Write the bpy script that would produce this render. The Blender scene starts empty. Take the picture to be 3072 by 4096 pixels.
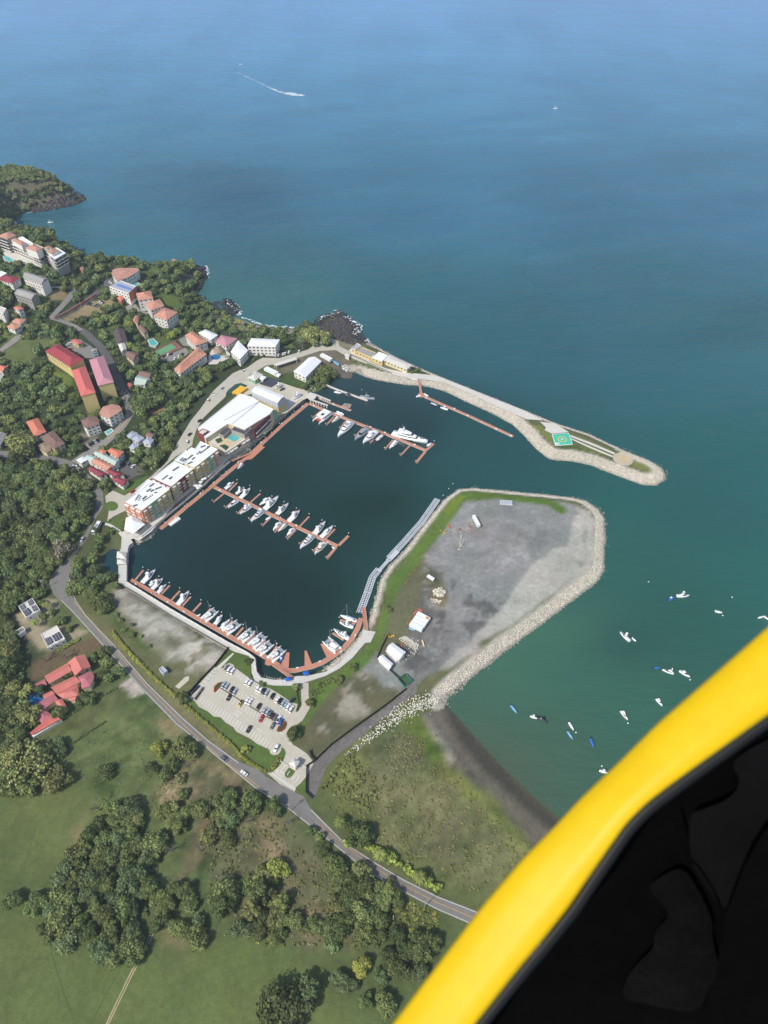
import bpy, bmesh, math, random
import numpy as np
from mathutils import Vector, noise
from mathutils.geometry import tessellate_polygon
OR = ['first','second','third','fourth','fifth','sixth','seventh','eighth','ninth','tenth','eleventh','twelfth','thirteenth','fourteenth','fifteenth','sixteenth']
random.seed(7); rng = np.random.default_rng(7)
sc = bpy.context.scene; COL = sc.collection
# ---------------- camera (aboard a helicopter at 360 m), world, sun, exposure
CAM_H = 360.0; TILT = math.radians(44.75); FPX = 2850.0
cd = bpy.data.cameras.new('camera'); cam = bpy.data.objects.new('camera', cd); COL.objects.link(cam)
cam.location = (0, 0, CAM_H); cam.rotation_euler = (math.pi/2 - TILT, 0, 0)
cd.sensor_fit = 'VERTICAL'; cd.sensor_height = 36; cd.lens = FPX/4096*36
cd.clip_start = 0.05; cd.clip_end = 30000
cd.dof.use_dof = True; cd.dof.focus_distance = 500; cd.dof.aperture_fstop = 5.0
sc.camera = cam
SUN_EL = math.radians(48); SUN_AZ = math.atan2(1.0, 1.0)          # direction in which the light travels, over the ground
Ldir = Vector((math.cos(SUN_EL)*math.cos(SUN_AZ), math.cos(SUN_EL)*math.sin(SUN_AZ), -math.sin(SUN_EL)))
sl = bpy.data.lights.new('sun', 'SUN'); sl.energy = 3.5; sl.angle = math.radians(.5); sl.color = (1, .955, .88)
so = bpy.data.objects.new('sun', sl); COL.objects.link(so); so.rotation_euler = Ldir.to_track_quat('-Z', 'Y').to_euler()
w = bpy.data.worlds.new('World'); sc.world = w; w.use_nodes = True
nt = w.node_tree; bg = nt.nodes['Background']; sk = nt.nodes.new('ShaderNodeTexSky'); sk.sky_type = 'NISHITA'
sk.sun_disc = False; sk.sun_elevation = SUN_EL; sk.sun_rotation = math.atan2(-Ldir.x, -Ldir.y); sk.dust_density = 1.6; sk.air_density = 1.0
nt.links.new(sk.outputs[0], bg.inputs[0]); bg.inputs[1].default_value = .138
sc.view_settings.view_transform = 'Standard'; sc.view_settings.look = 'None'
sc.view_settings.exposure = 0.1; sc.view_settings.gamma = 1
# ---------------- from places measured in the photograph to places on the ground
CR = dict(a=(0,600,.46293),b=(700,1000,.46293),c=(0,1500,.46293),d=(1200,1200,.46293),e=(450,2200,.46293),f=(1150,2200,.46293),g=(1900,1700,.46293),h=(0,2300,.36166),i=(0,2900,.5425),j=(850,2900,.5425),l=(1500,2400,.94756),m=(750,1880,.42194),n=(1950,2300,.67631),o=(450,1500,.36166),q=(0,900,.31344),r=(740,2640,.30139),x=(1060,3000,.14467),y=(1560,2420,.14467),z=(0,0,1.85172),s=(2180,1710,.08439),t=(1380,1350,.19289),u=(830,1000,.34358))
cT, sT = math.cos(TILT), math.sin(TILT)
def ray(c, p):
    a = CR[c]; u = (a[0]+p[0]*a[2]-1536)/FPX; v = -(a[1]+p[1]*a[2]-2048)/FPX
    return (u, cT+v*sT, -sT+v*cT)
def at(c, p, z=0.0):
    r = ray(c, p); t = (z-CAM_H)/r[2]; return (r[0]*t, r[1]*t)
def ats(c, pts, z=0.0): return [at(c, p, z) for p in pts]
def srgb(r, g, b, k=1.0):
    f = lambda x: (x/12.92 if x <= .04045 else ((x+.055)/1.055)**2.4)
    return (f(r/255)*k, f(g/255)*k, f(b/255)*k)
# ---------------- materials
MATS = {}
def principled(name):
    m = bpy.data.materials.new(name); m.use_nodes = True; return m, m.node_tree, m.node_tree.nodes['Principled BSDF']
def mat(name, col, rough=.6, metal=0., var=.12, scale=.6, bump=0., bscale=3., attr=False, objvar=0., spec=.4, coat=0., dirt=0.):
    """base colour x attribute x two noises x per object brightness, all belonging to the surface itself"""
    if name in MATS: return MATS[name]
    m, t, b = principled(name); N, L = t.nodes, t.links
    b.inputs['Roughness'].default_value = rough; b.inputs['Metallic'].default_value = metal
    b.inputs['Specular IOR Level'].default_value = spec; b.inputs['Coat Weight'].default_value = coat
    tc = N.new('ShaderNodeNewGeometry'); pos = tc.outputs['Position']
    rgb = N.new('ShaderNodeRGB'); rgb.outputs[0].default_value = (*col, 1); cur = rgb.outputs[0]
    if attr:
        at_ = N.new('ShaderNodeAttribute'); at_.attribute_name = 'Col'
        mx = N.new('ShaderNodeMix'); mx.data_type = 'RGBA'; mx.blend_type = 'MULTIPLY'; mx.inputs[0].default_value = 1
        L.new(cur, mx.inputs[6]); L.new(at_.outputs['Color'], mx.inputs[7]); cur = mx.outputs[2]
    def mul(sock, cur):
        mx = N.new('ShaderNodeVectorMath'); mx.operation = 'SCALE'; L.new(cur, mx.inputs[0]); L.new(sock, mx.inputs['Scale']); return mx.outputs[0]
    if var:
        for sc_, amt in ((scale, var), (scale*.13, var*.9), (scale*5, var*.8)):
            n = N.new('ShaderNodeTexNoise'); n.inputs['Scale'].default_value = sc_; n.inputs['Detail'].default_value = 5; n.inputs['Roughness'].default_value = .65
            L.new(pos, n.inputs['Vector'])
            r = N.new('ShaderNodeMapRange'); r.inputs[1].default_value = .3; r.inputs[2].default_value = .7; r.inputs[3].default_value = 1-amt; r.inputs[4].default_value = 1+amt
            L.new(n.outputs[0], r.inputs[0]); cur = mul(r.outputs[0], cur)
    if dirt:
        n = N.new('ShaderNodeTexNoise'); n.inputs['Scale'].default_value = .25; n.inputs['Detail'].default_value = 8; n.inputs['Roughness'].default_value = .75; L.new(pos, n.inputs['Vector'])
        r = N.new('ShaderNodeMapRange'); r.inputs[1].default_value = .55; r.inputs[2].default_value = .75; r.inputs[3].default_value = 1; r.inputs[4].default_value = 1-dirt
        L.new(n.outputs[0], r.inputs[0]); cur = mul(r.outputs[0], cur)
    if objvar:
        oi = N.new('ShaderNodeObjectInfo'); r = N.new('ShaderNodeMapRange'); r.inputs[3].default_value = 1-objvar; r.inputs[4].default_value = 1+objvar
        L.new(oi.outputs['Random'], r.inputs[0]); cur = mul(r.outputs[0], cur)
        # slight hue shift from one plant to the next
        hs = N.new('ShaderNodeHueSaturation'); mm = N.new('ShaderNodeMath'); mm.operation = 'MULTIPLY'; mm.inputs[1].default_value = 7.31; fr = N.new('ShaderNodeMath'); fr.operation = 'FRACT'
        L.new(oi.outputs['Random'], mm.inputs[0]); L.new(mm.outputs[0], fr.inputs[0])
        r2 = N.new('ShaderNodeMapRange'); r2.inputs[3].default_value = .475; r2.inputs[4].default_value = .515; L.new(fr.outputs[0], r2.inputs[0]); L.new(r2.outputs[0], hs.inputs['Hue'])
        L.new(cur, hs.inputs['Color']); cur = hs.outputs[0]
    L.new(cur, b.inputs['Base Color'])
    if bump:
        n = N.new('ShaderNodeTexNoise'); n.inputs['Scale'].default_value = bscale; n.inputs['Detail'].default_value = 6; n.inputs['Roughness'].default_value = .7; L.new(pos, n.inputs['Vector'])
        bp = N.new('ShaderNodeBump'); bp.inputs['Strength'].default_value = 1; bp.inputs['Distance'].default_value = bump; L.new(n.outputs[0], bp.inputs['Height']); L.new(bp.outputs[0], b.inputs['Normal'])
    MATS[name] = m; return m
def M(key, col=None, **k): return MATS[key] if key in MATS else mat(key, col, **k)
# ---------------- meshes and objects
class MB:
    def __init__(s): s.v = []; s.f = []
    def add(s, v, f):
        o = len(s.v); s.v += [tuple(p) for p in v]; s.f += [tuple(i+o for i in q) for q in f]; return s
    def box(s, x0, y0, z0, x1, y1, z1):
        return s.prism([(x0,y0),(x1,y0),(x1,y1),(x0,y1)], z0, z1)
    def prism(s, poly, z0, z1):
        n = len(poly)
        if area(poly) < 0: poly = poly[::-1]
        v = [(p[0],p[1],z0) for p in poly]+[(p[0],p[1],z1) for p in poly]
        f = [(i,(i+1)%n,(i+1)%n+n,i+n) for i in range(n)]
        f.append(tuple(range(n-1,-1,-1))); f.append(tuple(range(n,2*n)))
        return s.add(v, f)
    def obox(s, c, d, L, W, z0, z1):              # oriented box centred on c, length L along unit d
        n = (-d[1], d[0]); p = []
        for a, b in ((-1,-1),(1,-1),(1,1),(-1,1)): p.append((c[0]+d[0]*a*L/2+n[0]*b*W/2, c[1]+d[1]*a*L/2+n[1]*b*W/2))
        return s.prism(p, z0, z1)
    def tube(s, a, b, r0, r1=None, n=6):
        r1 = r0 if r1 is None else r1; a, b = Vector(a), Vector(b); d = (b-a).normalized()
        u = d.orthogonal().normalized(); w_ = d.cross(u); v = []
        for c, r in ((a, r0), (b, r1)):
            for k in range(n): t = 2*math.pi*k/n; v.append(c+(u*math.cos(t)+w_*math.sin(t))*r)
        f = [(k,(k+1)%n,(k+1)%n+n,k+n) for k in range(n)]+[tuple(range(n-1,-1,-1)), tuple(range(n,2*n))]
        return s.add(v, f)
    def loft(s, rings, cap=True, closed=True):
        n = len(rings[0]); v = [p for r in rings for p in r]; f = []
        for i in range(len(rings)-1):
            for k in range(n if closed else n-1): f.append((i*n+k, i*n+(k+1)%n, (i+1)*n+(k+1)%n, (i+1)*n+k))
        if cap: f.append(tuple(range(n-1,-1,-1))); f.append(tuple(range((len(rings)-1)*n, len(rings)*n)))
        return s.add(v, f)
    def ball(s, c, r, n=6, m=4, sz=1.):
        rings = []
        for i in range(m+1):
            t = math.pi*(i+.08)/(m+.16); rings.append([(c[0]+r*math.sin(t)*math.cos(2*math.pi*k/n), c[1]+r*math.sin(t)*math.sin(2*math.pi*k/n), c[2]-r*sz*math.cos(t)) for k in range(n)])
        return s.loft(rings)
    def mesh(s, name, m=None, smooth=False):
        me = bpy.data.meshes.new(name); me.from_pydata(s.v, [], s.f)
        bm = bmesh.new(); bm.from_mesh(me); bmesh.ops.recalc_face_normals(bm, faces=bm.faces); bm.to_mesh(me); bm.free()
        if m: me.materials.append(m)
        if smooth: me.polygons.foreach_set('use_smooth', [True]*len(me.polygons))
        return me
def area(p): return sum(p[i][0]*p[(i+1)%len(p)][1]-p[(i+1)%len(p)][0]*p[i][1] for i in range(len(p)))/2
def npmesh(name, V, F, m, col=None, smooth=False):
    me = bpy.data.meshes.new(name); V = np.asarray(V, np.float32); F = np.asarray(F, np.int32); k = F.shape[1]
    me.vertices.add(len(V)); me.vertices.foreach_set('co', V.ravel())
    me.loops.add(F.size); me.loops.foreach_set('vertex_index', F.ravel())
    me.polygons.add(len(F)); me.polygons.foreach_set('loop_start', np.arange(0, F.size, k, dtype=np.int32))
    me.update(calc_edges=True)
    if smooth: me.polygons.foreach_set('use_smooth', np.ones(len(F), bool))
    if col is not None:
        ca = me.color_attributes.new('Col', 'FLOAT_COLOR', 'POINT'); c4 = np.ones((len(V), 4), np.float32); c4[:, :col.shape[1]] = col; ca.data.foreach_set('color', c4.ravel())
    me.materials.append(m); me.validate(); return me
def obj(name, me, parent=None, loc=None, rot=None, scale=None):
    o = bpy.data.objects.new(name, me); COL.objects.link(o); o.parent = parent
    if loc is not None: o.location = loc
    if rot is not None: o.rotation_euler = (0, 0, rot) if not hasattr(rot, '__len__') else rot
    if scale is not None: o.scale = (scale,)*3 if not hasattr(scale, '__len__') else scale
    return o
def tag(o, label, cat, group=None):
    o['label'] = label; o['category'] = cat
    if group: o['group'] = group
    return o
def empty(name, loc, rot=0, label=None, cat=None, group=None):
    o = obj(name, None, None, loc, rot); o.empty_display_size = 1
    if label: tag(o, label, cat, group)
    return o
def struct(o, kind='structure'): o['kind'] = kind; return o
def nrm(a, b):
    L = math.hypot(b[0]-a[0], b[1]-a[1]) or 1; return ((b[0]-a[0])/L, (b[1]-a[1])/L), L
# ---------------- coast and terrain
_C = []            # coastline vertices: (world xy, width of the rock armour along the stretch that starts there)
def coast(c, pts, wd):
    for p in pts: _C.append((at(c, p, 0), wd))
coast('z', [(-500,290),(-100,345),(0,388),(60,392),(120,402),(160,418),(180,430),(165,437),(130,448),(100,451),(70,456),(45,462),(33,475),(31,490),(36,508),(60,522),(100,524),(140,530),(165,550),(200,574),(250,575),(310,575),(345,588),(385,582),(423,576),(438,582),(439,596)], 0)
coast('z', [(423,617),(419,635),(453,660),(470,674),(518,687),(548,700),(590,706),(645,708)], 0)
coast('z', [(685,700),(692,687),(715,682),(735,677),(753,687),(775,710),(768,725),(793,737)], 0)
coast('z', [(798,740),(838,763),(888,788),(938,809),(1010,838),(1070,862),(1140,890),(1200,915),(1271,938)], 4)
coast('z', [(1346,973),(1401,995),(1426,1010),(1436,1025),(1433,1038),(1416,1048),(1386,1047),(1326,1025),(1276,1005),(1238,997),(1186,992),(1156,968),(1136,945),(1108,918),(1063,893),(1018,873),(960,845),(923,835),(868,830),(818,822),(788,814)], 9.5)
coast('z', [(765,803),(758,820),(720,813),(703,838),(690,834)], 0)
coast('z', [(678,820),(703,837),(680,848)], 0)
coast('z', [(665,846),(660,866),(618,897),(578,932),(538,970)], 8)
coast('z', [(503,994),(478,1015),(440,1050),(378,1093),(327,1160)], 3.5)
coast('z', [(297,1176),(286,1174),(276,1182),(274,1190),(274,1220),(272,1257),(300,1275),(400,1337),(493,1395),(543,1418),(552,1428)], 0)
coast('z', [(554,1453),(568,1463),(600,1468),(628,1468)], 3.5)
coast('z', [(638,1463),(668,1459)], 0)
coast('z', [(703,1443),(741,1413),(771,1380),(783,1363),(796,1343),(811,1293),(821,1253),(841,1223),(871,1193),(898,1158),(935,1110),(960,1080),(990,1058)], 3.6)
coast('z', [(1026,1055),(1101,1062),(1176,1069),(1231,1075)], 4.8)
coast('z', [(1266,1083),(1291,1100),(1305,1120),(1306,1168),(1303,1233),(1291,1255),(1251,1285),(1176,1343),(1101,1398),(1063,1428),(1031,1453),(991,1483),(961,1510)], 7.5)
coast('z', [(965,1520),(1004,1562),(1040,1603),(1091,1659),(1158,1721),(1209,1762),(1290,1830),(1400,1900),(1750,2050),(1900,2600),(-300,2600),(-900,2000),(-900,800)], 0)
CP = np.array([c[0] for c in _C]); CW = np.array([c[1] for c in _C], float)
LAG = np.array(ats('c', [(1036,1515),(960,1500),(890,1560),(880,1620),(930,1720),(1022,1715)]))    # the canal pool behind the gazebo bridge
def segdist(X, Y, P, closed=True):
    d = np.full(X.shape, 1e9); k = np.zeros(X.shape, int); n = len(P)
    for i in range(n if closed else n-1):
        a = P[i]; b = P[(i+1) % n]; ab = b-a; t = np.clip(((X-a[0])*ab[0]+(Y-a[1])*ab[1])/max(ab@ab, 1e-9), 0, 1)
        e = np.hypot(X-a[0]-t*ab[0], Y-a[1]-t*ab[1]); mm = e < d; d[mm] = e[mm]; k[mm] = i
    return d, k
def inside(X, Y, P):
    r = np.zeros(X.shape, bool); n = len(P)
    for i in range(n):
        x1, y1 = P[i]; x2, y2 = P[(i+1) % n]
        if y1 == y2: continue
        c = ((y1 > Y) != (y2 > Y)) & (X < (x2-x1)*(Y-y1)/(y2-y1)+x1); r ^= c
    return r
GX0, GX1, GY0, GY1, GS = -660., 300., 30., 1170., 2.2
gx = np.arange(GX0, GX1, GS); gy = np.arange(GY0, GY1, GS); X, Y = np.meshgrid(gx, gy)
dc, kc = segdist(X, Y, CP); SD = np.where(inside(X, Y, CP), dc, -dc)
dl, _ = segdist(X, Y, LAG); SD = np.minimum(SD, np.where(inside(X, Y, LAG), -dl, dl))
def smooth(e0, e1, x): t = np.clip((x-e0)/(e1-e0), 0, 1); return t*t*(3-2*t)
HILLS = [(40,556,24,62),(150,600,15,50),(0,640,22,60),(270,600,13,42),(405,592,13,36),(60,402,17,70),(0,415,24,90),(-120,520,30,120),(135,790,11,46),(60,720,12,60),(290,655,7,36),(200,700,8,50),(330,600,10,40)]
HH = np.zeros_like(X)
for zx, zy, h, r in HILLS:
    c = at('z', (zx, zy), h*.9); HH += (h*np.exp(-((X-c[0])**2+(Y-c[1])**2)/(2*r*r)))**2.5
HH = HH**(1/2.5)
def fbm(X, Y, s, seed=0, o=4):
    """smooth value noise on arrays"""
    out = np.zeros(X.shape); amp = 1; tot = 0
    for k in range(o):
        g = np.random.default_rng(seed*17+k).random((128, 128)); u = (X/s*2**k+1000) ; v = (Y/s*2**k+1000)
        i = np.floor(u).astype(int); j = np.floor(v).astype(int); fu = u-i; fv = v-j; fu = fu*fu*(3-2*fu); fv = fv*fv*(3-2*fv)
        a = g[i % 128, j % 128]; b = g[(i+1) % 128, j % 128]; c = g[i % 128, (j+1) % 128]; d = g[(i+1) % 128, (j+1) % 128]
        out += amp*((a*(1-fu)+b*fu)*(1-fv)+(c*(1-fu)+d*fu)*fv); tot += amp; amp *= .55
    return out/tot
BEACH = [ats('z', [(28,450),(45,470),(45,520),(20,520),(15,470)]), ats('z', [(405,640),(440,640),(475,655),(520,665),(560,685),(650,695),(668,700),(672,712),(640,722),(560,722),(470,700)]),
         ats('z', [(955,1512),(985,1530),(1030,1580),(1170,1710),(1300,1820),(1260,1900),(1100,1800),(1000,1640),(925,1540)]), ats('z', [(700,820),(715,790),(760,780),(785,800),(768,815),(745,835)]),
         ats('z', [(665,690),(735,665),(800,700),(810,745),(760,745),(700,720)])]
bf = np.zeros_like(X)
for k, B in enumerate(BEACH):
    d, _ = segdist(X, Y, np.array(B)); bf = np.maximum(bf, smooth(-14, 2, np.where(inside(X, Y, B), d, -d)))
slope = .42*(1-bf)+.075*bf
GZ = 3.2
base = np.where(SD > 0, np.minimum(SD*slope, GZ), np.maximum(SD*.45, -4))
cl = smooth(0, 26, SD)
H0 = base+HH*cl*smooth(1.5, 9, HH+2*cl)
rough_ = (fbm(X, Y, 26, 3)-.5)*smooth(3, 14, HH)*6*cl
H0 = H0+rough_
def hsample(x, y):
    x = np.asarray(x, float); y = np.asarray(y, float)
    u = np.clip((x-GX0)/GS, 0, len(gx)-1.001); v = np.clip((y-GY0)/GS, 0, len(gy)-1.001); i = u.astype(int); j = v.astype(int); fu = u-i; fv = v-j
    return (H0[j, i]*(1-fu)+H0[j, i+1]*fu)*(1-fv)+(H0[j+1, i]*(1-fu)+H0[j+1, i+1]*fu)*fv
def hz(x, y): return float(hsample(x, y))
_ts = np.linspace(0, 1, 420)
def R(c, p, off=0.0):
    """the spot where the line of sight meets the ground (plus off metres)"""
    r = ray(c, p); t0 = (75+off-CAM_H)/r[2]; t1 = (-.5+off-CAM_H)/r[2]; t = t0+(t1-t0)*_ts
    x, y, z = r[0]*t, r[1]*t, CAM_H+r[2]*t; g = np.maximum(hsample(x, y), 0)+off; k = np.argmax(z <= g)
    if k == 0: k = 1
    d0 = z[k-1]-g[k-1]; d1 = z[k]-g[k]; f = d0/(d0-d1) if d0 != d1 else 0
    return (x[k-1]+(x[k]-x[k-1])*f, y[k-1]+(y[k]-y[k-1])*f, z[k-1]+(z[k]-z[k-1])*f)
def RS(c, pts, off=0.0): return [R(c, p, off)[:2] for p in pts]
# ---- what covers the ground, region by region
G0 = srgb(92,100,62)
CC = np.tile(np.array(G0), X.shape+(1,)).reshape(X.shape+(3,))
nx = (fbm(X, Y, 9, 11)-.5)*2; ny = (fbm(X, Y, 9, 12)-.5)*2
def paint(c, pts, col, wob=4., soft=3., mix=1., patch=None, hill=False):
    P = np.array(RS(c, pts) if hill else ats(c, pts, GZ)); x0, y0 = P.min(0)-20; x1, y1 = P.max(0)+20
    i0, i1 = np.searchsorted(gx, (x0, x1)); j0, j1 = np.searchsorted(gy, (y0, y1))
    sl_ = (slice(j0, j1), slice(i0, i1)); xs, ys = X[sl_]+nx[sl_]*wob, Y[sl_]+ny[sl_]*wob
    if xs.size == 0: return
    d, _ = segdist(xs, ys, P); d = np.where(inside(xs, ys, P), d, -d); a = smooth(-soft/2, soft/2, d)*mix
    if patch: a = a*smooth(patch[1]-.06, patch[1]+.06, fbm(xs, ys, patch[0], patch[2]))
    CC[sl_] = CC[sl_]*(1-a[..., None])+np.array(col)*a[..., None]
# hillside soil and undergrowth
paint('z', [(-900,300),(200,380),(440,560),(480,690),(700,700),(700,760),(560,790),(400,960),(330,1030),(215,1060),(150,1200),(100,1320),(90,1560),(0,1700),(-900,1700)], srgb(62,72,46), 5, 8)
# fields at the bottom
paint('z', [(-400,1560),(120,1540),(260,1440),(330,1500),(480,1680),(640,1800),(900,1960),(1100,2080),(1100,2500),(-400,2500)], srgb(88,100,60), 4, 6)
paint('z', [(-400,1700),(60,1690),(230,1700),(210,1880),(130,1930),(0,1900),(-400,1900)], srgb(94,105,60), 6, 12)
paint('z', [(-400,1880),(130,1930),(300,2020),(330,2080),(560,2020),(720,2120),(760,2212),(700,2500),(-400,2500)], srgb(94,106,60), 6, 12)
paint('z', [(440,1640),(520,1690),(640,1780),(900,1960),(760,2050),(500,2000),(420,1800),(380,1700)], srgb(96,97,68), 6, 12)
for q in ([(340,1700),(372,1660),(420,1640),(440,1700),(400,1730),(350,1730)], [(415,1640),(470,1640),(560,1700),(530,1740),(470,1700)], [(330,1560),(420,1520),(430,1560),(380,1590)], [(520,1760),(600,1780),(620,1860),(560,1850)], [(360,2010),(410,1985),(460,2010),(400,2040)], [(150,1800),(172,1770),(180,1810),(160,1830)], [(640,1990),(690,1930),(720,2000),(690,2030)]):
    paint('z', q, srgb(138,122,92), 5, 9, .7, (7, .42, 5))
paint('i', [(1540,560),(1659,600),(1560,800),(1420,1080),(1200,1320),(1110,1340),(1320,1080),(1440,800)], srgb(112,96,76), 3, 7, .8)
paint('i', [(1050,600),(1200,400),(1330,420),(1330,560),(1150,620)], srgb(128,116,88), 3, 4, .85, (4, .4, 4))
# fenced strips beside the road
paint('h', [(760,170),(830,300),(950,440),(1140,460),(1220,600),(1659,1040),(1659,1140),(1150,640),(940,450),(800,290)], srgb(112,110,76), 1, 3)
paint('e', [(0,700),(300,1040),(540,1270),(640,1320),(900,1560),(1120,1790),(1090,1830),(830,1640),(600,1440),(300,1150),(0,800)], srgb(114,112,76), 1.5, 3)
# bare plot south of the basin
paint('e', [(20,300),(130,300),(500,560),(1000,850),(880,1010),(640,1270),(560,1260),(330,1040),(0,690),(0,330)], srgb(98,100,66), 2, 5)
paint('e', [(0,330),(130,310),(500,570),(990,850),(880,1000),(760,1060),(560,1030),(420,860),(300,760),(200,640),(60,480)], srgb(142,138,124), 4, 12, .95, (16, .34, 9))
paint('e', [(0,330),(130,310),(500,570),(990,850),(880,1000),(760,1060),(560,1030),(420,860),(300,760),(200,640),(60,480)], srgb(172,168,156), 3, 8, .9, (7, .50, 21))
paint('e', [(450,700),(560,720),(600,800),(520,850),(450,800)], srgb(84,88,62), 4, 6, .8)
paint('e', [(0,500),(100,640),(330,830),(330,900),(120,740),(0,640)], srgb(74,92,44), 3, 4, .9)
# right of the car park, marsh field, reclaimed ground
paint('f', [(40,1640),(130,1500),(260,1300),(400,1180),(620,1030),(760,940),(1030,1200),(840,1360),(600,1530),(380,1690),(190,1880),(190,1740),(60,1660)], srgb(96,94,70), 4, 8)
paint('f', [(400,1180),(700,1010),(960,1140),(980,1220),(700,1400),(560,1480),(430,1400)], srgb(160,152,138), 4, 7, .85, (10, .52, 31))
paint('f', [(230,1480),(420,1450),(500,1580),(350,1680),(240,1640)], srgb(150,144,130), 4, 7, .7, (8, .6, 32))
paint('z', [(760,1590),(880,1500),(930,1530),(960,1580),(1000,1650),(1080,1720),(1180,1830),(1130,1880),(1040,1960),(880,1880),(720,1740),(690,1680)], srgb(96,102,58), 4, 8)
paint('z', [(840,1560),(900,1560),(920,1650),(880,1700),(800,1690),(790,1620)], srgb(92,96,68), 6, 14, .9)
paint('z', [(780,1700),(960,1660),(1080,1740),(1150,1830),(1060,1940),(900,1860),(790,1780)], srgb(104,106,72), 6, 16, .95)
paint('z', [(930,1650),(965,1640),(1090,1740),(1170,1820),(1140,1860),(1050,1760)], srgb(118,122,66), 4, 8, .9)
paint('z', [(870,1500),(920,1520),(945,1600),(960,1640),(930,1650),(900,1590),(850,1560)], srgb(92,106,48), 3, 5, .9)
# beach of the cove: dry then wet sand
paint('z', [(915,1545),(960,1506),(1004,1562),(1040,1603),(1091,1659),(1158,1721),(1240,1790),(1300,1900),(1170,1880),(1140,1810),(1080,1730),(1010,1680),(970,1640),(955,1600)], srgb(108,102,88), 2.5, 6)
paint('z', [(955,1518),(965,1512),(1010,1562),(1046,1603),(1095,1657),(1160,1720),(1240,1790),(1200,1800),(1120,1730),(1040,1660),(985,1590)], srgb(70,68,60), 2, 7)
paint('z', [(912,1540),(925,1535),(962,1590),(985,1640),(975,1660),(950,1620)], srgb(140,134,120), 2, 4, .8)
# reclaimed ground
paint('z', [(790,1400),(800,1330),(850,1240),(900,1180),(960,1090),(1000,1068),(1101,1074),(1176,1080),(1240,1090),(1275,1110),(1283,1160),(1280,1220),(1230,1260),(1100,1340),(1000,1410),(880,1490),(830,1480),(760,1430)], srgb(136,137,133), 2, 4)
paint('z', [(800,1330),(850,1240),(900,1180),(930,1150),(920,1220),(960,1260),(950,1300),(900,1330),(890,1400),(840,1420),(770,1420)], srgb(98,98,68), 5, 9, .92)
paint('z', [(905,1330),(960,1320),(1000,1370),(960,1440),(880,1490),(860,1450),(880,1420)], srgb(116,114,110), 5, 8, .8)
paint('z', [(920,1230),(1100,1300),(1000,1400),(870,1460),(850,1440),(900,1340)], srgb(84,84,82), 5, 7, .75, (9, .53, 41))
paint('g', [(870,780),(1000,740),(1005,900),(990,1200),(700,1440),(330,1720),(0,1900),(0,1820),(310,1500),(330,1420),(520,1180),(700,1065),(800,1050),(830,900)], srgb(172,169,159), 1.5, 3)
paint('g', [(930,780),(1000,780),(1000,1200),(900,1260),(880,1200),(950,1100)], srgb(120,118,110), 2, 4, .7, (5, .45, 6))
paint('f', [(1659,740),(1659,870),(1500,960),(1390,1040),(1310,1040),(1350,990),(1500,860)], srgb(164,160,152), 1.5, 3)
paint('z', [(900,1180),(960,1090),(1000,1068),(1200,1085),(1232,1110),(1225,1150),(1185,1180),(1140,1215),(1080,1275),(1030,1330),(980,1370),(880,1490),(830,1480),(920,1300)], srgb(116,115,110), 3, 10, .35, (11, .54, 44))
paint('z', [(900,1180),(960,1090),(1000,1068),(1200,1085),(1225,1150),(1140,1215),(1030,1330),(880,1490),(830,1480),(920,1300)], srgb(160,160,154), 2, 6, .5, (4.5, .63, 45))
paint('z', [(1244,1092),(1276,1105),(1290,1130),(1288,1230),(1240,1270),(1100,1372),(1010,1440),(960,1480),(930,1490),(1060,1385),(1200,1285),(1262,1220),(1270,1150)], srgb(176,172,160), 1.5, 4, .8)
paint('f', [(1230,1100),(1380,1030),(1300,1110),(1100,1290),(1000,1380),(960,1340),(1120,1230)], srgb(112,106,76), 2, 4)
paint('f', [(1200,160),(1330,190),(1330,230),(1280,310),(1220,280)], srgb(80,84,62), 3, 4, .8)
paint('f', [(1240,330),(1330,310),(1390,420),(1330,520),(1250,460)], srgb(118,108,70), 3, 4, .8)
LAWN = srgb(92,114,52)
paint('f', [(200,1140),(330,1100),(460,1050),(560,950),(700,830),(760,710),(740,640),(780,480),(830,330),(900,220),(1000,100),(1080,0),(1200,0),(1150,110),(1050,220),(960,330),(900,480),(870,640),(800,850),(640,1030),(450,1150),(350,1240),(200,1450),(100,1600),(40,1660),(20,1560),(130,1500),(190,1370),(200,1200)], LAWN, 1.5, 3)
paint('d', [(900,2212),(1000,2090),(1150,1900),(1280,1740),(1380,1670),(1500,1652),(1659,1660),(1659,1710),(1430,1740),(1350,1850),(1250,1990),(1130,2120),(1050,2230)], LAWN, 1, 3)
paint('g', [(0,575),(300,600),(640,640),(720,680),(790,720),(790,760),(740,765),(640,700),(400,665),(200,640),(0,650)], srgb(84,108,40), 1, 3)
paint('d', [(1280,1740),(1380,1680),(1440,1690),(1340,1800),(1290,1850),(1240,1830)], srgb(120,136,44), 2, 5, .8)
paint('f', [(740,640),(780,480),(830,330),(850,350),(810,560),(760,700)], srgb(96,84,62), 1, 3, .9)
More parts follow.
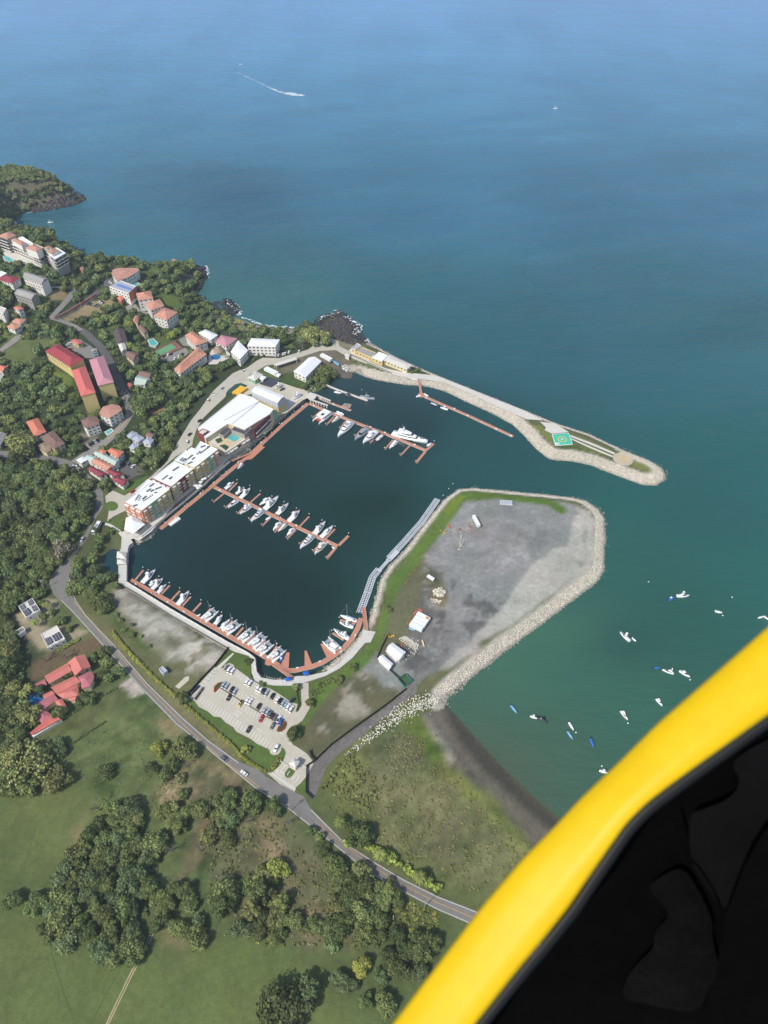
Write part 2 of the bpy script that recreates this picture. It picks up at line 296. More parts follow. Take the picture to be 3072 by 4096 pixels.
# breakwater top
paint('d', [(340,380),(470,400),(640,450),(900,560),(1110,640),(1659,835),(1659,870),(1100,665),(900,640),(600,560),(430,500)], srgb(112,112,84), 1, 2)
paint('d', [(400,490),(640,590),(760,640),(600,600),(420,520)], srgb(78,92,50), 1, 2)
paint('d', [(910,560),(1050,600),(1140,645),(920,640)], srgb(72,88,48), 1, 2)
paint('g', [(470,0),(570,0),(620,40),(700,100),(850,170),(1000,210),(1200,250),(1360,290),(1500,350),(1545,385),(1530,412),(1440,395),(1330,350),(1190,280),(1000,235),(850,205),(690,195),(600,110)], srgb(118,122,68), 1, 2)
paint('g', [(680,180),(850,175),(1000,225),(850,205),(700,197)], srgb(66,88,48), 1, 2)
paint('g', [(820,70),(1000,130),(1200,220),(1340,270),(1300,290),(1100,220),(830,110)], srgb(112,112,72), 1, 2)
# shore
paint('z', [(470,672),(520,684),(590,703),(660,706),(670,714),(600,722),(520,712),(478,690)], srgb(146,134,120), 2, 4)
paint('z', [(410,630),(440,645),(475,672),(490,690),(440,680)], srgb(98,88,82), 2, 4)
paint('z', [(672,700),(690,684),(735,674),(778,706),(796,738),(770,748),(730,735),(700,725)], srgb(84,78,76), 2, 4)
paint('z', [(712,728),(735,725),(790,740),(790,755),(740,750)], srgb(140,130,106), 3, 5, .8)
paint('z', [(640,770),(700,750),(740,765),(770,790),(780,812),(745,836),(700,826),(650,835),(610,810),(600,790)], srgb(116,108,90), 3, 5)
paint('z', [(600,810),(650,800),(690,835),(670,848),(640,838),(600,830)], srgb(70,86,44), 2, 4)
paint('z', [(762,800),(768,815),(757,822),(722,812),(728,795),(745,780)], srgb(104,98,88), 2, 4)
# hill clearings
HC = dict(hill=True)
paint('a', [(0,1500),(180,1620),(500,1640),(470,1690),(380,1750),(200,1860),(60,1860),(0,1780)], srgb(96,106,62), 3, 6, **HC)
paint('a', [(760,1310),(960,1270),(1000,1320),(900,1400),(760,1440),(560,1490),(540,1450)], srgb(148,132,98), 2, 4, **HC)
paint('a', [(440,1230),(520,1200),(600,1260),(560,1300),(420,1300)], srgb(136,122,88), 2, 4, **HC)
paint('a', [(0,280),(200,290),(380,310),(330,350),(150,350),(0,330)], srgb(116,116,72), 3, 5, **HC)
paint('a', [(1320,1240),(1480,1240),(1590,1330),(1560,1400),(1400,1380),(1340,1300)], srgb(86,104,52), 2, 4, **HC)
paint('a', [(990,990),(1370,1000),(1380,1060),(1240,1080),(1000,1010)], srgb(84,98,54), 2, 4, **HC)
paint('a', [(930,1530),(1000,1500),(1000,1700),(960,1700)], srgb(88,102,54), 2, 3, **HC)
paint('a', [(1300,1600),(1500,1620),(1500,1660),(1330,1720),(1270,1640)], srgb(90,102,58), 2, 4, **HC)
paint('a', [(380,1850),(460,1880),(620,1980),(640,2200),(480,2100),(420,1950)], srgb(92,108,44), 3, 5, **HC)
paint('c', [(1220,310),(1480,200),(1500,260),(1380,330),(1230,345)], srgb(140,114,82), 2, 4)
paint('c', [(680,500),(840,510),(850,580),(740,600),(690,560)], srgb(120,112,96), 1.5, 3, **HC)
paint('c', [(320,1440),(640,1440),(600,1560),(420,1600),(330,1540)], srgb(92,86,64), 3, 6, .8)
paint('c', [(440,580),(1040,1540),(1040,1800),(600,1900),(600,1700),(620,1640)], srgb(84,86,60), 3, 5, .6)
paint('c', [(600,1640),(660,1600),(720,1660),(690,1700),(620,1740)], srgb(150,142,122), 2, 3)
paint('c', [(600,1740),(620,1720),(640,1850),(760,2000),(900,2100),(960,2212),(880,2212),(700,2000),(610,1870)], srgb(100,100,66), 1, 3)
paint('h', [(110,440),(210,400),(520,250),(620,260),(640,330),(540,560),(860,600),(980,640),(700,760),(560,830),(450,830),(300,700),(230,560)], srgb(150,140,116), 2, 4)
paint('h', [(500,480),(620,460),(700,540),(620,600),(520,600)], srgb(96,104,64), 2, 4)
paint('h', [(360,1000),(640,820),(1050,680),(1140,760),(1060,860),(940,870),(740,950),(540,1100),(340,1160)], srgb(104,90,68), 2, 4)
paint('h', [(1120,930),(1240,900),(1320,1000),(1240,990)], srgb(170,158,132), 1, 2)
paint('h', [(1320,1220),(1480,1120),(1640,1290),(1480,1360)], srgb(184,176,160), 1, 2)
paint('h', [(700,1590),(1300,1240),(1470,1380),(1100,1620),(560,1960),(450,1780)], srgb(92,98,60), 2, 4)
GYs, GXs = np.gradient(H0, GS); steep = .75*smooth(.55, 1.05, np.hypot(GXs, GYs))*smooth(-3, 1, SD)*(1-smooth(35, 60, SD))*smooth(2, 6, HH)
rk = np.array(srgb(118,106,94))*(.6+.8*fbm(X, Y, 6, 77)[..., None]); CC = CC*(1-steep[..., None])+rk*steep[..., None]
dC_, kC_ = dc, kc; wr = CW[kC_]; rb = (1-smooth(0, 1.5, SD-wr))*(wr > 0)*smooth(-4, -3, SD)
CC = CC*(1-rb[..., None])+np.array(srgb(176,169,155))*rb[..., None]
scr = np.zeros_like(X)
for c, p in (('z', [(690,1640),(800,1520),(960,1580),(1160,1820),(1060,1960),(880,1890),(700,1740)]), ('z', [(380,1560),(480,1600),(640,1760),(900,1960),(760,2060),(380,2040),(280,1800),(170,1700),(120,1560),(300,1440)]), ('h', [(700,1590),(1300,1240),(1470,1380),(1100,1620),(560,1960),(450,1780)])):
    Q = np.array(ats(c, p, GZ)); d, _ = segdist(X, Y, Q); scr = np.maximum(scr, smooth(-4, 8, np.where(inside(X, Y, Q), d, -d)))
CC *= 1+scr[..., None]*((fbm(X, Y, 4.5, 91, 3)[..., None]-.5)*1.1+(fbm(X, Y, 13, 92, 3)[..., None]-.5)*np.array([.9, .55, .9]))
CC *= (.86+.28*fbm(X, Y, 40, 2)[..., None])*(1+(fbm(X, Y, 28, 61, 4)[..., None]-.5)*np.array([.42, .22, .3]))
gi = np.arange(X.size).reshape(X.shape)
F = np.stack([gi[:-1, :-1], gi[:-1, 1:], gi[1:, 1:], gi[1:, :-1]], -1).reshape(-1, 4)
keep = H0.ravel()[F].max(1) > -2.5; F = F[keep]; used = np.unique(F); rm = -np.ones(X.size, int); rm[used] = np.arange(len(used))
V = np.stack([X.ravel(), Y.ravel(), H0.ravel()], -1)[used]
ground_m = mat('ground', (1,1,1), rough=.95, var=.17, scale=.45, bump=.22, bscale=1.1, attr=True, spec=.15)
ground = struct(obj('ground', npmesh('ground', V, rm[F], ground_m, CC.reshape(-1, 3)[used], True)))
# ---------------- water: one sheet, tint varying with depth and silt; distant haze painted in
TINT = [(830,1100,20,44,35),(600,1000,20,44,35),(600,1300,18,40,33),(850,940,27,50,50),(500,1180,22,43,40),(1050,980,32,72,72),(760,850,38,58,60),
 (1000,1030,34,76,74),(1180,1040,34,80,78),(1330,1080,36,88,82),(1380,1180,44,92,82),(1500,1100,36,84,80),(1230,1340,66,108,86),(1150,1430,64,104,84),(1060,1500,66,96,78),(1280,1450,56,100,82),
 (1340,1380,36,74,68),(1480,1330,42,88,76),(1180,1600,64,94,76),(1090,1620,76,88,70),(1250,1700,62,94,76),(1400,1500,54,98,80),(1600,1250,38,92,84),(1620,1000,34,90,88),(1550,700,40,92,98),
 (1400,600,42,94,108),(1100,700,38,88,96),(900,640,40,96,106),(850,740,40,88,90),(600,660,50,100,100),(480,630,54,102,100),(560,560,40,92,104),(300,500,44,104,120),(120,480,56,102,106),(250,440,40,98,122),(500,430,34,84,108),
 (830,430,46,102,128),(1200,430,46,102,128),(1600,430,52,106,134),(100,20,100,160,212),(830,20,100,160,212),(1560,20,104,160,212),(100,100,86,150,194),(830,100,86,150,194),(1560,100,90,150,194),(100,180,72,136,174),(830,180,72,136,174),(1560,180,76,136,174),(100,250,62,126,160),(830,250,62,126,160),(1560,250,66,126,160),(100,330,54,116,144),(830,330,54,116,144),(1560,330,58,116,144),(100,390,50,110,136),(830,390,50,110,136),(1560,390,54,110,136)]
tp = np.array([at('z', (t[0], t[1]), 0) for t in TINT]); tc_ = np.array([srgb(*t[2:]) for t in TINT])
def axis(lo, hi, step, far):
    a = list(np.arange(lo, hi, step)); s = step; p, q = lo, hi
    while q < far: s *= 1.25; a.append(q); q += s
    s = step
    while p > -far: s *= 1.25; p -= s; a.insert(0, p)
    return np.array(a)
wx = axis(-700, 700, 9, 9000); wy = axis(20, 1200, 9, 12000); wy = wy[wy > -400]
WX, WY = np.meshgrid(wx, wy); num = np.zeros(WX.shape+(3,)); den = np.zeros(WX.shape)
sx = WX+(fbm(WX, WY, 70, 51)-.5)*60; sy = WY+(fbm(WX, WY, 70, 52)-.5)*60
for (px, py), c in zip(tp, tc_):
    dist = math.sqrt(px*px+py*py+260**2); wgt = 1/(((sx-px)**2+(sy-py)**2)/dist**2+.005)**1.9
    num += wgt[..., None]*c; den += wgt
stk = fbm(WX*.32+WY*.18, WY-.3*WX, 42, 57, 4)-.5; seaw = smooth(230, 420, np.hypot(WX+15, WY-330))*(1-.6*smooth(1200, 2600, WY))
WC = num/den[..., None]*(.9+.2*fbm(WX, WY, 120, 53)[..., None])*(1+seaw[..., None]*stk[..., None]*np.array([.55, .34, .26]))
gi = np.arange(WX.size).reshape(WX.shape)
WF = np.stack([gi[:-1, :-1], gi[:-1, 1:], gi[1:, 1:], gi[1:, :-1]], -1).reshape(-1, 4)
m, t, b = principled('water'); N, L = t.nodes, t.links
a_ = N.new('ShaderNodeAttribute'); a_.attribute_name = 'Col'; L.new(a_.outputs['Color'], b.inputs['Base Color'])
b.inputs['Roughness'].default_value = .16; b.inputs['IOR'].default_value = 1.33; b.inputs['Specular IOR Level'].default_value = .5
g_ = N.new('ShaderNodeNewGeometry'); prev = None
# calm inside the basin, choppier at sea
cv = N.new('ShaderNodeVectorMath'); cv.operation = 'DISTANCE'; cv.inputs[1].default_value = (-15, 330, 0); L.new(g_.outputs['Position'], cv.inputs[0])
cm = N.new('ShaderNodeMapRange'); cm.inputs[1].default_value = 120; cm.inputs[2].default_value = 420; cm.inputs[3].default_value = .12; cm.inputs[4].default_value = 1; L.new(cv.outputs['Value'], cm.inputs[0])
for sc_, d_, st in ((.045, 2.6, (1, 2.2, 1)), (.16, 1.1, (1, 2.4, 1)), (.7, .22, (1, 1.8, 1)), (.012, 5., (1, 1.6, 1))):
    mp = N.new('ShaderNodeMapping'); mp.inputs['Scale'].default_value = st; mp.inputs['Rotation'].default_value = (0, 0, .25); L.new(g_.outputs['Position'], mp.inputs[0])
    n = N.new('ShaderNodeTexNoise'); n.inputs['Scale'].default_value = sc_; n.inputs['Detail'].default_value = 4; L.new(mp.outputs[0], n.inputs['Vector'])
    bp = N.new('ShaderNodeBump'); bp.inputs['Distance'].default_value = d_; L.new(n.outputs[0], bp.inputs['Height']); L.new(cm.outputs[0], bp.inputs['Strength'])
    if prev: L.new(prev.outputs[0], bp.inputs['Normal'])
    prev = bp
L.new(prev.outputs[0], b.inputs['Normal'])
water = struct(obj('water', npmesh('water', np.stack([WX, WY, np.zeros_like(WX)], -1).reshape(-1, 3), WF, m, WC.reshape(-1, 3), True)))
# ---------------- flat coverings of the ground: roads, paving, lawns
FP = []             # footprints trees keep out of
def cover(name, c, pts, m, off, hill=False, world=False, solid=0., lift=None, keepout=True):
    P = pts if world else (RS(c, pts) if hill else ats(c, pts, GZ+off))
    if area(P) < 0: P = P[::-1]
    if keepout: FP.append(np.array(P))
    bm = bmesh.new(); vs = [bm.verts.new((x, y, 0)) for x, y in P]
    for tr in tessellate_polygon([[Vector((x, y, 0)) for x, y in P]]):
        try: bm.faces.new([vs[i] for i in tr])
        except ValueError: pass
    if hill:
        xs = [p[0] for p in P]; ys = [p[1] for p in P]
        for ax, lo, hi in ((0, min(xs), max(xs)), (1, min(ys), max(ys))):
            k = lo+3
            while k < hi:
                co = (k, 0, 0) if ax == 0 else (0, k, 0); no = (1, 0, 0) if ax == 0 else (0, 1, 0)
                bmesh.ops.bisect_plane(bm, geom=bm.verts[:]+bm.edges[:]+bm.faces[:], plane_co=co, plane_no=no); k += 3
    bmesh.ops.recalc_face_normals(bm, faces=bm.faces)
    for f in bm.faces:
        if f.normal.z < 0: f.normal_flip()
    for v in bm.verts: v.co.z = (hz(v.co.x, v.co.y)+off+.25) if hill else (GZ+off if lift is None else lift)
    me = bpy.data.meshes.new(name); bm.to_mesh(me); bm.free(); me.materials.append(m)
    return obj(name, me)
def strip(pts, wd):
    """polygon round a polyline"""
    l, r = [], []
    for i, p in enumerate(pts):
        a = pts[max(i-1, 0)]; b = pts[min(i+1, len(pts)-1)]; d, _ = nrm(a, b); l.append((p[0]-d[1]*wd/2, p[1]+d[0]*wd/2)); r.append((p[0]+d[1]*wd/2, p[1]-d[0]*wd/2))
    return l+r[::-1]
asphalt = mat('asphalt', srgb(124,121,116), rough=.9, var=.09, scale=.3, bump=.02, dirt=.12, spec=.2)
old_asphalt = mat('old_asphalt', srgb(140,136,128), rough=.9, var=.1, scale=.25, dirt=.15, spec=.2)
dark_asphalt = mat('dark_asphalt', srgb(100,98,95), rough=.9, var=.08, scale=.3, spec=.2)
concrete = mat('concrete', srgb(186,180,165), rough=.85, var=.06, scale=.22, dirt=.1, spec=.2)
yard_concrete = mat('yard_concrete', srgb(196,188,170), rough=.85, var=.07, scale=.2, dirt=.14, spec=.2)
pale_concrete = mat('pale_concrete', srgb(206,202,192), rough=.85, var=.05, scale=.3, dirt=.08, spec=.2)
lawn_m = mat('lawn', srgb(86,106,54), rough=.95, var=.14, scale=.3, bump=.08, spec=.1)
gravel_m = mat('gravel', srgb(112,108,104), rough=.95, var=.22, scale=.3, bump=.08, spec=.1)
white_paint = mat('road_paint', srgb(222,220,210), rough=.7, var=.06, scale=1.5)
yellow_paint = mat('yellow_paint', srgb(206,160,70), rough=.7, var=.1, scale=1.5)
S = struct
main_road = S(cover('road', 'z', [(0,987),(60,988),(110,997),(150,1010),(185,1034),(198,1050),(208,1078),(204,1105),(195,1133),(176,1168),(155,1200),(128,1222),(108,1246),(107,1262),(116,1285),(133,1300),(158,1325),(190,1360),(243,1419),(305,1488),(383,1568),(443,1614),(459,1628),(556,1707),(623,1748),(708,1815),(796,1885),(869,1926),(945,1966),(1025,2001),(1180,2085),(1400,2210),(1420,2180),(1200,2056),(1045,1974),(945,1935),(869,1897),(811,1862),(761,1830),(740,1815),(702,1777),(670,1745),(657,1721),(575,1678),(560,1662),(515,1645),(450,1598),(393,1548),(318,1475),(243,1388),(225,1370),(184,1328),(164,1298),(153,1270),(150,1252),(152,1225),(160,1200),(175,1180),(187,1165),(200,1135),(208,1118),(222,1098),(224,1080),(222,1062),(203,1036),(180,1015),(150,994),(112,985),(60,976),(0,974)], asphalt, .07))
hr = lambda c, pts, wd, m, name='road': S(cover(name, None, strip(RS(c, pts), wd), m, .06, hill=True, world=True))
hr('a', [(700,1560),(750,1590),(860,1690),(930,1790),(990,1900),(1030,2000),(1070,2100),(1120,2190),(1140,2240)], 7, dark_asphalt)
hr('c', [(1060,120),(1120,260),(1130,330),(1060,440),(960,540),(860,630),(740,690),(640,760)], 7, old_asphalt)
hr('a', [(440,1450),(500,1390),(590,1290),(650,1210)], 5, old_asphalt)
hr('a', [(480,1465),(640,1370),(780,1280),(880,1210)], 6, dark_asphalt)
hr('a', [(0,1740),(70,1690),(180,1600)], 6, old_asphalt)
hr('a', [(440,1450),(640,1520),(700,1560)], 5, old_asphalt)
S(cover('paved_yard', 'a', [(560,1690),(620,1640),(700,1640),(790,1700),(860,1780),(840,1800),(740,1800),(640,1740)], old_asphalt, .05, hill=True))
S(cover('paved_yard', 'a', [(900,1130),(960,1110),(1010,1150),(950,1200),(890,1210)], dark_asphalt, .05, hill=True))
S(cover('paved_yard', 'a', [(1080,1360),(1160,1320),(1220,1390),(1290,1410),(1250,1430),(1110,1400)], old_asphalt, .05, hill=True))
S(cover('paved_yard', 'a', [(1380,1800),(1600,1710),(1640,1740),(1600,1790),(1480,1830),(1400,1820)], old_asphalt, .05, hill=True))
S(cover('paved_yard', 'a', [(1540,1640),(1620,1600),(1659,1640),(1640,1700),(1580,1690)], old_asphalt, .05, hill=True))
S(cover('hotel_terrace', 'q', [(20,330),(120,300),(300,400),(540,510),(700,590),(650,600),(500,540),(380,500),(340,515),(180,490),(130,440),(60,390)], pale_concrete, .3, hill=True))
S(cover('paved_yard', 'c', [(1020,800),(1100,760),(1200,790),(1270,850),(1180,870),(1120,900),(1060,850)], dark_asphalt, .05))
S(cover('paved_yard', 'c', [(735,600),(880,560),(905,580),(830,640),(770,640)], old_asphalt, .05, hill=True))
plaza = S(cover('plaza', 'o', [(-80,1340),(0,1275),(130,1335),(250,1262),(430,1120),(610,950),(690,800),(760,680),(870,500),(960,390),(1060,250),(1120,170),(1230,70),(1330,-20),(1420,-60),(1500,60),(1400,100),(1260,190),(1250,240),(1110,370),(1000,480),(930,600),(890,720),(880,780),(700,900),(440,1135),(250,1310),(130,1400),(150,1500),(100,1520),(0,1570),(-60,1620),(-40,1500),(-70,1420)], concrete, .05))
S(cover('road', 'b', [(560,1050),(640,1005),(700,960),(760,930),(900,935),(1050,890),(1150,860),(1230,800),(1290,762),(1360,760),(1410,790),(1422,830),(1500,870),(1659,930),(1659,985),(1560,950),(1450,900),(1390,865),(1250,872),(1100,920),(900,980),(780,1000),(700,1050),(640,1080),(620,1110),(560,1110)], concrete, .055))
S(cover('boatyard', 'b', [(560,1120),(640,1080),(700,1140),(760,1140),(900,1140),(960,1160),(1150,1225),(1140,1280),(1100,1300),(960,1410),(890,1420),(850,1390),(700,1230),(600,1260),(560,1240)], yard_concrete, .03))
S(cover('path', 'd', [(430,425),(520,470),(620,540),(740,590),(900,625),(1110,645),(1180,655),(1400,740),(1659,845),(1750,880),(1950,960),(2100,1040),(1960,1030),(1800,960),(1659,900),(1480,810),(1250,715),(1090,690),(950,680),(790,640),(640,570),(500,505),(400,465)], pale_concrete, .05))
S(cover('path', 'g', [(560,-30),(700,-10),(812,62),(667,76),(602,45),(612,20)], pale_concrete, .05))
S(cover('path', 'g', [(822,85),(1000,150),(1210,240),(1200,255),(1000,170),(826,102)], pale_concrete, .05)); S(cover('path', 'g', [(828,112),(1000,185),(1195,268),(1190,280),(1000,202),(832,125)], pale_concrete, .05))
promenade = S(cover('promenade', 'z', [(660,862),(643,850),(597,888),(540,932),(470,990),(420,1032),(375,1078),(300,1148),(280,1140),(262,1150),(264,1172),(270,1176),(287,1163),(300,1168),(327,1148),(378,1088),(440,1040),(478,1008),(498,987),(528,962),(565,930),(603,898),(648,860)], pale_concrete, .045))
lot_m = mat('lot_paving', srgb(188,182,166), rough=.85, var=.07, scale=.25, dirt=.12, spec=.2)
park = S(cover('parking_lot', 'r', [(390,92),(440,112),(510,108),(530,60),(590,40),(640,60),(660,100),(800,200),(960,310),(1050,350),(1150,390),(1250,450),(1340,510),(1400,560),(1440,572),(1490,580),(1520,630),(1470,690),(1500,680),(1550,600),(1540,420),(1530,300),(1640,300),(1640,470),(1659,560),(1655,640),(1560,800),(1470,870),(1410,920),(1395,1060),(1430,1120),(1530,1180),(1620,1245),(1700,1350),(1700,1390),(1600,1560),(1530,1640),(1460,1700),(1455,1760),(1520,1860),(1420,1790),(1090,1500),(1160,1490),(1200,1460),(1280,1370),(1320,1300),(1340,1230),(1320,1180),(1280,1155),(1275,1200),(1240,1250),(1180,1265),(1130,1240),(1120,1180),(1060,1160),(950,1110),(860,1040),(780,1000),(680,950),(640,890),(540,830),(470,760),(380,750),(300,680),(180,620),(130,545),(50,500),(45,478)], lot_m, .03))
for q in ([(1010,850),(1180,915),(1200,960),(1200,1110),(1130,1065),(1060,1000),(960,995),(900,1020),(885,1005)], [(1275,1130),(1600,1165),(1632,1200),(1620,1300),(1590,1370),(1560,1320),(1490,1310),(1400,1225),(1300,1180)], [(650,1310),(720,1310),(830,1385),(960,1482),(1060,1592),(1200,1650),(1340,1722),(1370,1775),(1430,1775),(1452,1710),(1490,1725),(1492,1790),(1450,1870),(1380,1918),(1320,1905),(1230,1830),(1100,1700),(950,1570),(800,1450)]):
    S(cover('lawn', 'e', q, lawn_m, .02, keepout=False))
S(cover('lawn', 'x', [(1140,640),(1130,1200),(990,1260),(865,1050),(875,980),(960,850),(1100,690)], lawn_m, .02))
S(cover('lawn', 'c', [(1270,870),(1130,930),(1040,1000),(1060,1030),(1120,1010),(1300,890)], lawn_m, .04))
S(cover('lawn', 'c', [(925,1270),(1040,1230),(1060,1290),(1050,1350)], lawn_m, .04))
S(cover('roundabout_island', 'c', ([(963+58*math.cos(k*.42), 1132+42*math.sin(k*.42)) for k in range(15)]), lawn_m, .12))
S(cover('roundabout_island', 'b', ([(1315+47*math.cos(k*.42), 810+28*math.sin(k*.42)) for k in range(15)]), mat('hedge_green', srgb(58,80,40), rough=.9, var=.2, scale=.8, bump=.3), .2))
S(cover('gravel_track', 'f', [(165,2110),(172,1880),(380,1692),(600,1532),(840,1362),(1030,1212),(1060,1130),(1120,1180),(1110,1240),(980,1335),(800,1482),(600,1642),(420,1782),(335,1880),(290,2000),(225,2160)], gravel_m, .02))
S(cover('dirt_track', None, strip(ats('i', [(1150,1490),(1080,1650),(980,1830),(880,2040),(800,2205),(780,2260)], GZ), .5), mat('dirt', srgb(170,156,122), var=.15, scale=1.), .02, world=True))
S(cover('dirt_track', None, strip(ats('i', [(1128,1490),(1062,1650),(962,1830),(862,2040),(784,2205),(760,2260)], GZ), .5), MATS['dirt'], .02, world=True))
fp_m = mat('trodden_grass', srgb(76,92,52), rough=.95)
for q in ([(370,1600),(380,1680),(430,1850),(470,1980),(520,2110),(545,2200)], [(278,700),(240,850),(200,980),(165,1150),(158,1210)], [(910,1740),(860,1850),(780,1990),(690,2170)], [(0,1540),(80,1400),(240,1180),(330,1060)]): S(cover('footpath', None, strip(ats('i', q, GZ), .5), fp_m, .015, world=True, keepout=False))
S(cover('path', 'e', [(1040,888),(1050,896),(925,1030),(895,1015)], pale_concrete, .06)); S(cover('path', 'c', [(910,1275),(960,1290),(1040,1340),(1075,1390),(1050,1400),(1010,1350),(940,1305),(905,1295)], pale_concrete, .06))
for q in ([(540,1180),(630,1095),(662,1090),(660,1125),(575,1200)],): S(cover('concrete_slab', 'e', q, yard_concrete, .05))
# sea walls with paved tops
seawall_m = mat('seawall', srgb(200,197,188), rough=.85, var=.06, scale=.4, dirt=.15)
def seawall(c, pts, label, h=.15):
    P = ats(c, pts, GZ+h); return tag(obj('sea_wall', MB().prism(P, -2.5, GZ+h).mesh('sea_wall', seawall_m)), label, 'sea wall'), FP.append(np.array(P))
seawall('e', [(50,130),(52,290),(200,372),(500,562),(1000,852),(1060,880),(1180,915),(1200,960),(1202,1060),(1230,1125),(1290,1152),(1400,1170),(1550,1172),(1700,1130),(1690,1088),(1600,1095),(1550,1118),(1400,1122),(1285,1102),(1247,1050),(1236,935),(1172,888),(1000,798),(500,508),(118,275),(118,130)], 'pale concrete sea wall with a walkway on top along the south side of the basin')
seawall('f', [(60,1090),(62,1140),(180,1132),(330,1085),(450,1022),(560,932),(672,800),(718,797),(762,707),(650,688),(640,765),(560,850),(450,975),(330,1052),(180,1085)], 'curved concrete walkway ending in a square landing beside the boulder slope', .19)
seawall('c', [(1052,1400),(1045,1500),(1030,1530),(1030,1720),(1024,1790),(1092,1790),(1095,1640),(1105,1500),(1115,1470),(1150,1445),(1110,1400)], 'pale footbridge deck between basin and canal pool under the gazebo', .23)
# ---------------- painted markings on road and car park (one sheet each, a part of the paving it lies on)
def marks(name, parent, segs, wd, m, off):
    mb = MB()
    for a, b in segs:
        d, L = nrm(a, b); n = (-d[1]*wd/2, d[0]*wd/2); z = GZ+off
        mb.add([(a[0]-n[0],a[1]-n[1],z),(b[0]-n[0],b[1]-n[1],z),(b[0]+n[0],b[1]+n[1],z),(a[0]+n[0],a[1]+n[1],z)], [(0,1,2,3)])
    o = struct(obj(name, mb.mesh(name, m))); return o
def pl(c, pts, z=GZ): P = ats(c, pts, z); return list(zip(P[:-1], P[1:]))
edgeR = [(150,1252),(153,1270),(164,1298),(184,1328),(225,1372),(243,1391),(318,1478),(393,1551),(450,1601),(515,1648)]
edgeR2 = [(672,1750),(702,1780),(740,1818),(761,1833),(811,1865),(869,1900),(945,1938),(1045,1977),(1200,2060)]
edgeL = [(133,1297),(158,1322),(190,1357),(243,1416),(305,1485),(383,1565),(443,1611),(459,1626),(556,1705),(623,1746),(708,1813),(796,1883),(869,1924),(945,1964),(1025,1998),(1180,2082)]
marks('road_markings', None, pl('z', edgeR)+pl('z', edgeR2)+pl('z', edgeL), .2, white_paint, .11)
mid = [(160,1300),(186,1331),(215,1365),(243,1398),(312,1479),(390,1560),(450,1613),(500,1655),(560,1700)]
mid2 = [(680,1775),(722,1808),(800,1869),(869,1911),(945,1950),(1035,1988),(1190,2070)]
marks('road_markings', None, pl('z', mid)+pl('z', mid2), .22, yellow_paint, .115)
def stalls(c, a, b, n, dirp, skip=()):
    """n+1 stall lines from a to b, each running to the offset dirp"""
    A = at(c, a, GZ); B_ = at(c, b, GZ); D = at(c, (a[0]+dirp[0], a[1]+dirp[1]), GZ); dv = (D[0]-A[0], D[1]-A[1]); out = []
    for k in range(n+1):
        if k in skip: continue
        t = k/n; p = (A[0]+(B_[0]-A[0])*t, A[1]+(B_[1]-A[1])*t); out.append((p, (p[0]+dv[0], p[1]+dv[1])))
    return out
SEG = []
SEG += stalls('r', (245,480), (1200,1130), 26, (-58,82)); SEG += stalls('r', (455,385), (1215,850), 20, (-45,72)); SEG += stalls('r', (530,290), (1330,760), 22, (-42,68))
SEG += stalls('r', (640,112), (1440,600), 22, (-45,72)); SEG += stalls('r', (425,130), (215,390), 6, (-55,-32))
marks('parking_markings', None, SEG, .27, white_paint, .08)
ar = []
for p, q in (((905,425),(980,470)), ((865,465),(940,508)), ((690,665),(765,715)), ((645,705),(725,758)), ((950,905),(1020,950)), ((1150,650),(1215,690)), ((1365,1105),(1410,1125)), ((1250,955),(1315,995))):
    ar += pl('r', [p, q]); dx = (q[0]-p[0])*.28; dy = (q[1]-p[1])*.28; e_ = q if p[0] < 800 else p; sg = -1 if e_ is q else 1
    ar += pl('r', [e_, (e_[0]+sg*dx+7, e_[1]+sg*dy-9)]); ar += pl('r', [e_, (e_[0]+sg*dx-7, e_[1]+sg*dy+9)])
ar += pl('x', [(275,610),(490,750)])+pl('x', [(975,430),(1060,490)])+pl('x', [(745,830),(800,735)])+pl('x', [(800,735),(870,690)])+pl('x', [(835,890),(925,780)])+pl('x', [(925,780),(940,700)])+pl('x', [(460,560),(560,420)])
marks('lane_arrows', None, ar, .3, white_paint, .082)
zb = []
for k in range(17): t = k/16; p = (200+t*630, 655+t*430); zb += pl('x', [(p[0]+18, p[1]-28), (p[0]-18, p[1]+34)])
marks('zebra_crossing', None, zb, .42, white_paint, .084)
def lettering(txt, c, p, q, size, m, off, name='road_lettering'):
    """flat lettering, reading from p towards q"""
    A, B_ = at(c, p, GZ), at(c, q, GZ); cu = bpy.data.curves.new(name, 'FONT'); cu.body = txt; cu.size = size; cu.align_x = 'CENTER'; cu.align_y = 'CENTER'; cu.offset = size*.02
    me_o = bpy.data.objects.new('t', cu); COL.objects.link(me_o); dg = bpy.context.evaluated_depsgraph_get(); me = bpy.data.meshes.new_from_object(me_o.evaluated_get(dg)); bpy.data.objects.remove(me_o)
    me.materials.clear(); me.materials.append(m); d, _ = nrm(A, B_)
    return obj(name, me, None, ((A[0]+B_[0])/2, (A[1]+B_[1])/2, GZ+off), math.atan2(d[1], d[0]))
S(lettering('ALTO', 'x', (330,560), (500,650), 2.2, white_paint, .085))
blue_paint = mat('blue_paint', srgb(120,190,205), rough=.7, var=.1)
for p in ((425,145),(385,185),(345,235),(310,275)):
    c = at('r', p, GZ); o = S(obj('accessible_bay_mark', MB().prism([(c[0]+.5*math.cos(k*.7), c[1]+.5*math.sin(k*.7)) for k in range(9)], GZ+.07, GZ+.09).mesh('bay_mark', blue_paint)))
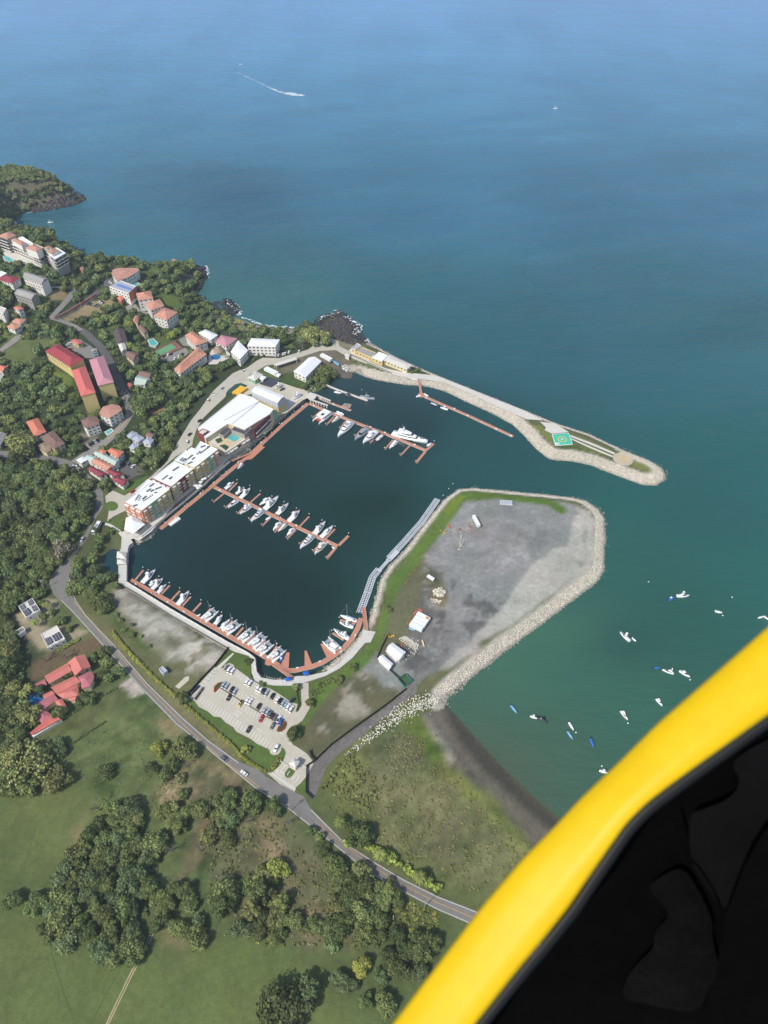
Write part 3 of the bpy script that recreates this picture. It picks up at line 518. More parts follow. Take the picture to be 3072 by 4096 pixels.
# ---------------- helicopter pads on the breakwater
P4 = ats('g', [(665,80),(812,68),(845,165),(695,177)], GZ+.45)
hp_ = empty('helipad', (sum(p[0] for p in P4)/4, sum(p[1] for p in P4)/4, GZ), 0, 'square turquoise landing pad with a white border and a yellow ring round the letter H', 'helipad')
hx, hy = hp_.location.x, hp_.location.y; loc4 = [(p[0]-hx, p[1]-hy) for p in P4]
teal = mat('pad_turquoise', srgb(66,190,160), rough=.6, var=.05, scale=.3); padwhite = mat('pad_white', srgb(225,232,228), rough=.6, var=.03); padyel = mat('pad_yellow', srgb(226,176,62), rough=.6, var=.08)
obj('pad_slab', MB().prism(loc4, 0, .40).mesh('pad_slab', padwhite), hp_)
obj('painted_field', MB().prism([(x*.94, y*.94) for x, y in loc4], .3, .412).mesh('painted_field', teal), hp_)
def ringmesh(r0, r1, z0, z1, n=40, a0=0, a1=2*math.pi):
    mb = MB()
    for k in range(n):
        a, b = a0+(a1-a0)*k/n, a0+(a1-a0)*(k+1)/n
        mb.prism([(r0*math.cos(a),r0*math.sin(a)),(r1*math.cos(a),r1*math.sin(a)),(r1*math.cos(b),r1*math.sin(b)),(r0*math.cos(b),r0*math.sin(b))], z0, z1)
    return mb
obj('yellow_ring', ringmesh(2.9, 3.75, .3, .425).mesh('yellow_ring', padyel), hp_)
d4, _ = nrm(P4[0], P4[1]); pr = math.atan2(d4[1], d4[0])
hm = MB().box(-1.25,-.75,.3,1.25,-.35,.43).box(-1.25,.35,.3,1.25,.75,.43).box(-.18,-.35,.3,.18,.35,.43)
o = obj('letter_h', hm.mesh('letter_h', padwhite), hp_); o.rotation_euler.z = pr
bd = Vector((loc4[3][0]*.72, loc4[3][1]*.72, 0)); o = obj('weight_panel', MB().box(-1.6,-1.3,.3,1.6,1.3,.428).mesh('weight_panel', padwhite), hp_, bd, pr)
darkp = mat('dark_paint', srgb(90,130,135), rough=.6); obj('panel_lettering', MB().box(.35,.3,.43,.9,.9,.436).box(-1.1,-.95,.43,-.1,-.35,.436).box(.3,-.95,.43,1.2,-.4,.436).box(-1.1,.2,.43,-.6,.8,.436).mesh('panel_lettering', darkp), o)
cc = at('g', (1280,293), GZ+.3); cp = empty('round_helipad', (cc[0], cc[1], GZ), 0, 'round bare concrete landing pad with thin yellow rings near the breakwater tip', 'helipad')
obj('pad_disc', MB().prism([(7.6*math.cos(k*math.pi/24), 7.6*math.sin(k*math.pi/24)) for k in range(48)], 0, .3).mesh('pad_disc', mat('pad_concrete', srgb(184,174,152), rough=.85, var=.06, dirt=.1)), cp)
ry = ringmesh(3.3, 3.7, .2, .312); ry2 = ringmesh(2.75, 2.95, .2, .312); obj('yellow_ring', ry.mesh('yellow_ring', padyel), cp); obj('yellow_ring', ry2.mesh('yellow_ring2', padyel), cp)
o = obj('centre_line', MB().box(-3.2,-.1,.2,3.2,.1,.314).mesh('centre_line', padyel), cp); o.rotation_euler.z = -.5
# ---------------- floating docks
deck_m = mat('deck_terracotta', srgb(190,132,108), rough=.8, var=.09, scale=.8, dirt=.12); rim_m = mat('dock_rim', srgb(205,190,180), rough=.7, var=.05)
pile_m = mat('pile', srgb(46,46,46), rough=.7); cap_m = mat('pile_cap', srgb(238,238,232), rough=.5, var=0); boxw = mat('white_fibreglass', srgb(232,232,228), rough=.4, var=.02)
steel_m = mat('galvanised', srgb(205,210,216), rough=.6, metal=0.0, var=.1, scale=1.5)
pile_me = MB().tube((0,0,-2),(0,0,2.6),.2,n=8).mesh('piling', pile_m); cap_me = MB().ball((0,0,2.85),.36,8,5).mesh('pile_cap', cap_m, True)
ped_me = MB().box(-.22,-.22,0,.22,.22,1.05).mesh('pedestal', boxw); dbox_me = MB().box(-.75,-.3,0,.75,.3,.65).mesh('dock_box', boxw)
FP_DOCK = []
def dock(name, label, cat, walk, fingers=(), wd=2.6, fwd=1.1, z=.55, piles=True, stepp=14, mdeck=None, group=None, extra=(), peds=True):
    """walk: polyline (crop, pts); fingers: pairs of points; all at deck height"""
    c, pts = walk; W_ = ats(c, pts, z); cx, cy = W_[len(W_)//2]
    root = empty(name, (cx, cy, 0), 0, label, cat, group); md = mdeck or deck_m
    loc = lambda P: [(p[0]-cx, p[1]-cy) for p in P]
    big = strip(loc(W_), wd); rim = strip(loc(W_), wd+.28)
    obj('deck', MB().prism(big, z-.1, z+.02).mesh('deck', md), root); obj('rim', MB().prism(rim, z-.5, z-.015).mesh('rim', rim_m), root)
    for k, fg in enumerate(fingers):
        fw = fwd; cf = c
        a, b = fg[0], fg[1]
        if len(fg) > 2: fw = fg[2]
        A, B_ = loc([at(cf, a, z), at(cf, b, z)]); d, L = nrm(A, B_); cm_ = ((A[0]+B_[0])/2+d[0]*wd/4, (A[1]+B_[1])/2+d[1]*wd/4)
        f_ = obj('finger_pier', MB().obox(cm_, d, L-wd/2, fw, z-.12, z-.01).mesh('finger_pier', md), root)
        obj('rim', MB().obox(cm_, d, L-wd/2+.1, fw+.22, z-.45, z-.13).mesh('rim', rim_m), f_)
        if piles:
            pp = obj('piling', pile_me, root, (B_[0]+d[0]*.5, B_[1]+d[1]*.5, 0)); obj('pile_cap', cap_me, pp)
    for poly in extra:
        obj('dock_platform', MB().prism(loc(ats(c, poly, z)), z-.4, z+.005).mesh('dock_platform', md), root)
    if peds:
        acc = 6
        for a, b in zip(loc(W_)[:-1], loc(W_)[1:]):
            d, L = nrm(a, b); t = acc
            while t < L:
                n = (-d[1], d[0]); s_ = 1 if int(t) % 2 else -1
                o = obj('power_pedestal', ped_me if int(t/stepp) % 2 else dbox_me, root, (a[0]+d[0]*t+n[0]*s_*(wd/2-.3), a[1]+d[1]*t+n[1]*s_*(wd/2-.3), z), math.atan2(d[1], d[0])); t += stepp
            acc = t-L
    return root
G_D = 'terracotta floating docks in the basin'
dock('floating_dock', 'long terracotta floating dock running along the riprap in front of the apartment blocks', 'dock', ('b', [(1150,1325),(940,1500),(770,1655),(640,1775),(560,1835),(330,2030),(110,2210),(-126,2407)]), (), 3.0, group=G_D, extra=[[(665,1740),(740,1690),(778,1702),(665,1805),(610,1812),(600,1800)]])
dock('floating_dock', 'terracotta finger dock with the large three-deck yacht alongside, nearest the hangar', 'dock', ('d', [(78,890),(250,965),(480,1057),(700,1140),(900,1220),(1090,1300)]), [((185,950),(108,1020)),((300,1000),(225,1080)),((395,1040),(345,1115)),((550,1100),(472,1180)),((690,1148),(605,1235)),((810,1200),(732,1290)),((955,1250),(866,1345)),((1080,1305),(1155,1240),1.8),((1090,1300),(1003,1405),1.8)], 2.4, group=G_D)
dock('floating_dock', 'terracotta finger dock in the middle of the basin with boats moored on both sides', 'dock', ('m', [(255,160),(600,325),(900,475),(1200,615),(1425,722)]), [((385,205),(470,118)),((500,255),(590,170)),((590,310),(690,222)),((715,365),(800,272)),((820,425),(915,325)),((940,478),(1032,385)),((1055,542),(1152,440)),((1180,598),(1272,500)),((1300,658),(1397,558)),((1425,722),(1525,622),1.8),((1415,722),(1320,838),1.8),((350,215),(245,303)),((460,268),(358,358)),((565,320),(473,415)),((690,380),(588,473)),((800,435),(708,528)),((905,490),(825,590)),((1035,555),(943,652)),((1165,612),(1065,708)),((1285,668),(1190,773))], 2.4, group=G_D)
dock('floating_dock', 'terracotta finger dock below the sea wall with moored catamarans', 'dock', ('e', [(155,258),(500,450),(800,625),(1100,795),(1330,928)]), [((190,265),(266,172)),((235,290),(312,196)),((330,345),(403,250)),((415,388),(493,305)),((500,440),(582,352)),((595,492),(675,402)),((685,542),(765,455)),((775,595),(848,505)),((865,648),(943,560)),((960,702),(1035,612)),((1055,755),(1130,668)),((1150,810),(1225,726)),((1250,868),(1320,775)),((1350,925),(1420,832))], 2.6, group=G_D, extra=[[(1325,930),(1395,945),(1525,1030),(1520,1052),(1385,985),(1350,1000),(1315,985)]])
dock('floating_dock', 'curved terracotta floating dock in the rounded corner of the basin', 'dock', ('f', [(0,1042),(60,1040),(215,1005),(300,972),(400,912),(480,852),(560,760),(610,668),(636,588)]), [((500,785),(390,715)),((605,640),(455,602))], 2.8, group=G_D, extra=[[(148,1015),(217,1000),(166,870),(148,870)],[(345,940),(398,900),(310,808),(285,812)]])
dock('wedge_pier', 'tapering terracotta pier beside the blue dinghy at the dock corner', 'dock', ('e', [(1475,1000),(1518,890)]), (), 1.5, extra=[[(1455,990),(1522,1025),(1530,885),(1503,885)]], peds=False)
dock('floating_dock', 'terracotta floating dock reached from the breakwater by a red gangway', 'dock', ('d', [(1045,818),(1230,900),(1450,995),(1659,1092),(1745,1132),(1841,1177)]), (), 2.2, group=G_D, extra=[[(1015,815),(1035,800),(1080,805),(1105,825),(1090,840),(1030,838)]])
dock('concrete_pier', 'narrow concrete pier where the grey patrol boat is moored', 'pier', ('d', [(-12,640),(130,690),(300,765),(450,820),(585,868)]), (), 1.8, mdeck=pale_concrete, z=.9, piles=False)
dock('service_dock', 'short terracotta dock beside the concrete boat lift beams', 'dock', ('b', [(1215,1262),(1370,1330),(1522,1385)]), (), 1.8)
def gang(c, a, b, z0, z1, wd, label, m=None, rail=True):
    A, B_ = at(c, a, z0), at(c, b, z1); d, L = nrm(A, B_); r = empty('gangway', (A[0], A[1], 0), math.atan2(d[1], d[0]), label, 'gangway')
    obj('walkway', MB().add([(0,-wd/2,z0),(L,-wd/2,z1),(L,wd/2,z1),(0,wd/2,z0),(0,-wd/2,z0-.25),(L,-wd/2,z1-.25),(L,wd/2,z1-.25),(0,wd/2,z0-.25)], [(0,1,2,3),(4,5,6,7),(0,1,5,4),(3,2,6,7),(0,3,7,4),(1,2,6,5)]).mesh('walkway', m or deck_m), r)
    for s_ in (-1, 1):
        mb = MB().tube((0,s_*wd/2,z0+1),(L,s_*wd/2,z1+1),.07,n=4)
        for k in range(8): t = k/7; mb.tube((L*t,s_*wd/2,z0+(z1-z0)*t),(L*t,s_*wd/2,z0+(z1-z0)*t+1),.05,n=4)
        obj('handrail', mb.mesh('handrail', rim_m), r)
gang('e', (1385,988), (1560,1112), .7, 3.4, 2.0, 'railed gangway from the corner dock up to the boulder slope by the blue bins')
gang('f', (657,492), (680,692), .8, 3.4, 2.4, 'straight terracotta gangway linking the grey steel frames to the square landing')
gang('b', (655,1752), (492,1822), .7, 3.2, 1.8, 'low railed gangway from the long dock to the quay below the pool building')
gang('d', (1045,805), (1025,682), .7, 3.3, 1.8, 'red gangway down the boulder slope of the breakwater')
# steel frame walkway awaiting its deck
def lattice(c, segs, label):
    A0 = at(c, segs[0][0], .6); root = empty('steel_frame_walkway', (A0[0], A0[1], 0), 0, label, 'walkway')
    for a, b, wd in segs:
        A, B_ = at(c, a, .6), at(c, b, .6); d, L = nrm(A, B_); n = (-d[1], d[0]); mb = MB(); A = (A[0]-A0[0], A[1]-A0[1])
        pt = lambda t, s_: (A[0]+d[0]*t+n[0]*s_*wd/2, A[1]+d[1]*t+n[1]*s_*wd/2, .6)
        for s_ in (-1, -.33, .33, 1): mb.tube(pt(0, s_), pt(L, s_), .24, n=4)
        k = 0.
        while k < L-.1: mb.tube(pt(k, -1), pt(k, 1), .2, n=4); mb.tube(pt(k, -1), pt(min(k+1.4, L), -.33), .1, n=4); mb.tube(pt(k, 1), pt(min(k+1.4, L), .33), .1, n=4); k += 1.4
        obj('frame_section', mb.mesh('frame_section', steel_m), root); k = 0
        while k < L: p = pt(k+2, -1.05); q = obj('float', MB().box(-.5,-.35,-.3,.5,.35,.4).mesh('float', pile_m), root, (p[0], p[1], 0), math.atan2(d[1], d[0])); k += 9
    return root
lattice('d', [((1188,1722),(1050,1920),4.2),((1050,1920),(905,2085),4.2),((905,2085),(770,2230),4.2)], 'upper straight length of grey steel lattice walkway beside the island shore')
lattice('f', [((950,10),(870,90),3.2),((870,90),(790,180),2.0),((790,165),(735,235),4.4),((735,235),(690,370),4.4),((690,370),(625,545),4.4)], 'lower bent length of grey steel lattice walkway ending at the terracotta gangway')
lt = empty('boat_lift_pier', (*at('b', (1180,1265), 3.2), 0), 0, 'pale concrete boat lift pier with two beams on columns over the water', 'pier'); cx, cy = lt.location.x, lt.location.y
loc_ = lambda c, pts, z: [(p[0]-cx, p[1]-cy) for p in ats(c, pts, z)]
obj('platform', MB().prism(loc_('b', [(1120,1265),(1165,1228),(1228,1248),(1215,1275),(1190,1300)], 3.4), 2.6, 3.4).mesh('platform', pale_concrete), lt)
for a, b in (((1160,1285),(1322,1340)), ((1222,1250),(1345,1300))):
    A, B_ = loc_('b', [a, b], 3.3); d, L = nrm(A, B_); bm_ = obj('beam', MB().obox(((A[0]+B_[0])/2,(A[1]+B_[1])/2), d, L, 1.0, 2.5, 3.3).mesh('beam', pale_concrete), lt)
    for k in range(7): t = L*(k+.5)/7; obj('column', MB().obox((A[0]+d[0]*t, A[1]+d[1]*t), d, .8, .8, -1, 2.5).mesh('column', pale_concrete), bm_)
fr = empty('steel_cradle', (*at('b', (1480,1340), 1), 0), math.radians(-12), 'group of pale steel rails on floats at the end of the service dock', 'rails')
for k in range(4): obj('rail', MB().box(-4+k*.5,-2.6+k*1.5,.5,4,-2.3+k*1.5,.9).mesh('rail', rim_m), fr)
# channel piles and mooring buoys
for p, lb in (((1322,1587),'farthest'), ((1286,1630),'middle'), ((1238,1688),'nearest')):
    a = at('d', p, 2.8); r = empty('channel_pile', (*a, 0), 0, f'dark white-capped pile in the harbour mouth, {lb} of three', 'pile', 'piles in the harbour mouth'); obj('post', pile_me, r); obj('pile_cap', cap_me, r)
buoy_me = MB().ball((0,0,.12),.42,8,5).mesh('buoy', cap_m, True)
for c, p, lb in (('n',(952,41),'off the bend of the boulder wall'),('n',(1447,132),'right of the two upper anchored boats'),('n',(1391,240),'beside the small white skiff'),('n',(830,877),'below the white cruiser in mid cove'),('n',(523,932),'right of the blue and black skiff'),('n',(1198,620),'below the white motorboat near the yellow frame'),('d',(534,776),'by the grey patrol boat in the basin'),('z',(1300,1655),'close to the cove beach')):
    tag(obj('mooring_buoy', buoy_me, None, (*at(c, p, 0), 0)), 'small round white mooring buoy '+lb, 'buoy', 'mooring buoys')
# lamp posts on the water side of the long dock
lampp = MB().tube((0,0,.5),(0,0,3.6),.07,n=5).mesh('lamp_pole', pile_m); lampg = MB().ball((0,0,3.8),.34,8,5).mesh('lamp_globe', cap_m, True)
for k, p in enumerate([(905,1500),(780,1620),(650,1730),(550,1795),(398,1948),(243,2080),(1030,1395)]):
    a = at('b', p, 3.5); r = empty('dock_lamp', (*a, 0), 0, f'slim lamp post with a white globe, {OR[k]} in the upper run beside the long dock', 'lamp post', 'globe lamps along the long dock'); obj('pole', lampp, r); obj('globe', lampg, r)
for k, p in enumerate([(580,1632),(797,1450),(425,1785),(1003,1277)]):
    a = at('o', p, 3.5); r = empty('dock_lamp', (*a, 0), 0, f'slim lamp post with a white globe, {OR[k]} in the lower run beside the long dock', 'lamp post', 'globe lamps along the long dock'); obj('pole', lampp, r); obj('globe', lampg, r)
# ---------------- boats
gel = mat('gelcoat', srgb(238,240,240), rough=.25, var=.02, spec=.5); gelw = mat('cream_gelcoat', srgb(226,222,210), rough=.3, var=.03); glassb = mat('boat_glass', (.012,.014,.018), rough=.12, var=0, spec=.6)
navy = mat('navy_gel', srgb(40,52,78), rough=.3, var=.03); teak = mat('teak', srgb(172,128,98), rough=.7, var=.08, scale=2); greyb = mat('grey_gel', srgb(150,158,162), rough=.4, var=.04); rib_m = mat('dark_rib', srgb(52,58,68), rough=.6)
pale = mat('pale_deck', srgb(212,214,210), rough=.6, var=.04, scale=1.5); blueb = mat('blue_boat_paint', srgb(52,110,190), rough=.4, var=.05); lblue = mat('light_blue_boat_paint', srgb(120,170,205), rough=.4, var=.05); canvas_ = mat('dark_canvas', srgb(26,30,38), rough=.8)
alu = mat('mast_aluminium', srgb(190,190,188), rough=.4, metal=.4, var=0); rust = mat('red_antifoul', srgb(196,70,50), rough=.5); sand_c = mat('beige_canvas', srgb(200,190,165), rough=.8)
def hullrings(L, B, Hs, Hb, draft=.5, sharp=1.6, aft=.88, y0=0., ins=0.):
    """sections from stern (x=-L/2) to bow (x=L/2)"""
    r = []
    for i in range(11):
        t = i/10; x = -L/2+L*t; bw = B/2*(aft+(1-aft)*min(t/.35, 1))*(1-max(0, (t-.42)/.58)**sharp*.985)-ins; bw = max(bw, .02); sh = Hs+(Hb-Hs)*t**2
        k = bw*.82; r.append([(x, y0-bw, sh), (x, y0-bw*.98, sh*.45), (x, y0-k*.8, -draft*.4), (x, y0, -draft), (x, y0+k*.8, -draft*.4), (x, y0+bw*.98, sh*.45), (x, y0+bw, sh)])
    return r
def deckmesh(L, B, Hs, Hb, dz=-.12, t0=0., t1=1., sharp=1.6, aft=.88, y0=0., ins=.12):
    v = []; n = 0
    for i in range(11):
        t = t0+(t1-t0)*i/10; x = -L/2+L*t; bw = B/2*(aft+(1-aft)*min(t/.35, 1))*(1-max(0, (t-.42)/.58)**sharp*.985)-ins; bw = max(bw, .015); sh = Hs+(Hb-Hs)*t**2+dz
        v += [(x, y0-bw, sh), (x, y0+bw, sh)]
    return v, [(2*i, 2*i+1, 2*i+3, 2*i+2) for i in range(10)]
def tier(x0, x1, b, z0, z1, rake0=.3, rake1=1.2, nose=.55, ins=.12):
    """superstructure block: raked front, narrowed nose"""
    m_ = x0+(x1-x0)*.62; bot = [(x0,-b/2,z0),(m_,-b/2,z0),(x1,-b/2*nose,z0),(x1,b/2*nose,z0),(m_,b/2,z0),(x0,b/2,z0)]
    b2 = b-2*ins; top = [(x0+rake0,-b2/2,z1),(m_-rake1*.5,-b2/2,z1),(x1-rake1,-b2/2*nose,z1),(x1-rake1,b2/2*nose,z1),(m_-rake1*.5,b2/2,z1),(x0+rake0,b2/2,z1)]
    return [bot, top]
BOATMESH = {}
def boatparts(kind, L, colr='w'):
    """list of (part name, mesh, parent index) for one boat; cached"""
    L = round(L*2)/2; key = (kind, L, colr)
    if key in BOATMESH: return BOATMESH[key]
    hm_ = {'w': gel, 'c': gelw, 'n': navy, 'g': greyb, 'b': blueb, 'l': lblue, 'd': rib_m}[colr]; out = []
    A = lambda n, mb, m_, par=None, sm=False: out.append((n, mb.mesh(n, m_, sm), par))
    if kind in ('yacht', 'fisher', 'mega', 'express', 'patrol'):
        B = L*{'yacht': .29, 'fisher': .31, 'mega': .225, 'express': .28, 'patrol': .24}[kind]; Hs, Hb = L*.075+.3, L*.12+.5
        A('hull', MB().loft(hullrings(L, B, Hs, Hb)), hm_, None, True)
        t0 = .0; v, f = deckmesh(L, B, Hs, Hb); A('deck', MB().add(v, f), pale if kind != 'express' else teak)
        z = Hs-.1
        if kind == 'express':
            A('cabin', MB().loft(tier(-L*.12, L*.26, B*.66, z, z+.95)), hm_); A('windscreen', MB().loft(tier(-L*.02, L*.2, B*.6, z+.62, z+1.25, .2, .9)), glassb); A('hardtop', MB().loft(tier(-L*.25, L*.08, B*.6, z+1.75, z+1.9, .1, .5)), hm_)
            A('cockpit_sole', MB().box(-L*.47,-B*.34,z-.35,-L*.14,B*.34,z+.06), teak)
        elif kind == 'fisher':
            A('cabin', MB().loft(tier(-L*.14, L*.2, B*.72, z, z+1.6, .1, 1.3)), hm_); A('window', MB().loft(tier(-L*.1, L*.185, B*.745, z+.7, z+1.25, .1, .6, .55)), glassb)
            A('flybridge', MB().loft(tier(-L*.12, L*.07, B*.56, z+1.6, z+2.4, .1, .6)), hm_); A('hardtop', MB().box(-L*.12,-B*.27,z+3.6,L*.03,B*.27,z+3.75), hm_)
            A('tower_legs', MB().tube((-L*.1,-B*.24,z+2.2),(-L*.1,-B*.24,z+3.6),.06,n=4).tube((-L*.1,B*.24,z+2.2),(-L*.1,B*.24,z+3.6),.06,n=4).tube((L*.02,-B*.22,z+2.2),(L*.01,-B*.22,z+3.6),.06,n=4).tube((L*.02,B*.22,z+2.2),(L*.01,B*.22,z+3.6),.06,n=4), alu)
            A('outrigger', MB().tube((0,-B*.4,z+.8),(-L*.22,-B*.95,z+L*.42),.07,.03,n=4), alu); A('outrigger', MB().tube((0,B*.4,z+.8),(-L*.22,B*.95,z+L*.42),.07,.03,n=4), alu)
            A('cockpit_sole', MB().box(-L*.475,-B*.36,z-.3,-L*.17,B*.36,z+.04), teak if int(L) % 2 else pale); A('foredeck_hatch', MB().box(L*.24,-.45,Hs+.35,L*.29,.45,Hs+.55), glassb)
        elif kind == 'yacht':
            A('cabin', MB().loft(tier(-L*.3, L*.2, B*.78, z, z+1.55, .1, 1.4)), hm_); A('window', MB().loft(tier(-L*.26, L*.185, B*.8, z+.65, z+1.2, .1, .7)), glassb)
            A('flybridge', MB().loft(tier(-L*.3, L*.06, B*.64, z+1.55, z+2.3, .1, 1.)), hm_); A('bridge_seats', MB().box(-L*.22,-B*.24,z+2.3,-L*.08,B*.2,z+2.42), greyb); A('windscreen', MB().loft(tier(-L*.0, L*.055, B*.55, z+2.15, z+2.7, .1, .6)), glassb)
            A('radar_arch', MB().box(-L*.26,-B*.3,z+2.3,-L*.22,-B*.26,z+3.5).box(-L*.26,B*.26,z+2.3,-L*.22,B*.3,z+3.5).box(-L*.27,-B*.3,z+3.5,-L*.19,B*.3,z+3.68), hm_)
            A('swim_platform', MB().box(-L*.54,-B*.36,.25,-L*.5,B*.36,.4), teak); A('foredeck_pad', MB().box(L*.24,-B*.13,Hs+.4,L*.34,B*.13,Hs+.52), greyb)
        elif kind == 'patrol':
            A('wheelhouse', MB().loft(tier(-L*.16, L*.2, B*.7, z, z+2., .1, 1.)), hm_); A('window', MB().loft(tier(-L*.13, L*.19, B*.73, z+1.1, z+1.6, .1, .5)), glassb); A('upper_deck', MB().loft(tier(-L*.13, L*.05, B*.55, z+2., z+2.6)), hm_)
            A('mast', MB().tube((-L*.05,0,z+2.5),(-L*.05,0,z+6),.12,.06).tube((-L*.05,-1,z+4.4),(-L*.05,1,z+4.4),.06), alu); A('aft_deck', MB().box(-L*.46,-B*.33,z-.1,-L*.18,B*.33,z+.12), greyb)
        else:
            A('main_saloon', MB().loft(tier(-L*.36, L*.24, B*.8, z, z+2.1, .2, 2.6)), hm_); A('saloon_window', MB().loft(tier(-L*.32, L*.222, B*.815, z+.8, z+1.5, .2, 1.2)), glassb)
            A('upper_saloon', MB().loft(tier(-L*.34, L*.1, B*.68, z+2.1, z+4., .3, 2.4)), hm_); A('bridge_window', MB().loft(tier(-L*.2, L*.085, B*.695, z+2.8, z+3.4, .2, 1.1)), glassb)
            A('sun_deck', MB().loft(tier(-L*.3, -L*.04, B*.56, z+4., z+4.8, .3, 1.6)), hm_); A('radar_mast', MB().box(-L*.2,-B*.22,z+4.8,-L*.165,B*.22,z+6.3).ball((-L*.18,-.9,z+6.8),.6).ball((-L*.18,.9,z+6.8),.6).tube((-L*.18,0,z+6),(-L*.19,0,z+9),.12), hm_)
            A('antenna', MB().tube((-L*.22,-B*.2,z+5),(-L*.3,-B*.3,z+10),.05,n=4).tube((-L*.22,B*.2,z+5),(-L*.26,B*.4,z+9),.05,n=4), alu); A('hull_windows', MB().box(-L*.2,-B*.502,Hs*.5,L*.12,B*.502,Hs*.68), glassb)
            A('foredeck_hatch', MB().box(L*.3,-.5,Hs+1.1,L*.33,.5,Hs+1.4).box(L*.36,-.4,Hs+1.3,L*.385,.4,Hs+1.6), glassb); A('swim_platform', MB().box(-L*.53,-B*.38,.3,-L*.5,B*.38,.5), teak)
        rail = MB(); 
        for s_ in (-1, 1):
            for i in range(5, 10):
                t = i/10; t2 = (i+1)/10 if i < 9 else .985; q = []
                for tt in (t, t2): bw = B/2*(1-max(0, (tt-.42)/.58)**1.6*.985)-.08; q.append((-L/2+L*tt, s_*bw, Hs+(Hb-Hs)*tt*tt+.55))
                rail.tube(q[0], q[1], .035, n=3)
        A('bow_rail', rail, alu)
    elif kind in ('console', 'launch', 'panga', 'dinghy'):
        B = L*{'console': .32, 'launch': .31, 'panga': .27, 'dinghy': .42}[kind]; Hs, Hb = .75+L*.01, 1.0+L*.03
        A('hull', MB().loft(hullrings(L, B, Hs, Hb, .3), True), hm_, None, True)
        v, f = deckmesh(L, B, Hs, Hb, -.25, ins=.2); v2 = [(a, b, max(c, Hs-.22)) for a, b, c in v]
        A('floor', MB().add(v2, f), {'b': pale, 'l': greyb}.get(colr, pale))
        if kind == 'console':
            A('console', MB().box(-L*.04,-B*.17,Hs-.2,L*.1,B*.17,Hs+.9), hm_); A('t_top', MB().box(-L*.17,-B*.3,Hs+1.75,L*.12,B*.3,Hs+1.87), boxw if colr != 'd' else canvas_)
            A('t_top_frame', MB().tube((-L*.12,-B*.24,Hs),(-L*.12,-B*.24,Hs+1.8),.05,n=4).tube((-L*.12,B*.24,Hs),(-L*.12,B*.24,Hs+1.8),.05,n=4).tube((L*.1,-B*.2,Hs),(L*.08,-B*.2,Hs+1.8),.05,n=4).tube((L*.1,B*.2,Hs),(L*.08,B*.2,Hs+1.8),.05,n=4), alu); A('seat', MB().box(-L*.2,-B*.2,Hs-.2,-L*.12,B*.2,Hs+.4), pale)
        elif kind == 'launch':
            A('cabin', MB().loft(tier(-L*.1, L*.24, B*.66, Hs-.1, Hs+.9, .1, .9)), hm_); A('window', MB().loft(tier(-L*.07, L*.2, B*.68, Hs+.35, Hs+.7, .1, .5)), glassb); A('bimini', MB().box(-L*.3,-B*.32,Hs+1.5,-L*.04,B*.32,Hs+1.6), boxw)
            A('bimini_frame', MB().tube((-L*.28,-B*.3,Hs),(-L*.28,-B*.3,Hs+1.5),.04,n=4).tube((-L*.28,B*.3,Hs),(-L*.28,B*.3,Hs+1.5),.04,n=4).tube((-L*.06,-B*.3,Hs),(-L*.06,-B*.3,Hs+1.5),.04,n=4).tube((-L*.06,B*.3,Hs),(-L*.06,B*.3,Hs+1.5),.04,n=4), alu)
        elif kind == 'panga':
            for k in range(4): A('bench', MB().box(-L*.32+k*L*.16,-B*.38,Hs-.2,-L*.32+k*L*.16+L*.05,B*.38,Hs-.02), boxw if colr == 'b' else hm_)
        A('outboard', MB().box(-L*.5-.45,-.28,.2,-L*.5-.02,.28,Hs+.55), canvas_ if kind != 'dinghy' else boxw)
    elif kind == 'tender':
        B = L*.44; mb = MB(); P_ = []
        for k in range(13): t = -1+k/6; P_.append((L*.5-abs(t)**3*L*.95*.5-abs(t)*L*.5+.0, B*.4*(1 if t > 0 else -1)*min(1, abs(t)*2.2), .4))
        for a, b in zip(P_[:-1], P_[1:]): mb.tube(a, b, B*.13, n=6)
        A('tube', mb, hm_, None, True); A('floor', MB().box(-L*.42,-B*.35,.1,L*.25,B*.35,.22), pale); A('console', MB().box(-L*.1,-B*.12,.2,L*.05,B*.12,1.), boxw); A('outboard', MB().box(-L*.5-.3,-.22,.1,-L*.5+.1,.22,1.), canvas_)
    elif kind in ('cat', 'powercat'):
        B = L*.54 if kind == 'cat' else L*.5; hb = B*.27
        for s_ in (-1, 1): A('hull', MB().loft(hullrings(L, hb, 1.35, 1.6, .5, y0=s_*(B/2-hb/2), aft=.8)), hm_, None, True)
        A('bridge_deck', MB().box(-L*.42,-B*.3,.9,L*.16,B*.3,1.55), hm_)
        if kind == 'cat':
            A('saloon', MB().loft(tier(-L*.22, L*.16, B*.62, 1.55, 2.7, .1, 1.5, .7, .3)), hm_); A('window', MB().loft(tier(-L*.2, L*.15, B*.635, 1.95, 2.35, .1, .7, .7, .12)), glassb)
            A('bimini', MB().box(-L*.4,-B*.25,3.1,-L*.2,B*.25,3.22), boxw); A('bimini_legs', MB().tube((-L*.38,-B*.23,1.5),(-L*.38,-B*.23,3.1),.06,n=4).tube((-L*.38,B*.23,1.5),(-L*.38,B*.23,3.1),.06,n=4), alu)
            A('trampoline', MB().box(L*.16,-B*.24,1.2,L*.36,B*.24,1.25), greyb); A('crossbeam', MB().tube((L*.37,-B*.36,1.35),(L*.37,B*.36,1.35),.12,n=5), alu); A('mast', MB().tube((L*.08,0,2.6),(L*.06,0,2.6+L*1.05),.14,.09,n=6), alu)
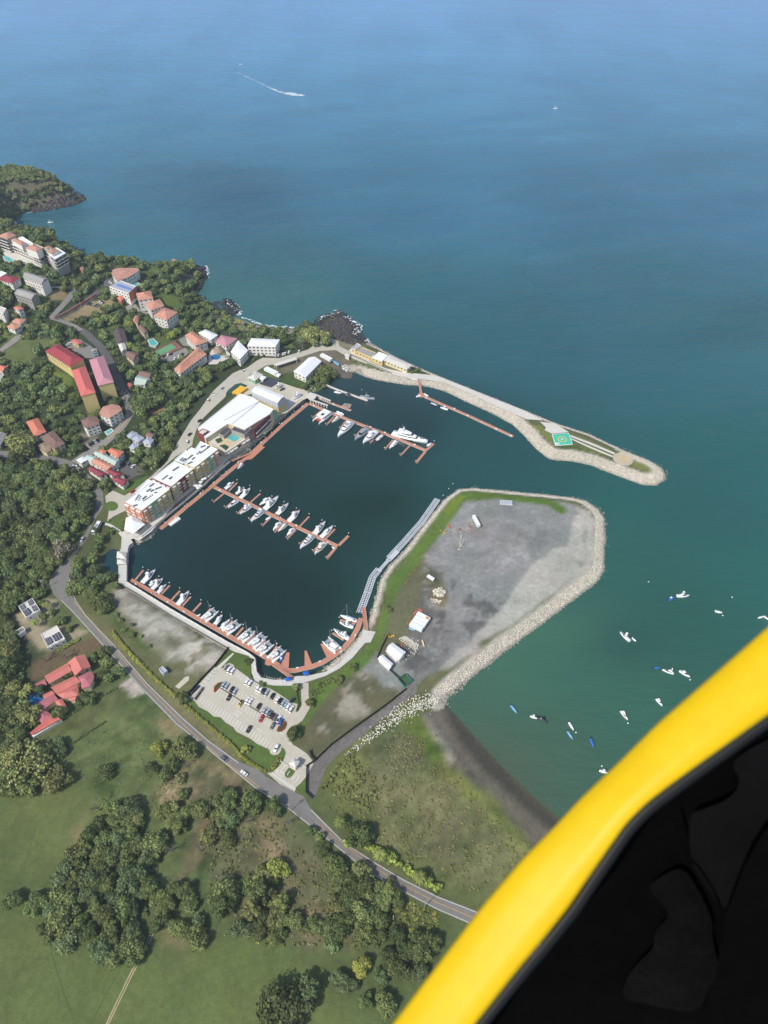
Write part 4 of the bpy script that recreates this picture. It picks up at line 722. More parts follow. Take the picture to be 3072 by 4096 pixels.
            A('boom', MB().tube((L*.06,0,4.2),(-L*.34,0,4.3),.16,n=6), sand_c if int(L) % 2 else boxw); A('shrouds', MB().tube((L*.06,0,L*.95),(L*.36,0,1.3),.025,n=3).tube((L*.06,0,L*.9),(-L*.02,-B*.45,1.4),.025,n=3).tube((L*.06,0,L*.9),(-L*.02,B*.45,1.4),.025,n=3), alu)
            A('cockpit', MB().box(-L*.4,-B*.22,1.5,-L*.23,B*.22,1.6), teak if int(L*2) % 2 else greyb); A('deck_hatch', MB().box(L*.2,B*.33,1.5,L*.25,B*.39,1.62).box(L*.2,-B*.39,1.5,L*.25,-B*.33,1.62).box(-L*.02,B*.34,1.42,L*.06,B*.4,1.5).box(-L*.02,-B*.4,1.42,L*.06,-B*.34,1.5), glassb)
        else:
            A('saloon', MB().loft(tier(-L*.38, L*.2, B*.8, 1.5, 3.4, .1, .6, .9, .05)), hm_); A('window', MB().loft(tier(-L*.34, L*.19, B*.815, 2.2, 2.9, .1, .3, .9, .03)), glassb); A('roof', MB().box(-L*.42,-B*.43,3.4,L*.18,B*.43,3.55), boxw)
            A('roof_hatch', MB().box(-L*.12,-B*.1,3.55,L*.06,B*.14,3.63), glassb); A('front_net', MB().box(L*.2,-B*.25,1.1,L*.36,B*.25,1.2), rust)
    elif kind == 'sail':
        B = L*.28; A('hull', MB().loft(hullrings(L, B, 1.1, 1.4, .6, 1.9, .7)), hm_, None, True); v, f = deckmesh(L, B, 1.1, 1.4, -.04, sharp=1.9, aft=.7); A('deck', MB().add(v, f), pale)
        A('coachroof', MB().loft(tier(-L*.12, L*.2, B*.5, 1.05, 1.55, .1, .8)), hm_); A('window', MB().loft(tier(-L*.1, L*.17, B*.52, 1.2, 1.4, .05, .4)), glassb); A('cockpit', MB().box(-L*.4,-B*.22,1.05,-L*.15,B*.22,1.12), teak)
        A('mast', MB().tube((L*.08,0,1.4),(L*.08,0,1.4+L*1.15),.12,.08), alu); A('boom', MB().tube((L*.08,0,2.6),(-L*.3,0,2.7),.15), blueb if L > 9 else boxw); A('rigging', MB().tube((L*.08,0,L*1.18),(L*.49,0,1.4),.03,n=3).tube((L*.08,0,L*1.18),(-L*.48,0,1.2),.03,n=3), alu)
    BOATMESH[key] = out; return out
NAMES = dict(yacht='motor_yacht', fisher='sport_fishing_boat', mega='large_yacht', express='cabin_cruiser', patrol='patrol_boat', console='centre_console_boat', launch='small_cabin_boat', panga='open_skiff', dinghy='dinghy', tender='inflatable_tender', cat='sailing_catamaran', powercat='power_catamaran', sail='sailing_boat')
CATS = dict(yacht='yacht', fisher='fishing boat', mega='yacht', express='motorboat', patrol='patrol boat', console='motorboat', launch='motorboat', panga='skiff', dinghy='dinghy', tender='tender', cat='catamaran', powercat='catamaran', sail='sailing boat')
def boat(kind, c, bow, stern, label, colr='w', z=0., group=None):
    Bw, St = at(c, bow, z+.8), at(c, stern, z+.8); d, L = nrm(St, Bw); L = max(L, 2.4)
    r = empty(NAMES[kind], ((Bw[0]+St[0])/2, (Bw[1]+St[1])/2, z), math.atan2(d[1], d[0]), label, CATS[kind], group)
    for n, me, par in boatparts(kind, L, colr): obj(n, me, r)
    return r
GB = 'boats moored in the basin'; GC = 'boats at anchor in the cove'
for a in [
 ('powercat','d',(135,1058),(250,968),'big white catamaran with a flat white roof and a red net between its bows'),
 ('launch','d',(275,1055),(340,1012),'cream cabin boat beside the second finger of the dock by the hangar','c'),
 ('tender','d',(377,990),(308,965),'white inflatable moored on the far side of the dock by the hangar'),
 ('yacht','d',(327,1185),(452,1058),'long white motor yacht between the flat-roofed catamaran and the dark-decked cruiser'),
 ('express','d',(472,1215),(592,1108),'slim cruiser with dark decks next to a white sport fishing boat','g'),
 ('fisher','d',(544,1240),(665,1130),'white sport fishing boat with outriggers near the large yacht'),
 ('tender','d',(640,1226),(718,1155),'dark inflatable tender beside the sport fishing boat','d'),
 ('launch','d',(770,1282),(842,1215),'white cabin boat across the dock from the large yacht'),
 ('mega','d',(1102,1237),(800,1155),'largest yacht in the basin, white with three decks and a radar mast'),
 ('dinghy','d',(1138,1233),(1100,1258),'tiny white dinghy at the bow of the large yacht'),
 ('console','d',(357,803),(297,790),'small white boat at the near end of the concrete pier'),
 ('console','d',(458,838),(380,812),'dark speedboat beside the concrete pier','d'),
 ('patrol','d',(648,858),(518,832),'grey patrol boat with a mast at the end of the concrete pier','g'),
 ('tender','d',(1202,915),(1123,882),'dark inflatable at the floating dock below the red gangway','d'),
 ('console','d',(1213,926),(1280,944),'white open boat on the floating dock by the breakwater'),
 ('dinghy','d',(1003,835),(1040,822),'white dinghy at the left corner of the platform below the red gangway'),
 ('dinghy','d',(1108,828),(1080,812),'white dinghy at the right corner of the platform below the red gangway'),
 ('launch','b',(540,1890),(590,1843),'white launch alone on the inside of the long dock'),
 ('console','m',(443,112),(355,178),'white open boat in the first berth on the upper side of the middle dock'),
 ('fisher','m',(540,165),(462,225),'smaller of the two fishing boats in the second upper berth of the middle dock'),
 ('fisher','m',(597,178),(503,265),'white sport fishing boat with a covered bow beside a smaller one on the middle dock'),
 ('console','m',(683,330),(790,262),'open boat with dark seats and outriggers on the middle dock','w'),
 ('yacht','m',(865,255),(735,372),'longest white motor yacht on the upper side of the middle dock'),
 ('yacht','m',(960,320),(853,418),'white motor yacht with a square foredeck on the middle dock'),
 ('fisher','m',(1066,388),(963,487),'fishing boat with a grey deck on the upper side of the middle dock'),
 ('yacht','m',(1308,494),(1208,606),'yacht with dark glass roof near the outer end of the middle dock'),
 ('express','m',(1383,534),(1268,638),'white cruiser with black windows last on the upper side of the middle dock'),
 ('express','m',(383,356),(480,290),'low white boat on the first lower finger of the middle dock'),
 ('fisher','m',(496,416),(606,338),'white fishing boat with a pointed hull on the third lower finger of the middle dock'),
 ('yacht','m',(604,488),(727,380),'large white yacht pointing at open water on the lower side of the middle dock'),
 ('dinghy','m',(740,472),(782,445),'small white dinghy near the middle dock'),
 ('console','m',(810,568),(887,493),'white boat with pinkish deck on the lower side of the middle dock'),
 ('launch','m',(856,582),(942,512),'cream boat beside the pinkish one on the lower side of the middle dock','c'),
 ('console','m',(940,622),(1014,550),'white centre console boat on the seventh lower finger of the middle dock'),
 ('yacht','m',(1067,745),(1196,625),'long white yacht with a big foredeck hatch on the lower side of the middle dock'),
 ('fisher','m',(1206,800),(1312,686),'fishing boat with a red-brown foredeck on the lower side of the middle dock','c'),
 ('dinghy','m',(1368,725),(1392,742),'tiny white dinghy at the cross end of the middle dock'),
 ('fisher','e',(374,173),(257,285),'white boat with blue deck cushions, first boat on the dock below the sea wall'),
 ('launch','e',(386,250),(318,308),'small white boat squeezed between bigger ones near the left end of the dock'),
 ('fisher','e',(438,247),(343,337),'white fishing boat with teak cockpit in the third berth below the sea wall'),
 ('console','e',(464,297),(388,372),'narrow white centre console boat near the left end of the dock below the sea wall'),
 ('fisher','e',(665,358),(564,474),'white sport fishing boat alone between two empty fingers'),
 ('dinghy','e',(760,555),(732,568),'white dinghy lying on the dock beside the first catamaran'),
 ('cat','e',(903,512),(787,608),'first white sailing catamaran from the left on the dock below the sea wall'),
 ('console','e',(951,560),(884,645),'small white boat between the first and second catamarans'),
 ('launch','e',(1018,596),(933,684),'white cabin boat right beside the second catamaran'),
 ('cat','e',(1100,622),(972,716),'second white sailing catamaran from the left on the dock below the sea wall'),
 ('cat','e',(1222,688),(1102,788),'third white sailing catamaran from the left on the dock below the sea wall'),
 ('cat','e',(1320,728),(1193,838),'fourth white sailing catamaran, left of a close pair, on the dock below the sea wall'),
 ('cat','e',(1382,798),(1258,894),'fifth white sailing catamaran, right of a close pair, on the dock below the sea wall'),
 ('cat','e',(1482,848),(1360,952),'last white sailing catamaran before the dock corner'),
 ('launch','e',(1480,910),(1448,966),'small blue and white boat beside the wedge-shaped pier','b'),
 ('sail','f',(455,565),(603,614),'white single-hulled sailing boat with its mast at the top of the curved dock'),
 ('fisher','f',(448,626),(572,667),'white motorboat just below the sailing boat on the curved dock'),
 ('yacht','f',(400,688),(532,768),'white motor cruiser with a canvas top on the curved dock'),
 ('cat','f',(325,770),(440,872),'broad white sailing catamaran on the curved dock near the empty wedge piers'),
]: boat(*a[:5], colr=a[5] if len(a) > 5 else 'w', group=GB)
for k in range(9):
    t = k/8; x = 640+t*100; y = 1668-t*72; boat('dinghy', 'o', (x+14, y-2), (x-16, y-26), f'small white dinghy, {OR[k]} from the left in the tight row at the long dock end', group='row of dinghies')
for a in [
 ('fisher','n',(1194,122),(1118,122),'white fishing boat with a tower beside a blue-decked boat, farthest pair in the cove'),
 ('launch','n',(1112,132),(1068,147),'small boat with a blue canopy left of the white fishing boat','b'),
 ('dinghy','n',(1388,222),(1350,212),'small white skiff alone in the upper right of the cove'),
 ('fisher','n',(1632,243),(1690,268),'white boat cut off by the right edge of the photo'),
 ('dinghy','n',(1600,253),(1624,247),'tiny white dinghy trailing the boat at the right edge'),
 ('fisher','n',(783,337),(845,390),'biggest white boat in the cove, lying over the dark patch of water'),
 ('dinghy','n',(878,390),(860,374),'white dinghy tied behind the biggest boat in the cove'),
 ('panga','n',(1024,546),(986,549),'blue open skiff with white benches','b'),
 ('yacht','n',(1034,560),(1102,580),'white cabin cruiser between the blue skiff and a slim motorboat'),
 ('express','n',(1197,603),(1135,564),'slim white motorboat near the yellow frame, right of the cabin cruiser'),
 ('launch','n',(1034,772),(999,731),'small white boat closest under the yellow frame'),
 ('launch','n',(829,854),(790,803),'white cruiser with an open grey deck in the middle of the cove','c'),
 ('panga','n',(173,814),(140,770),'grey blue open skiff nearest the boulder wall','l'),
 ('console','n',(293,848),(253,832),'white open boat rafted end to end with a dark-topped one'),
 ('console','n',(356,872),(297,838),'white boat with a black canvas top, rafted end to end with an open one','d'),
 ('panga','n',(509,916),(482,870),'small white open skiff above the blue and black one'),
 ('panga','n',(504,969),(474,923),'blue and black open skiff','l'),
 ('panga','n',(630,1020),(609,963),'long blue skiff with a grey deck tent','b'),
 ('console','n',(712,1172),(662,1154),'white boat half hidden by the yellow frame near the beach'),
]: boat(*a[:5], colr=a[5] if len(a) > 5 else 'w', group=GC)
boat('panga', 'f', (1255,1630), (1285,1605), 'white skiff pulled up on the grass edge of the beach', z=GZ-1.0)
boat('fisher', 'b', (1022,1288), (1088,1240), 'white boat standing ashore on the concrete yard near the hangar', z=GZ+.6)
boat('fisher', 'b', (868,1198), (922,1160), 'white boat ashore beside the rack of dark floats', z=GZ+.6)
boat('console', 'b', (905,1212), (942,1190), 'small dark boat on a trailer beside the orange pallet', 'd', z=GZ+.5)
boat('panga', 'd', (276,516), (342,560), 'turquoise and white fishing boat hauled out beside the long white trailer', 'l', z=2.6)
boat('panga', 'd', (270,604), (292,645), 'blue boat hauled out under the big tree by the basin', 'b', z=1.8)
boat('panga', 'y', (690,700), (520,620), 'light blue skiff lying beside the row of white trailers', 'l', z=GZ-.1)
boat('launch', 'a', (460,622), (412,624), 'lone white boat in the small bay below the cliff')
boat('fisher', 'z', (1205,234), (1195,234), 'lone white boat far out to the right')
boat('launch', 'z', (524,139), (516,140), 'tiny far boat above the speedboat wake')
boat('express', 'z', (658,206), (648,206), 'white speedboat at the head of its wake')
# foam: the speedboat wake and surf, ragged patches lying on the water
foam_m = mat('foam', srgb(226,234,238), rough=.8, var=.1, scale=.5)
def foam(name, label, pts, wds, dens, size, c='z'):
    P = [at(c, p, 0) for p in pts]; mb = MB()
    for (a, b), wd in zip(zip(P[:-1], P[1:]), wds):
        d, L = nrm(a, b); n_ = int(L*dens)
        for k in range(n_):
            t = random.random()*L; s_ = random.gauss(0, .42)*wd; cx, cy = a[0]+d[0]*t-d[1]*s_, a[1]+d[1]*t+d[0]*s_; r = size*random.uniform(.35, 1.15); el = random.uniform(1, 2.6); th = math.atan2(d[1], d[0])+random.gauss(0, .45)
            q = [(cx+r*el*math.cos(u)*math.cos(th)-r*math.sin(u)*math.sin(th)*random.uniform(.5,1), cy+r*el*math.cos(u)*math.sin(th)+r*math.sin(u)*math.cos(th)*random.uniform(.5,1)) for u in [j*math.pi/3.5 for j in range(7)]]
            z = random.uniform(.05, .3); mb.add([(x, y, z) for x, y in q]+[(cx, cy, z+.08)], [(j, (j+1) % 7, 7) for j in range(7)])
    return struct(obj(name, mb.mesh(name, foam_m)), 'stuff')
foam('wake', '', [(652,206),(640,205),(618,201)], [5,7], 5, 1.2); foam('wake', '', [(652,207),(630,206),(600,198),(577,187)], [2.4,2.2,2], 1.8, .9); foam('wake', '', [(618,201),(600,195),(577,187),(560,178),(540,170),(515,157)], [2.2,2,1.8,1.4,1], .9, .7)
foam('surf', '', [(443,575),(448,590),(436,602),(426,615)], [4,5,4], 2.79, 0.68); foam('surf', '', [(489,648),(496,656),(508,664),(516,676),(514,682)], [4,5,5,3], 3.72, 0.68); foam('surf', '', [(522,686),(538,690),(550,696),(575,703),(600,706),(640,708)], [1,1.5,2,2,2], 1.86, 0.59)
foam('surf', '', [(690,692),(698,684),(712,682),(728,676),(738,674)], [2,3,4,5], 3.72, 0.68); foam('surf', '', [(745,683),(756,690),(768,702),(776,714),(762,722)], [4,5,6,4], 3.72, 0.77); foam('surf', '', [(790,731),(796,739)], [4], 3.72, 0.68); foam('surf', '', [(33,478),(31,487),(35,497)], [3,3], 1.86, 0.77); foam('surf', '', [(60,460),(85,454),(120,450),(150,442),(178,434)], [1,1,1.5,2], 0.93, 0.68)
# ---------------- buildings
def wallm(k): return {'white': M('wall_white', srgb(228,224,216), rough=.8, var=.04, dirt=.12), 'cream': M('wall_cream', srgb(222,206,168), rough=.8, var=.05, dirt=.15), 'yellow': M('wall_yellow', srgb(214,192,130), rough=.8, var=.05, dirt=.15),
    'orange': M('wall_orange', srgb(214,156,126), rough=.8, var=.05, dirt=.1), 'green': M('wall_green', srgb(140,188,158), rough=.8, var=.04, dirt=.1), 'maroon': M('wall_maroon', srgb(136,62,68), rough=.8, var=.05), 'grey': M('wall_grey', srgb(160,156,148), rough=.85, var=.08, dirt=.3), 'brick': M('wall_terracotta', srgb(176,112,82), rough=.85, var=.1, dirt=.2),
    'silver': M('wall_silver', srgb(190,196,204), rough=.5, var=.04), 'beige': M('wall_beige', srgb(204,184,150), rough=.8, var=.05, dirt=.15)}[k]
def tile(name, col, d=.28): return M(name, col, rough=.85, var=.16, scale=.7, dirt=d, bump=.08, bscale=4.)
def roofm(k): return {'white': M('roof_white', srgb(236,238,240), rough=.6, var=.03, scale=.3, dirt=.07), 'cream': M('roof_pale', srgb(210,205,196), rough=.7, var=.06, dirt=.15), 'terra': tile('roof_terracotta', srgb(186,138,120)), 'orange': tile('roof_orange_tile', srgb(198,142,120)), 'bright': M('roof_bright_orange', srgb(204,124,98), rough=.6, var=.05, scale=.5),
    'red': M('roof_red', srgb(158,66,70), rough=.6, var=.07, scale=.3, dirt=.15), 'salmon': M('roof_salmon', srgb(204,108,100), rough=.6, var=.06, scale=.3, dirt=.1), 'pink': M('roof_pink', srgb(192,136,146), rough=.6, var=.05, dirt=.12), 'maroon': M('roof_maroon', srgb(144,60,70), rough=.6, var=.08, scale=.4, dirt=.15), 'brown': tile('roof_brown_tile', srgb(132,104,94)), 'dark': M('roof_dark', srgb(92,78,76), rough=.7, var=.12, dirt=.2),
    'grey': M('roof_grey', srgb(158,156,152), rough=.7, var=.1, scale=.5, dirt=.25), 'silver': M('roof_silver', srgb(176,180,192), rough=.45, var=.08, scale=.6, metal=.1, dirt=.12), 'teal': M('roof_pale_green', srgb(178,194,184), rough=.6, var=.05, dirt=.12), 'blue': M('roof_blue', srgb(112,136,190), rough=.6, var=.05), 'slate': M('roof_slate', srgb(78,76,80), rough=.7, var=.08), 'straw': M('roof_thatch', srgb(150,134,112), rough=.95, var=.2, scale=1.2), 'villa': M('roof_coral', srgb(200,118,106), rough=.65, var=.09, scale=.35, dirt=.16), 'villa2': M('roof_rose', srgb(178,106,110), rough=.65, var=.1, scale=.35, dirt=.16)}[k]
winm = mat('window_glass', (.022,.026,.03), rough=.15, var=0, spec=.6); framem = mat('window_frame', srgb(225,222,214), rough=.6, var=0); railm = mat('white_rail', srgb(214,212,206), rough=.6, var=.02)
_wm = {}
def winmesh(w_, h):
    k = (round(w_, 1), round(h, 1))
    if k not in _wm: _wm[k] = (MB().box(-w_/2,-.06,0,w_/2,.1,h).mesh('window', winm), MB().box(-w_/2-.1,-.02,-.1,w_/2+.1,.14,0).box(-w_/2-.1,-.02,h,w_/2+.1,.14,h+.1).box(-w_/2-.1,-.02,0,-w_/2,.14,h).box(w_/2,-.02,0,w_/2+.1,.14,h).mesh('window_frame', framem))
    return _wm[k]
def inset(P, k):
    n = len(P); s_ = 1 if area(P) > 0 else -1; out = []
    for i in range(n):
        a, b, c = P[i-1], P[i], P[(i+1) % n]; d1, _ = nrm(a, b); d2, _ = nrm(b, c); n1 = (-d1[1]*s_, d1[0]*s_); n2 = (-d2[1]*s_, d2[0]*s_)
        q = 1+n1[0]*n2[0]+n1[1]*n2[1]; q = max(q, .35); out.append((b[0]+(n1[0]+n2[0])*k/q, b[1]+(n1[1]+n2[1])*k/q))
    return out
BROOT = {}
def building(name, label, c, pts, h, roof='hip', wall='white', rc='terra', cat=None, wins=True, rh=None, root=None, over=.5, z0=None, group=None, maxwin=20, wall2=None, open_=False, winh=1.3, bay=3.4, wing=None, gdown=1.5):
    if z0 is None:
        g = R(c, pts[0], h); zt = g[2]; z0 = zt-h
    else: zt = z0+h
    P = [at(c, p, zt) for p in pts]
    if len(P) == 3: P.append((P[0][0]+P[2][0]-P[1][0], P[0][1]+P[2][1]-P[1][1]))
    if area(P) < 0: P = P[::-1]
    cx = sum(p[0] for p in P)/len(P); cy = sum(p[1] for p in P)/len(P); FP.append(np.array(P))
    if root is None: root = empty(name, (cx, cy, z0), 0, label, cat or name.split('_')[-1], group)
    ox, oy, oz = root.location; L = [(p[0]-ox, p[1]-oy) for p in P]; lz = zt-oz
    lo = min([hz(*p) for p in P]+[z0])-gdown-oz; pre = (wing+'_') if wing else ''
    if roof == 'flat': over = 0
    W_ = inset(L, over) if over else L
    wob = None
    if open_:
        for p in inset(L, .4): obj(pre+'post', MB().box(p[0]-.15,p[1]-.15,lo,p[0]+.15,p[1]+.15,lz).mesh('post', wallm(wall)), root)
    else: wob = obj(pre+'wall', MB().prism(W_, lo, lz-(.12 if roof == 'flat' else .004)).mesh('wall', wallm(wall)), root)
    rm_ = roofm(rc); n = len(L)
    if roof == 'flat':
        mb = MB().prism(inset(L, .25), lz-.5, lz+.02); rf = obj(pre+'roof', mb.mesh('roof', rm_), root); pm = wallm(wall2 or wall) if rc != 'white' else rm_
        a, b = L, inset(L, .32); v = []; f = []
        for i in range(n):
            j = (i+1) % n; v = [(a[i][0],a[i][1],lz-.12),(a[j][0],a[j][1],lz-.12),(a[j][0],a[j][1],lz+.55),(a[i][0],a[i][1],lz+.55),(b[i][0],b[i][1],lz-.12),(b[j][0],b[j][1],lz-.12),(b[j][0],b[j][1],lz+.55),(b[i][0],b[i][1],lz+.55)]
            f.append((v, [(0,1,2,3),(5,4,7,6),(3,2,6,7)]))
        mb = MB(); [mb.add(v_, f_) for v_, f_ in f]; obj(pre+'parapet', mb.mesh('parapet', pm), root)
    else:
        mb = MB()
        if roof == 'cone' or n != 4:
            rh = rh or 1.8; ax, ay = sum(p[0] for p in L)/n, sum(p[1] for p in L)/n
            v = [(p[0],p[1],lz) for p in L]+[(p[0],p[1],lz+.2) for p in L]+[(ax, ay, lz+rh)]; f = [tuple(range(n-1,-1,-1))]
            for i in range(n): j = (i+1) % n; f += [(i, j, n+j, n+i), (n+i, n+j, 2*n)]
        else:
            l0 = math.dist(L[0], L[1])+math.dist(L[2], L[3]); l1 = math.dist(L[1], L[2])+math.dist(L[3], L[0])
            q = L if l0 >= l1 else [L[1], L[2], L[3], L[0]]; wid = min(l0, l1)/2; ln = max(l0, l1)/2
            m0 = ((q[0][0]+q[3][0])/2, (q[0][1]+q[3][1])/2); m1 = ((q[1][0]+q[2][0])/2, (q[1][1]+q[2][1])/2)
            k = {'hip': min(.48, wid/2/ln), 'gable': 0, 'pyr': .49}[roof]; r0 = (m0[0]+(m1[0]-m0[0])*k, m0[1]+(m1[1]-m0[1])*k); r1 = (m1[0]+(m0[0]-m1[0])*k, m1[1]+(m0[1]-m1[1])*k)
            rh = rh or wid*.2; v = [(p[0],p[1],lz) for p in q]+[(p[0],p[1],lz+.2) for p in q]+[(r0[0],r0[1],lz+rh+.2),(r1[0],r1[1],lz+rh+.2)]
            f = [(3,2,1,0),(0,1,5,4),(1,2,6,5),(2,3,7,6),(3,0,4,7),(4,5,9,8),(5,6,9),(6,7,8,9),(7,4,8)]
            obj(pre+'ridge', MB().tube((r0[0],r0[1],lz+rh+.18),(r1[0],r1[1],lz+rh+.18),.16,n=4).mesh('ridge', rm_), root) if wid > 6 else None
        rf = obj(pre+'roof', mb.add(v, f).mesh('roof', rm_), root)
    if wins and not open_:
        nf = max(1, int(h/3.0)); cnt = 0
        for i in range(n):
            a, b = W_[i], W_[(i+1) % n]; d, LL = nrm(a, b); no = (d[1], -d[0]); mid_ = (ox+(a[0]+b[0])/2, oy+(a[1]+b[1])/2)
            if -(mid_[0]*no[0]+mid_[1]*no[1]) < 0 or LL < 3: continue
            nb = max(1, int(LL/bay)); ww, wf = winmesh(min(1.5, LL/nb*.55), winh)
            for fl in range(nf):
                for k in range(nb):
                    if cnt >= maxwin: break
                    t = LL*(k+.5)/nb; z = h-.75-winh-fl*3.0+(z0-oz)
                    if z-(z0-oz) < .4: continue
                    o = obj(pre+'window', ww, root, (a[0]+d[0]*t, a[1]+d[1]*t, z), math.atan2(d[1], d[0])+math.pi)
                    obj('window_frame', wf, o); cnt += 1
    BROOT[name] = root; return root
def balconies(root, c, a, b, zt, floors, fh, step, m_, first=1.0, awn=None, fill=.86, keep=5):
    """floor slabs with railings, and rolled awnings, along the wall whose top edge runs a-b"""
    A, B_ = at(c, a, zt), at(c, b, zt); ox, oy, oz = root.location; d, L = nrm(A, B_); no = (d[1], -d[0])
    if -(A[0]*no[0]+A[1]*no[1]) < 0: no = (-no[0], -no[1])
    n = max(1, int(L/step)); rot = math.atan2(d[1], d[0])
    key = (round(L/n, 1), m_.name)
    w_ = L/n*fill; sgn = 1 if (no[0]*-d[1]+no[1]*d[0]) > 0 else -1
    bme = MB().box(-w_/2,0,-.15,w_/2,sgn*1.3,0).box(-w_/2,sgn*1.22,0,w_/2,sgn*1.3,.95).mesh('balcony', m_); gme = MB().box(-w_/2+.3,-sgn*.05,.05,w_/2-.3,sgn*.06,2.2).mesh('glass_door', winm)
    ame = MB().add([(-w_/2,0,2.55),(w_/2,0,2.55),(w_/2,sgn*1.5,2.1),(-w_/2,sgn*1.5,2.1),(-w_/2,0,2.45),(w_/2,0,2.45),(w_/2,sgn*1.5,2.0),(-w_/2,sgn*1.5,2.0)], [(0,1,2,3),(4,5,6,7),(2,3,7,6),(0,3,7,4),(1,2,6,5)]).mesh('awning', awn) if awn else None
    for fl in range(floors):
        for k in range(n):
            t = L*(k+.5)/n; z = zt-oz-fh*(fl+1)+.1; p = (A[0]+d[0]*t-ox+no[0]*.02, A[1]+d[1]*t-oy+no[1]*.02, z)
            o = obj('balcony', bme, root, p, rot); obj('glass_door', gme, o)
            if ame and (k*2+fl) % keep != 1: obj('awning', ame, o)
def facade(root, c, a, b, zt, t0, t1, h, m_):
    A, B_ = at(c, a, zt), at(c, b, zt); d, L = nrm(A, B_); ox, oy, oz = root.location; no = (d[1], -d[0])
    if -(A[0]*no[0]+A[1]*no[1]) < 0: no = (-no[0], -no[1])
    cm_ = (A[0]+d[0]*L*(t0+t1)/2-ox+no[0]*.0, A[1]+d[1]*L*(t0+t1)/2-oy+no[1]*.0)
    obj('facade_panel', MB().obox(cm_, d, L*(t1-t0)-.02, .24, zt-oz-h, zt-oz+.62).mesh('facade_panel', m_), root)
W = 'white'
# marina apartment blocks
awnm = mat('awning_pale', srgb(206,204,198), rough=.8, var=.05); hvacm = mat('rooftop_unit', srgb(96,96,94), rough=.6, var=.1)
def block(label, quad, h, endc, longc, floors=4, c='o', extra=()):
    zt = GZ+h; r = building('apartment_block', label, c, quad, h, 'flat', 'beige', 'white', cat='apartments', wins=False, z0=GZ)
    facade(r, c, quad[0], quad[1], zt, 0, 1, h, wallm(endc)); t = 0
    for t1, m_ in longc: facade(r, c, quad[1], quad[2], zt, t, t1, h, wallm(m_)); t = t1
    balconies(r, c, quad[0], quad[1], zt, floors, 3.1, 4.2, wallm('orange' if endc == 'orange' else 'white'), awn=awnm, fill=.7, keep=4); balconies(r, c, quad[1], quad[2], zt, floors, 3.1, 4.4, wallm('cream'), awn=awnm, fill=.58, keep=3)
    return r, zt
def units(root, c, spots, zt):
    ox, oy, oz = root.location; me = MB().box(-.42,-.32,0,.42,.32,.7).mesh('air_conditioner', hvacm)
    for p in spots: q = at(c, p, zt+.1); obj('air_conditioner', me, root, (q[0]-ox, q[1]-oy, zt+.03-oz), random.random()*.3-.9)
def rowpts(*segs):
    out = []
    for a, b, n in segs: out += [(a[0]+(b[0]-a[0])*k/max(n-1, 1), a[1]+(b[1]-a[1])*k/max(n-1, 1)) for k in range(n)]
    return out
r, zt = block('four-storey apartment block with an orange end wall, nearest the open-air pavilion', [(130,1410),(322,1510),(635,1268),(450,1172)], 12.8, 'orange', [(.26,'orange'),(.52,'green'),(1,'yellow')])
units(r, 'o', rowpts(((255,1385),(290,1330),5),((290,1385),(310,1345),3),((335,1375),(370,1345),5),((345,1395),(440,1330),6),((235,1450),(270,1440),5),((480,1265),(540,1240),6),((425,1290),(455,1275),4),((470,1305),(485,1300),2),((380,1290),(420,1265),5),((415,1235),(455,1205),5)), zt)
building('', '', 'o', [(250,1300),(330,1330),(490,1195),(385,1160)], 12.6, 'flat', 'green', 'white', root=r, z0=zt-13.2, wins=False, wing='rear')
r, zt = block('four-storey apartment block with a maroon water front, middle of the row', [(435,1145),(647,1242),(885,1050),(682,957)], 12.8, 'maroon', [(.3,'cream'),(.74,'maroon'),(1,'yellow')])
units(r, 'o', rowpts(((555,1155),(605,1115),5),((635,1148),(655,1132),3),((670,1060),(730,1020),7),((628,1150),(640,1150),2)), zt)
r, zt = block('four-storey apartment block with yellow, green and orange water front, beside the pool deck', [(790,985),(907,1032),(1168,828),(972,737)], 12.8, 'yellow', [(.5,'yellow'),(.76,'green'),(1,'orange')])
units(r, 'o', rowpts(((750,945),(780,920),4),((775,955),(810,930),4),((810,945),(885,890),7),((835,985),(880,965),6),((885,935),(905,915),3),((980,800),(1020,785),5),((975,865),(1065,800),8),((1050,800),(1075,790),3)), zt)
building('', '', 'o', [(685,942),(780,985),(905,890),(812,832)], 11.8, 'flat', 'green', 'white', root=r, z0=zt-12.8, wins=False, wing='rear')
building('', '', 'o', [(835,828),(925,872),(960,845),(875,805)], 14.2, 'flat', 'white', 'white', root=r, z0=zt-12.8, wins=False, wing='stair')
building('pavilion', 'open-air pavilion with a big folded white roof at the end of the apartment row', 'o', [(130,1712),(235,1755),(362,1652),(300,1600),(215,1555),(150,1580)], 5, 'cone', W, 'white', cat='pavilion', rh=3, open_=True)
# warehouse with the pool deck
wh = building('warehouse', 'huge warehouse with a stepped white roof between the hangar and the pool deck', 'b', [(197,1540),(560,1245),(665,1275),(727,1312),(420,1476),(462,1502),(266,1632)], 9, 'flat', 'cream', 'white', cat='warehouse', wins=False, z0=GZ)
z_wh = GZ+9
building('', '', 'b', [(488,1508),(727,1318),(850,1380),(820,1422),(606,1552)], 10, 'flat', 'cream', 'white', root=wh, z0=z_wh-9, wins=False, wing='east')
building('', '', 'b', [(422,1477),(724,1316),(488,1506),(464,1503)], 9.4, 'flat', 'cream', 'white', root=wh, z0=GZ, wins=False, wing='middle')
facade(wh, 'b', (680,1560), (822,1424), z_wh+.9, 0, 1, 9, wallm('maroon')); balconies(wh, 'b', (690,1555), (822,1424), z_wh+.9, 2, 3.6, 5, wallm('white')); facade(wh, 'b', (822,1424), (880,1380), z_wh-1, 0, 1, 8, wallm('green'))
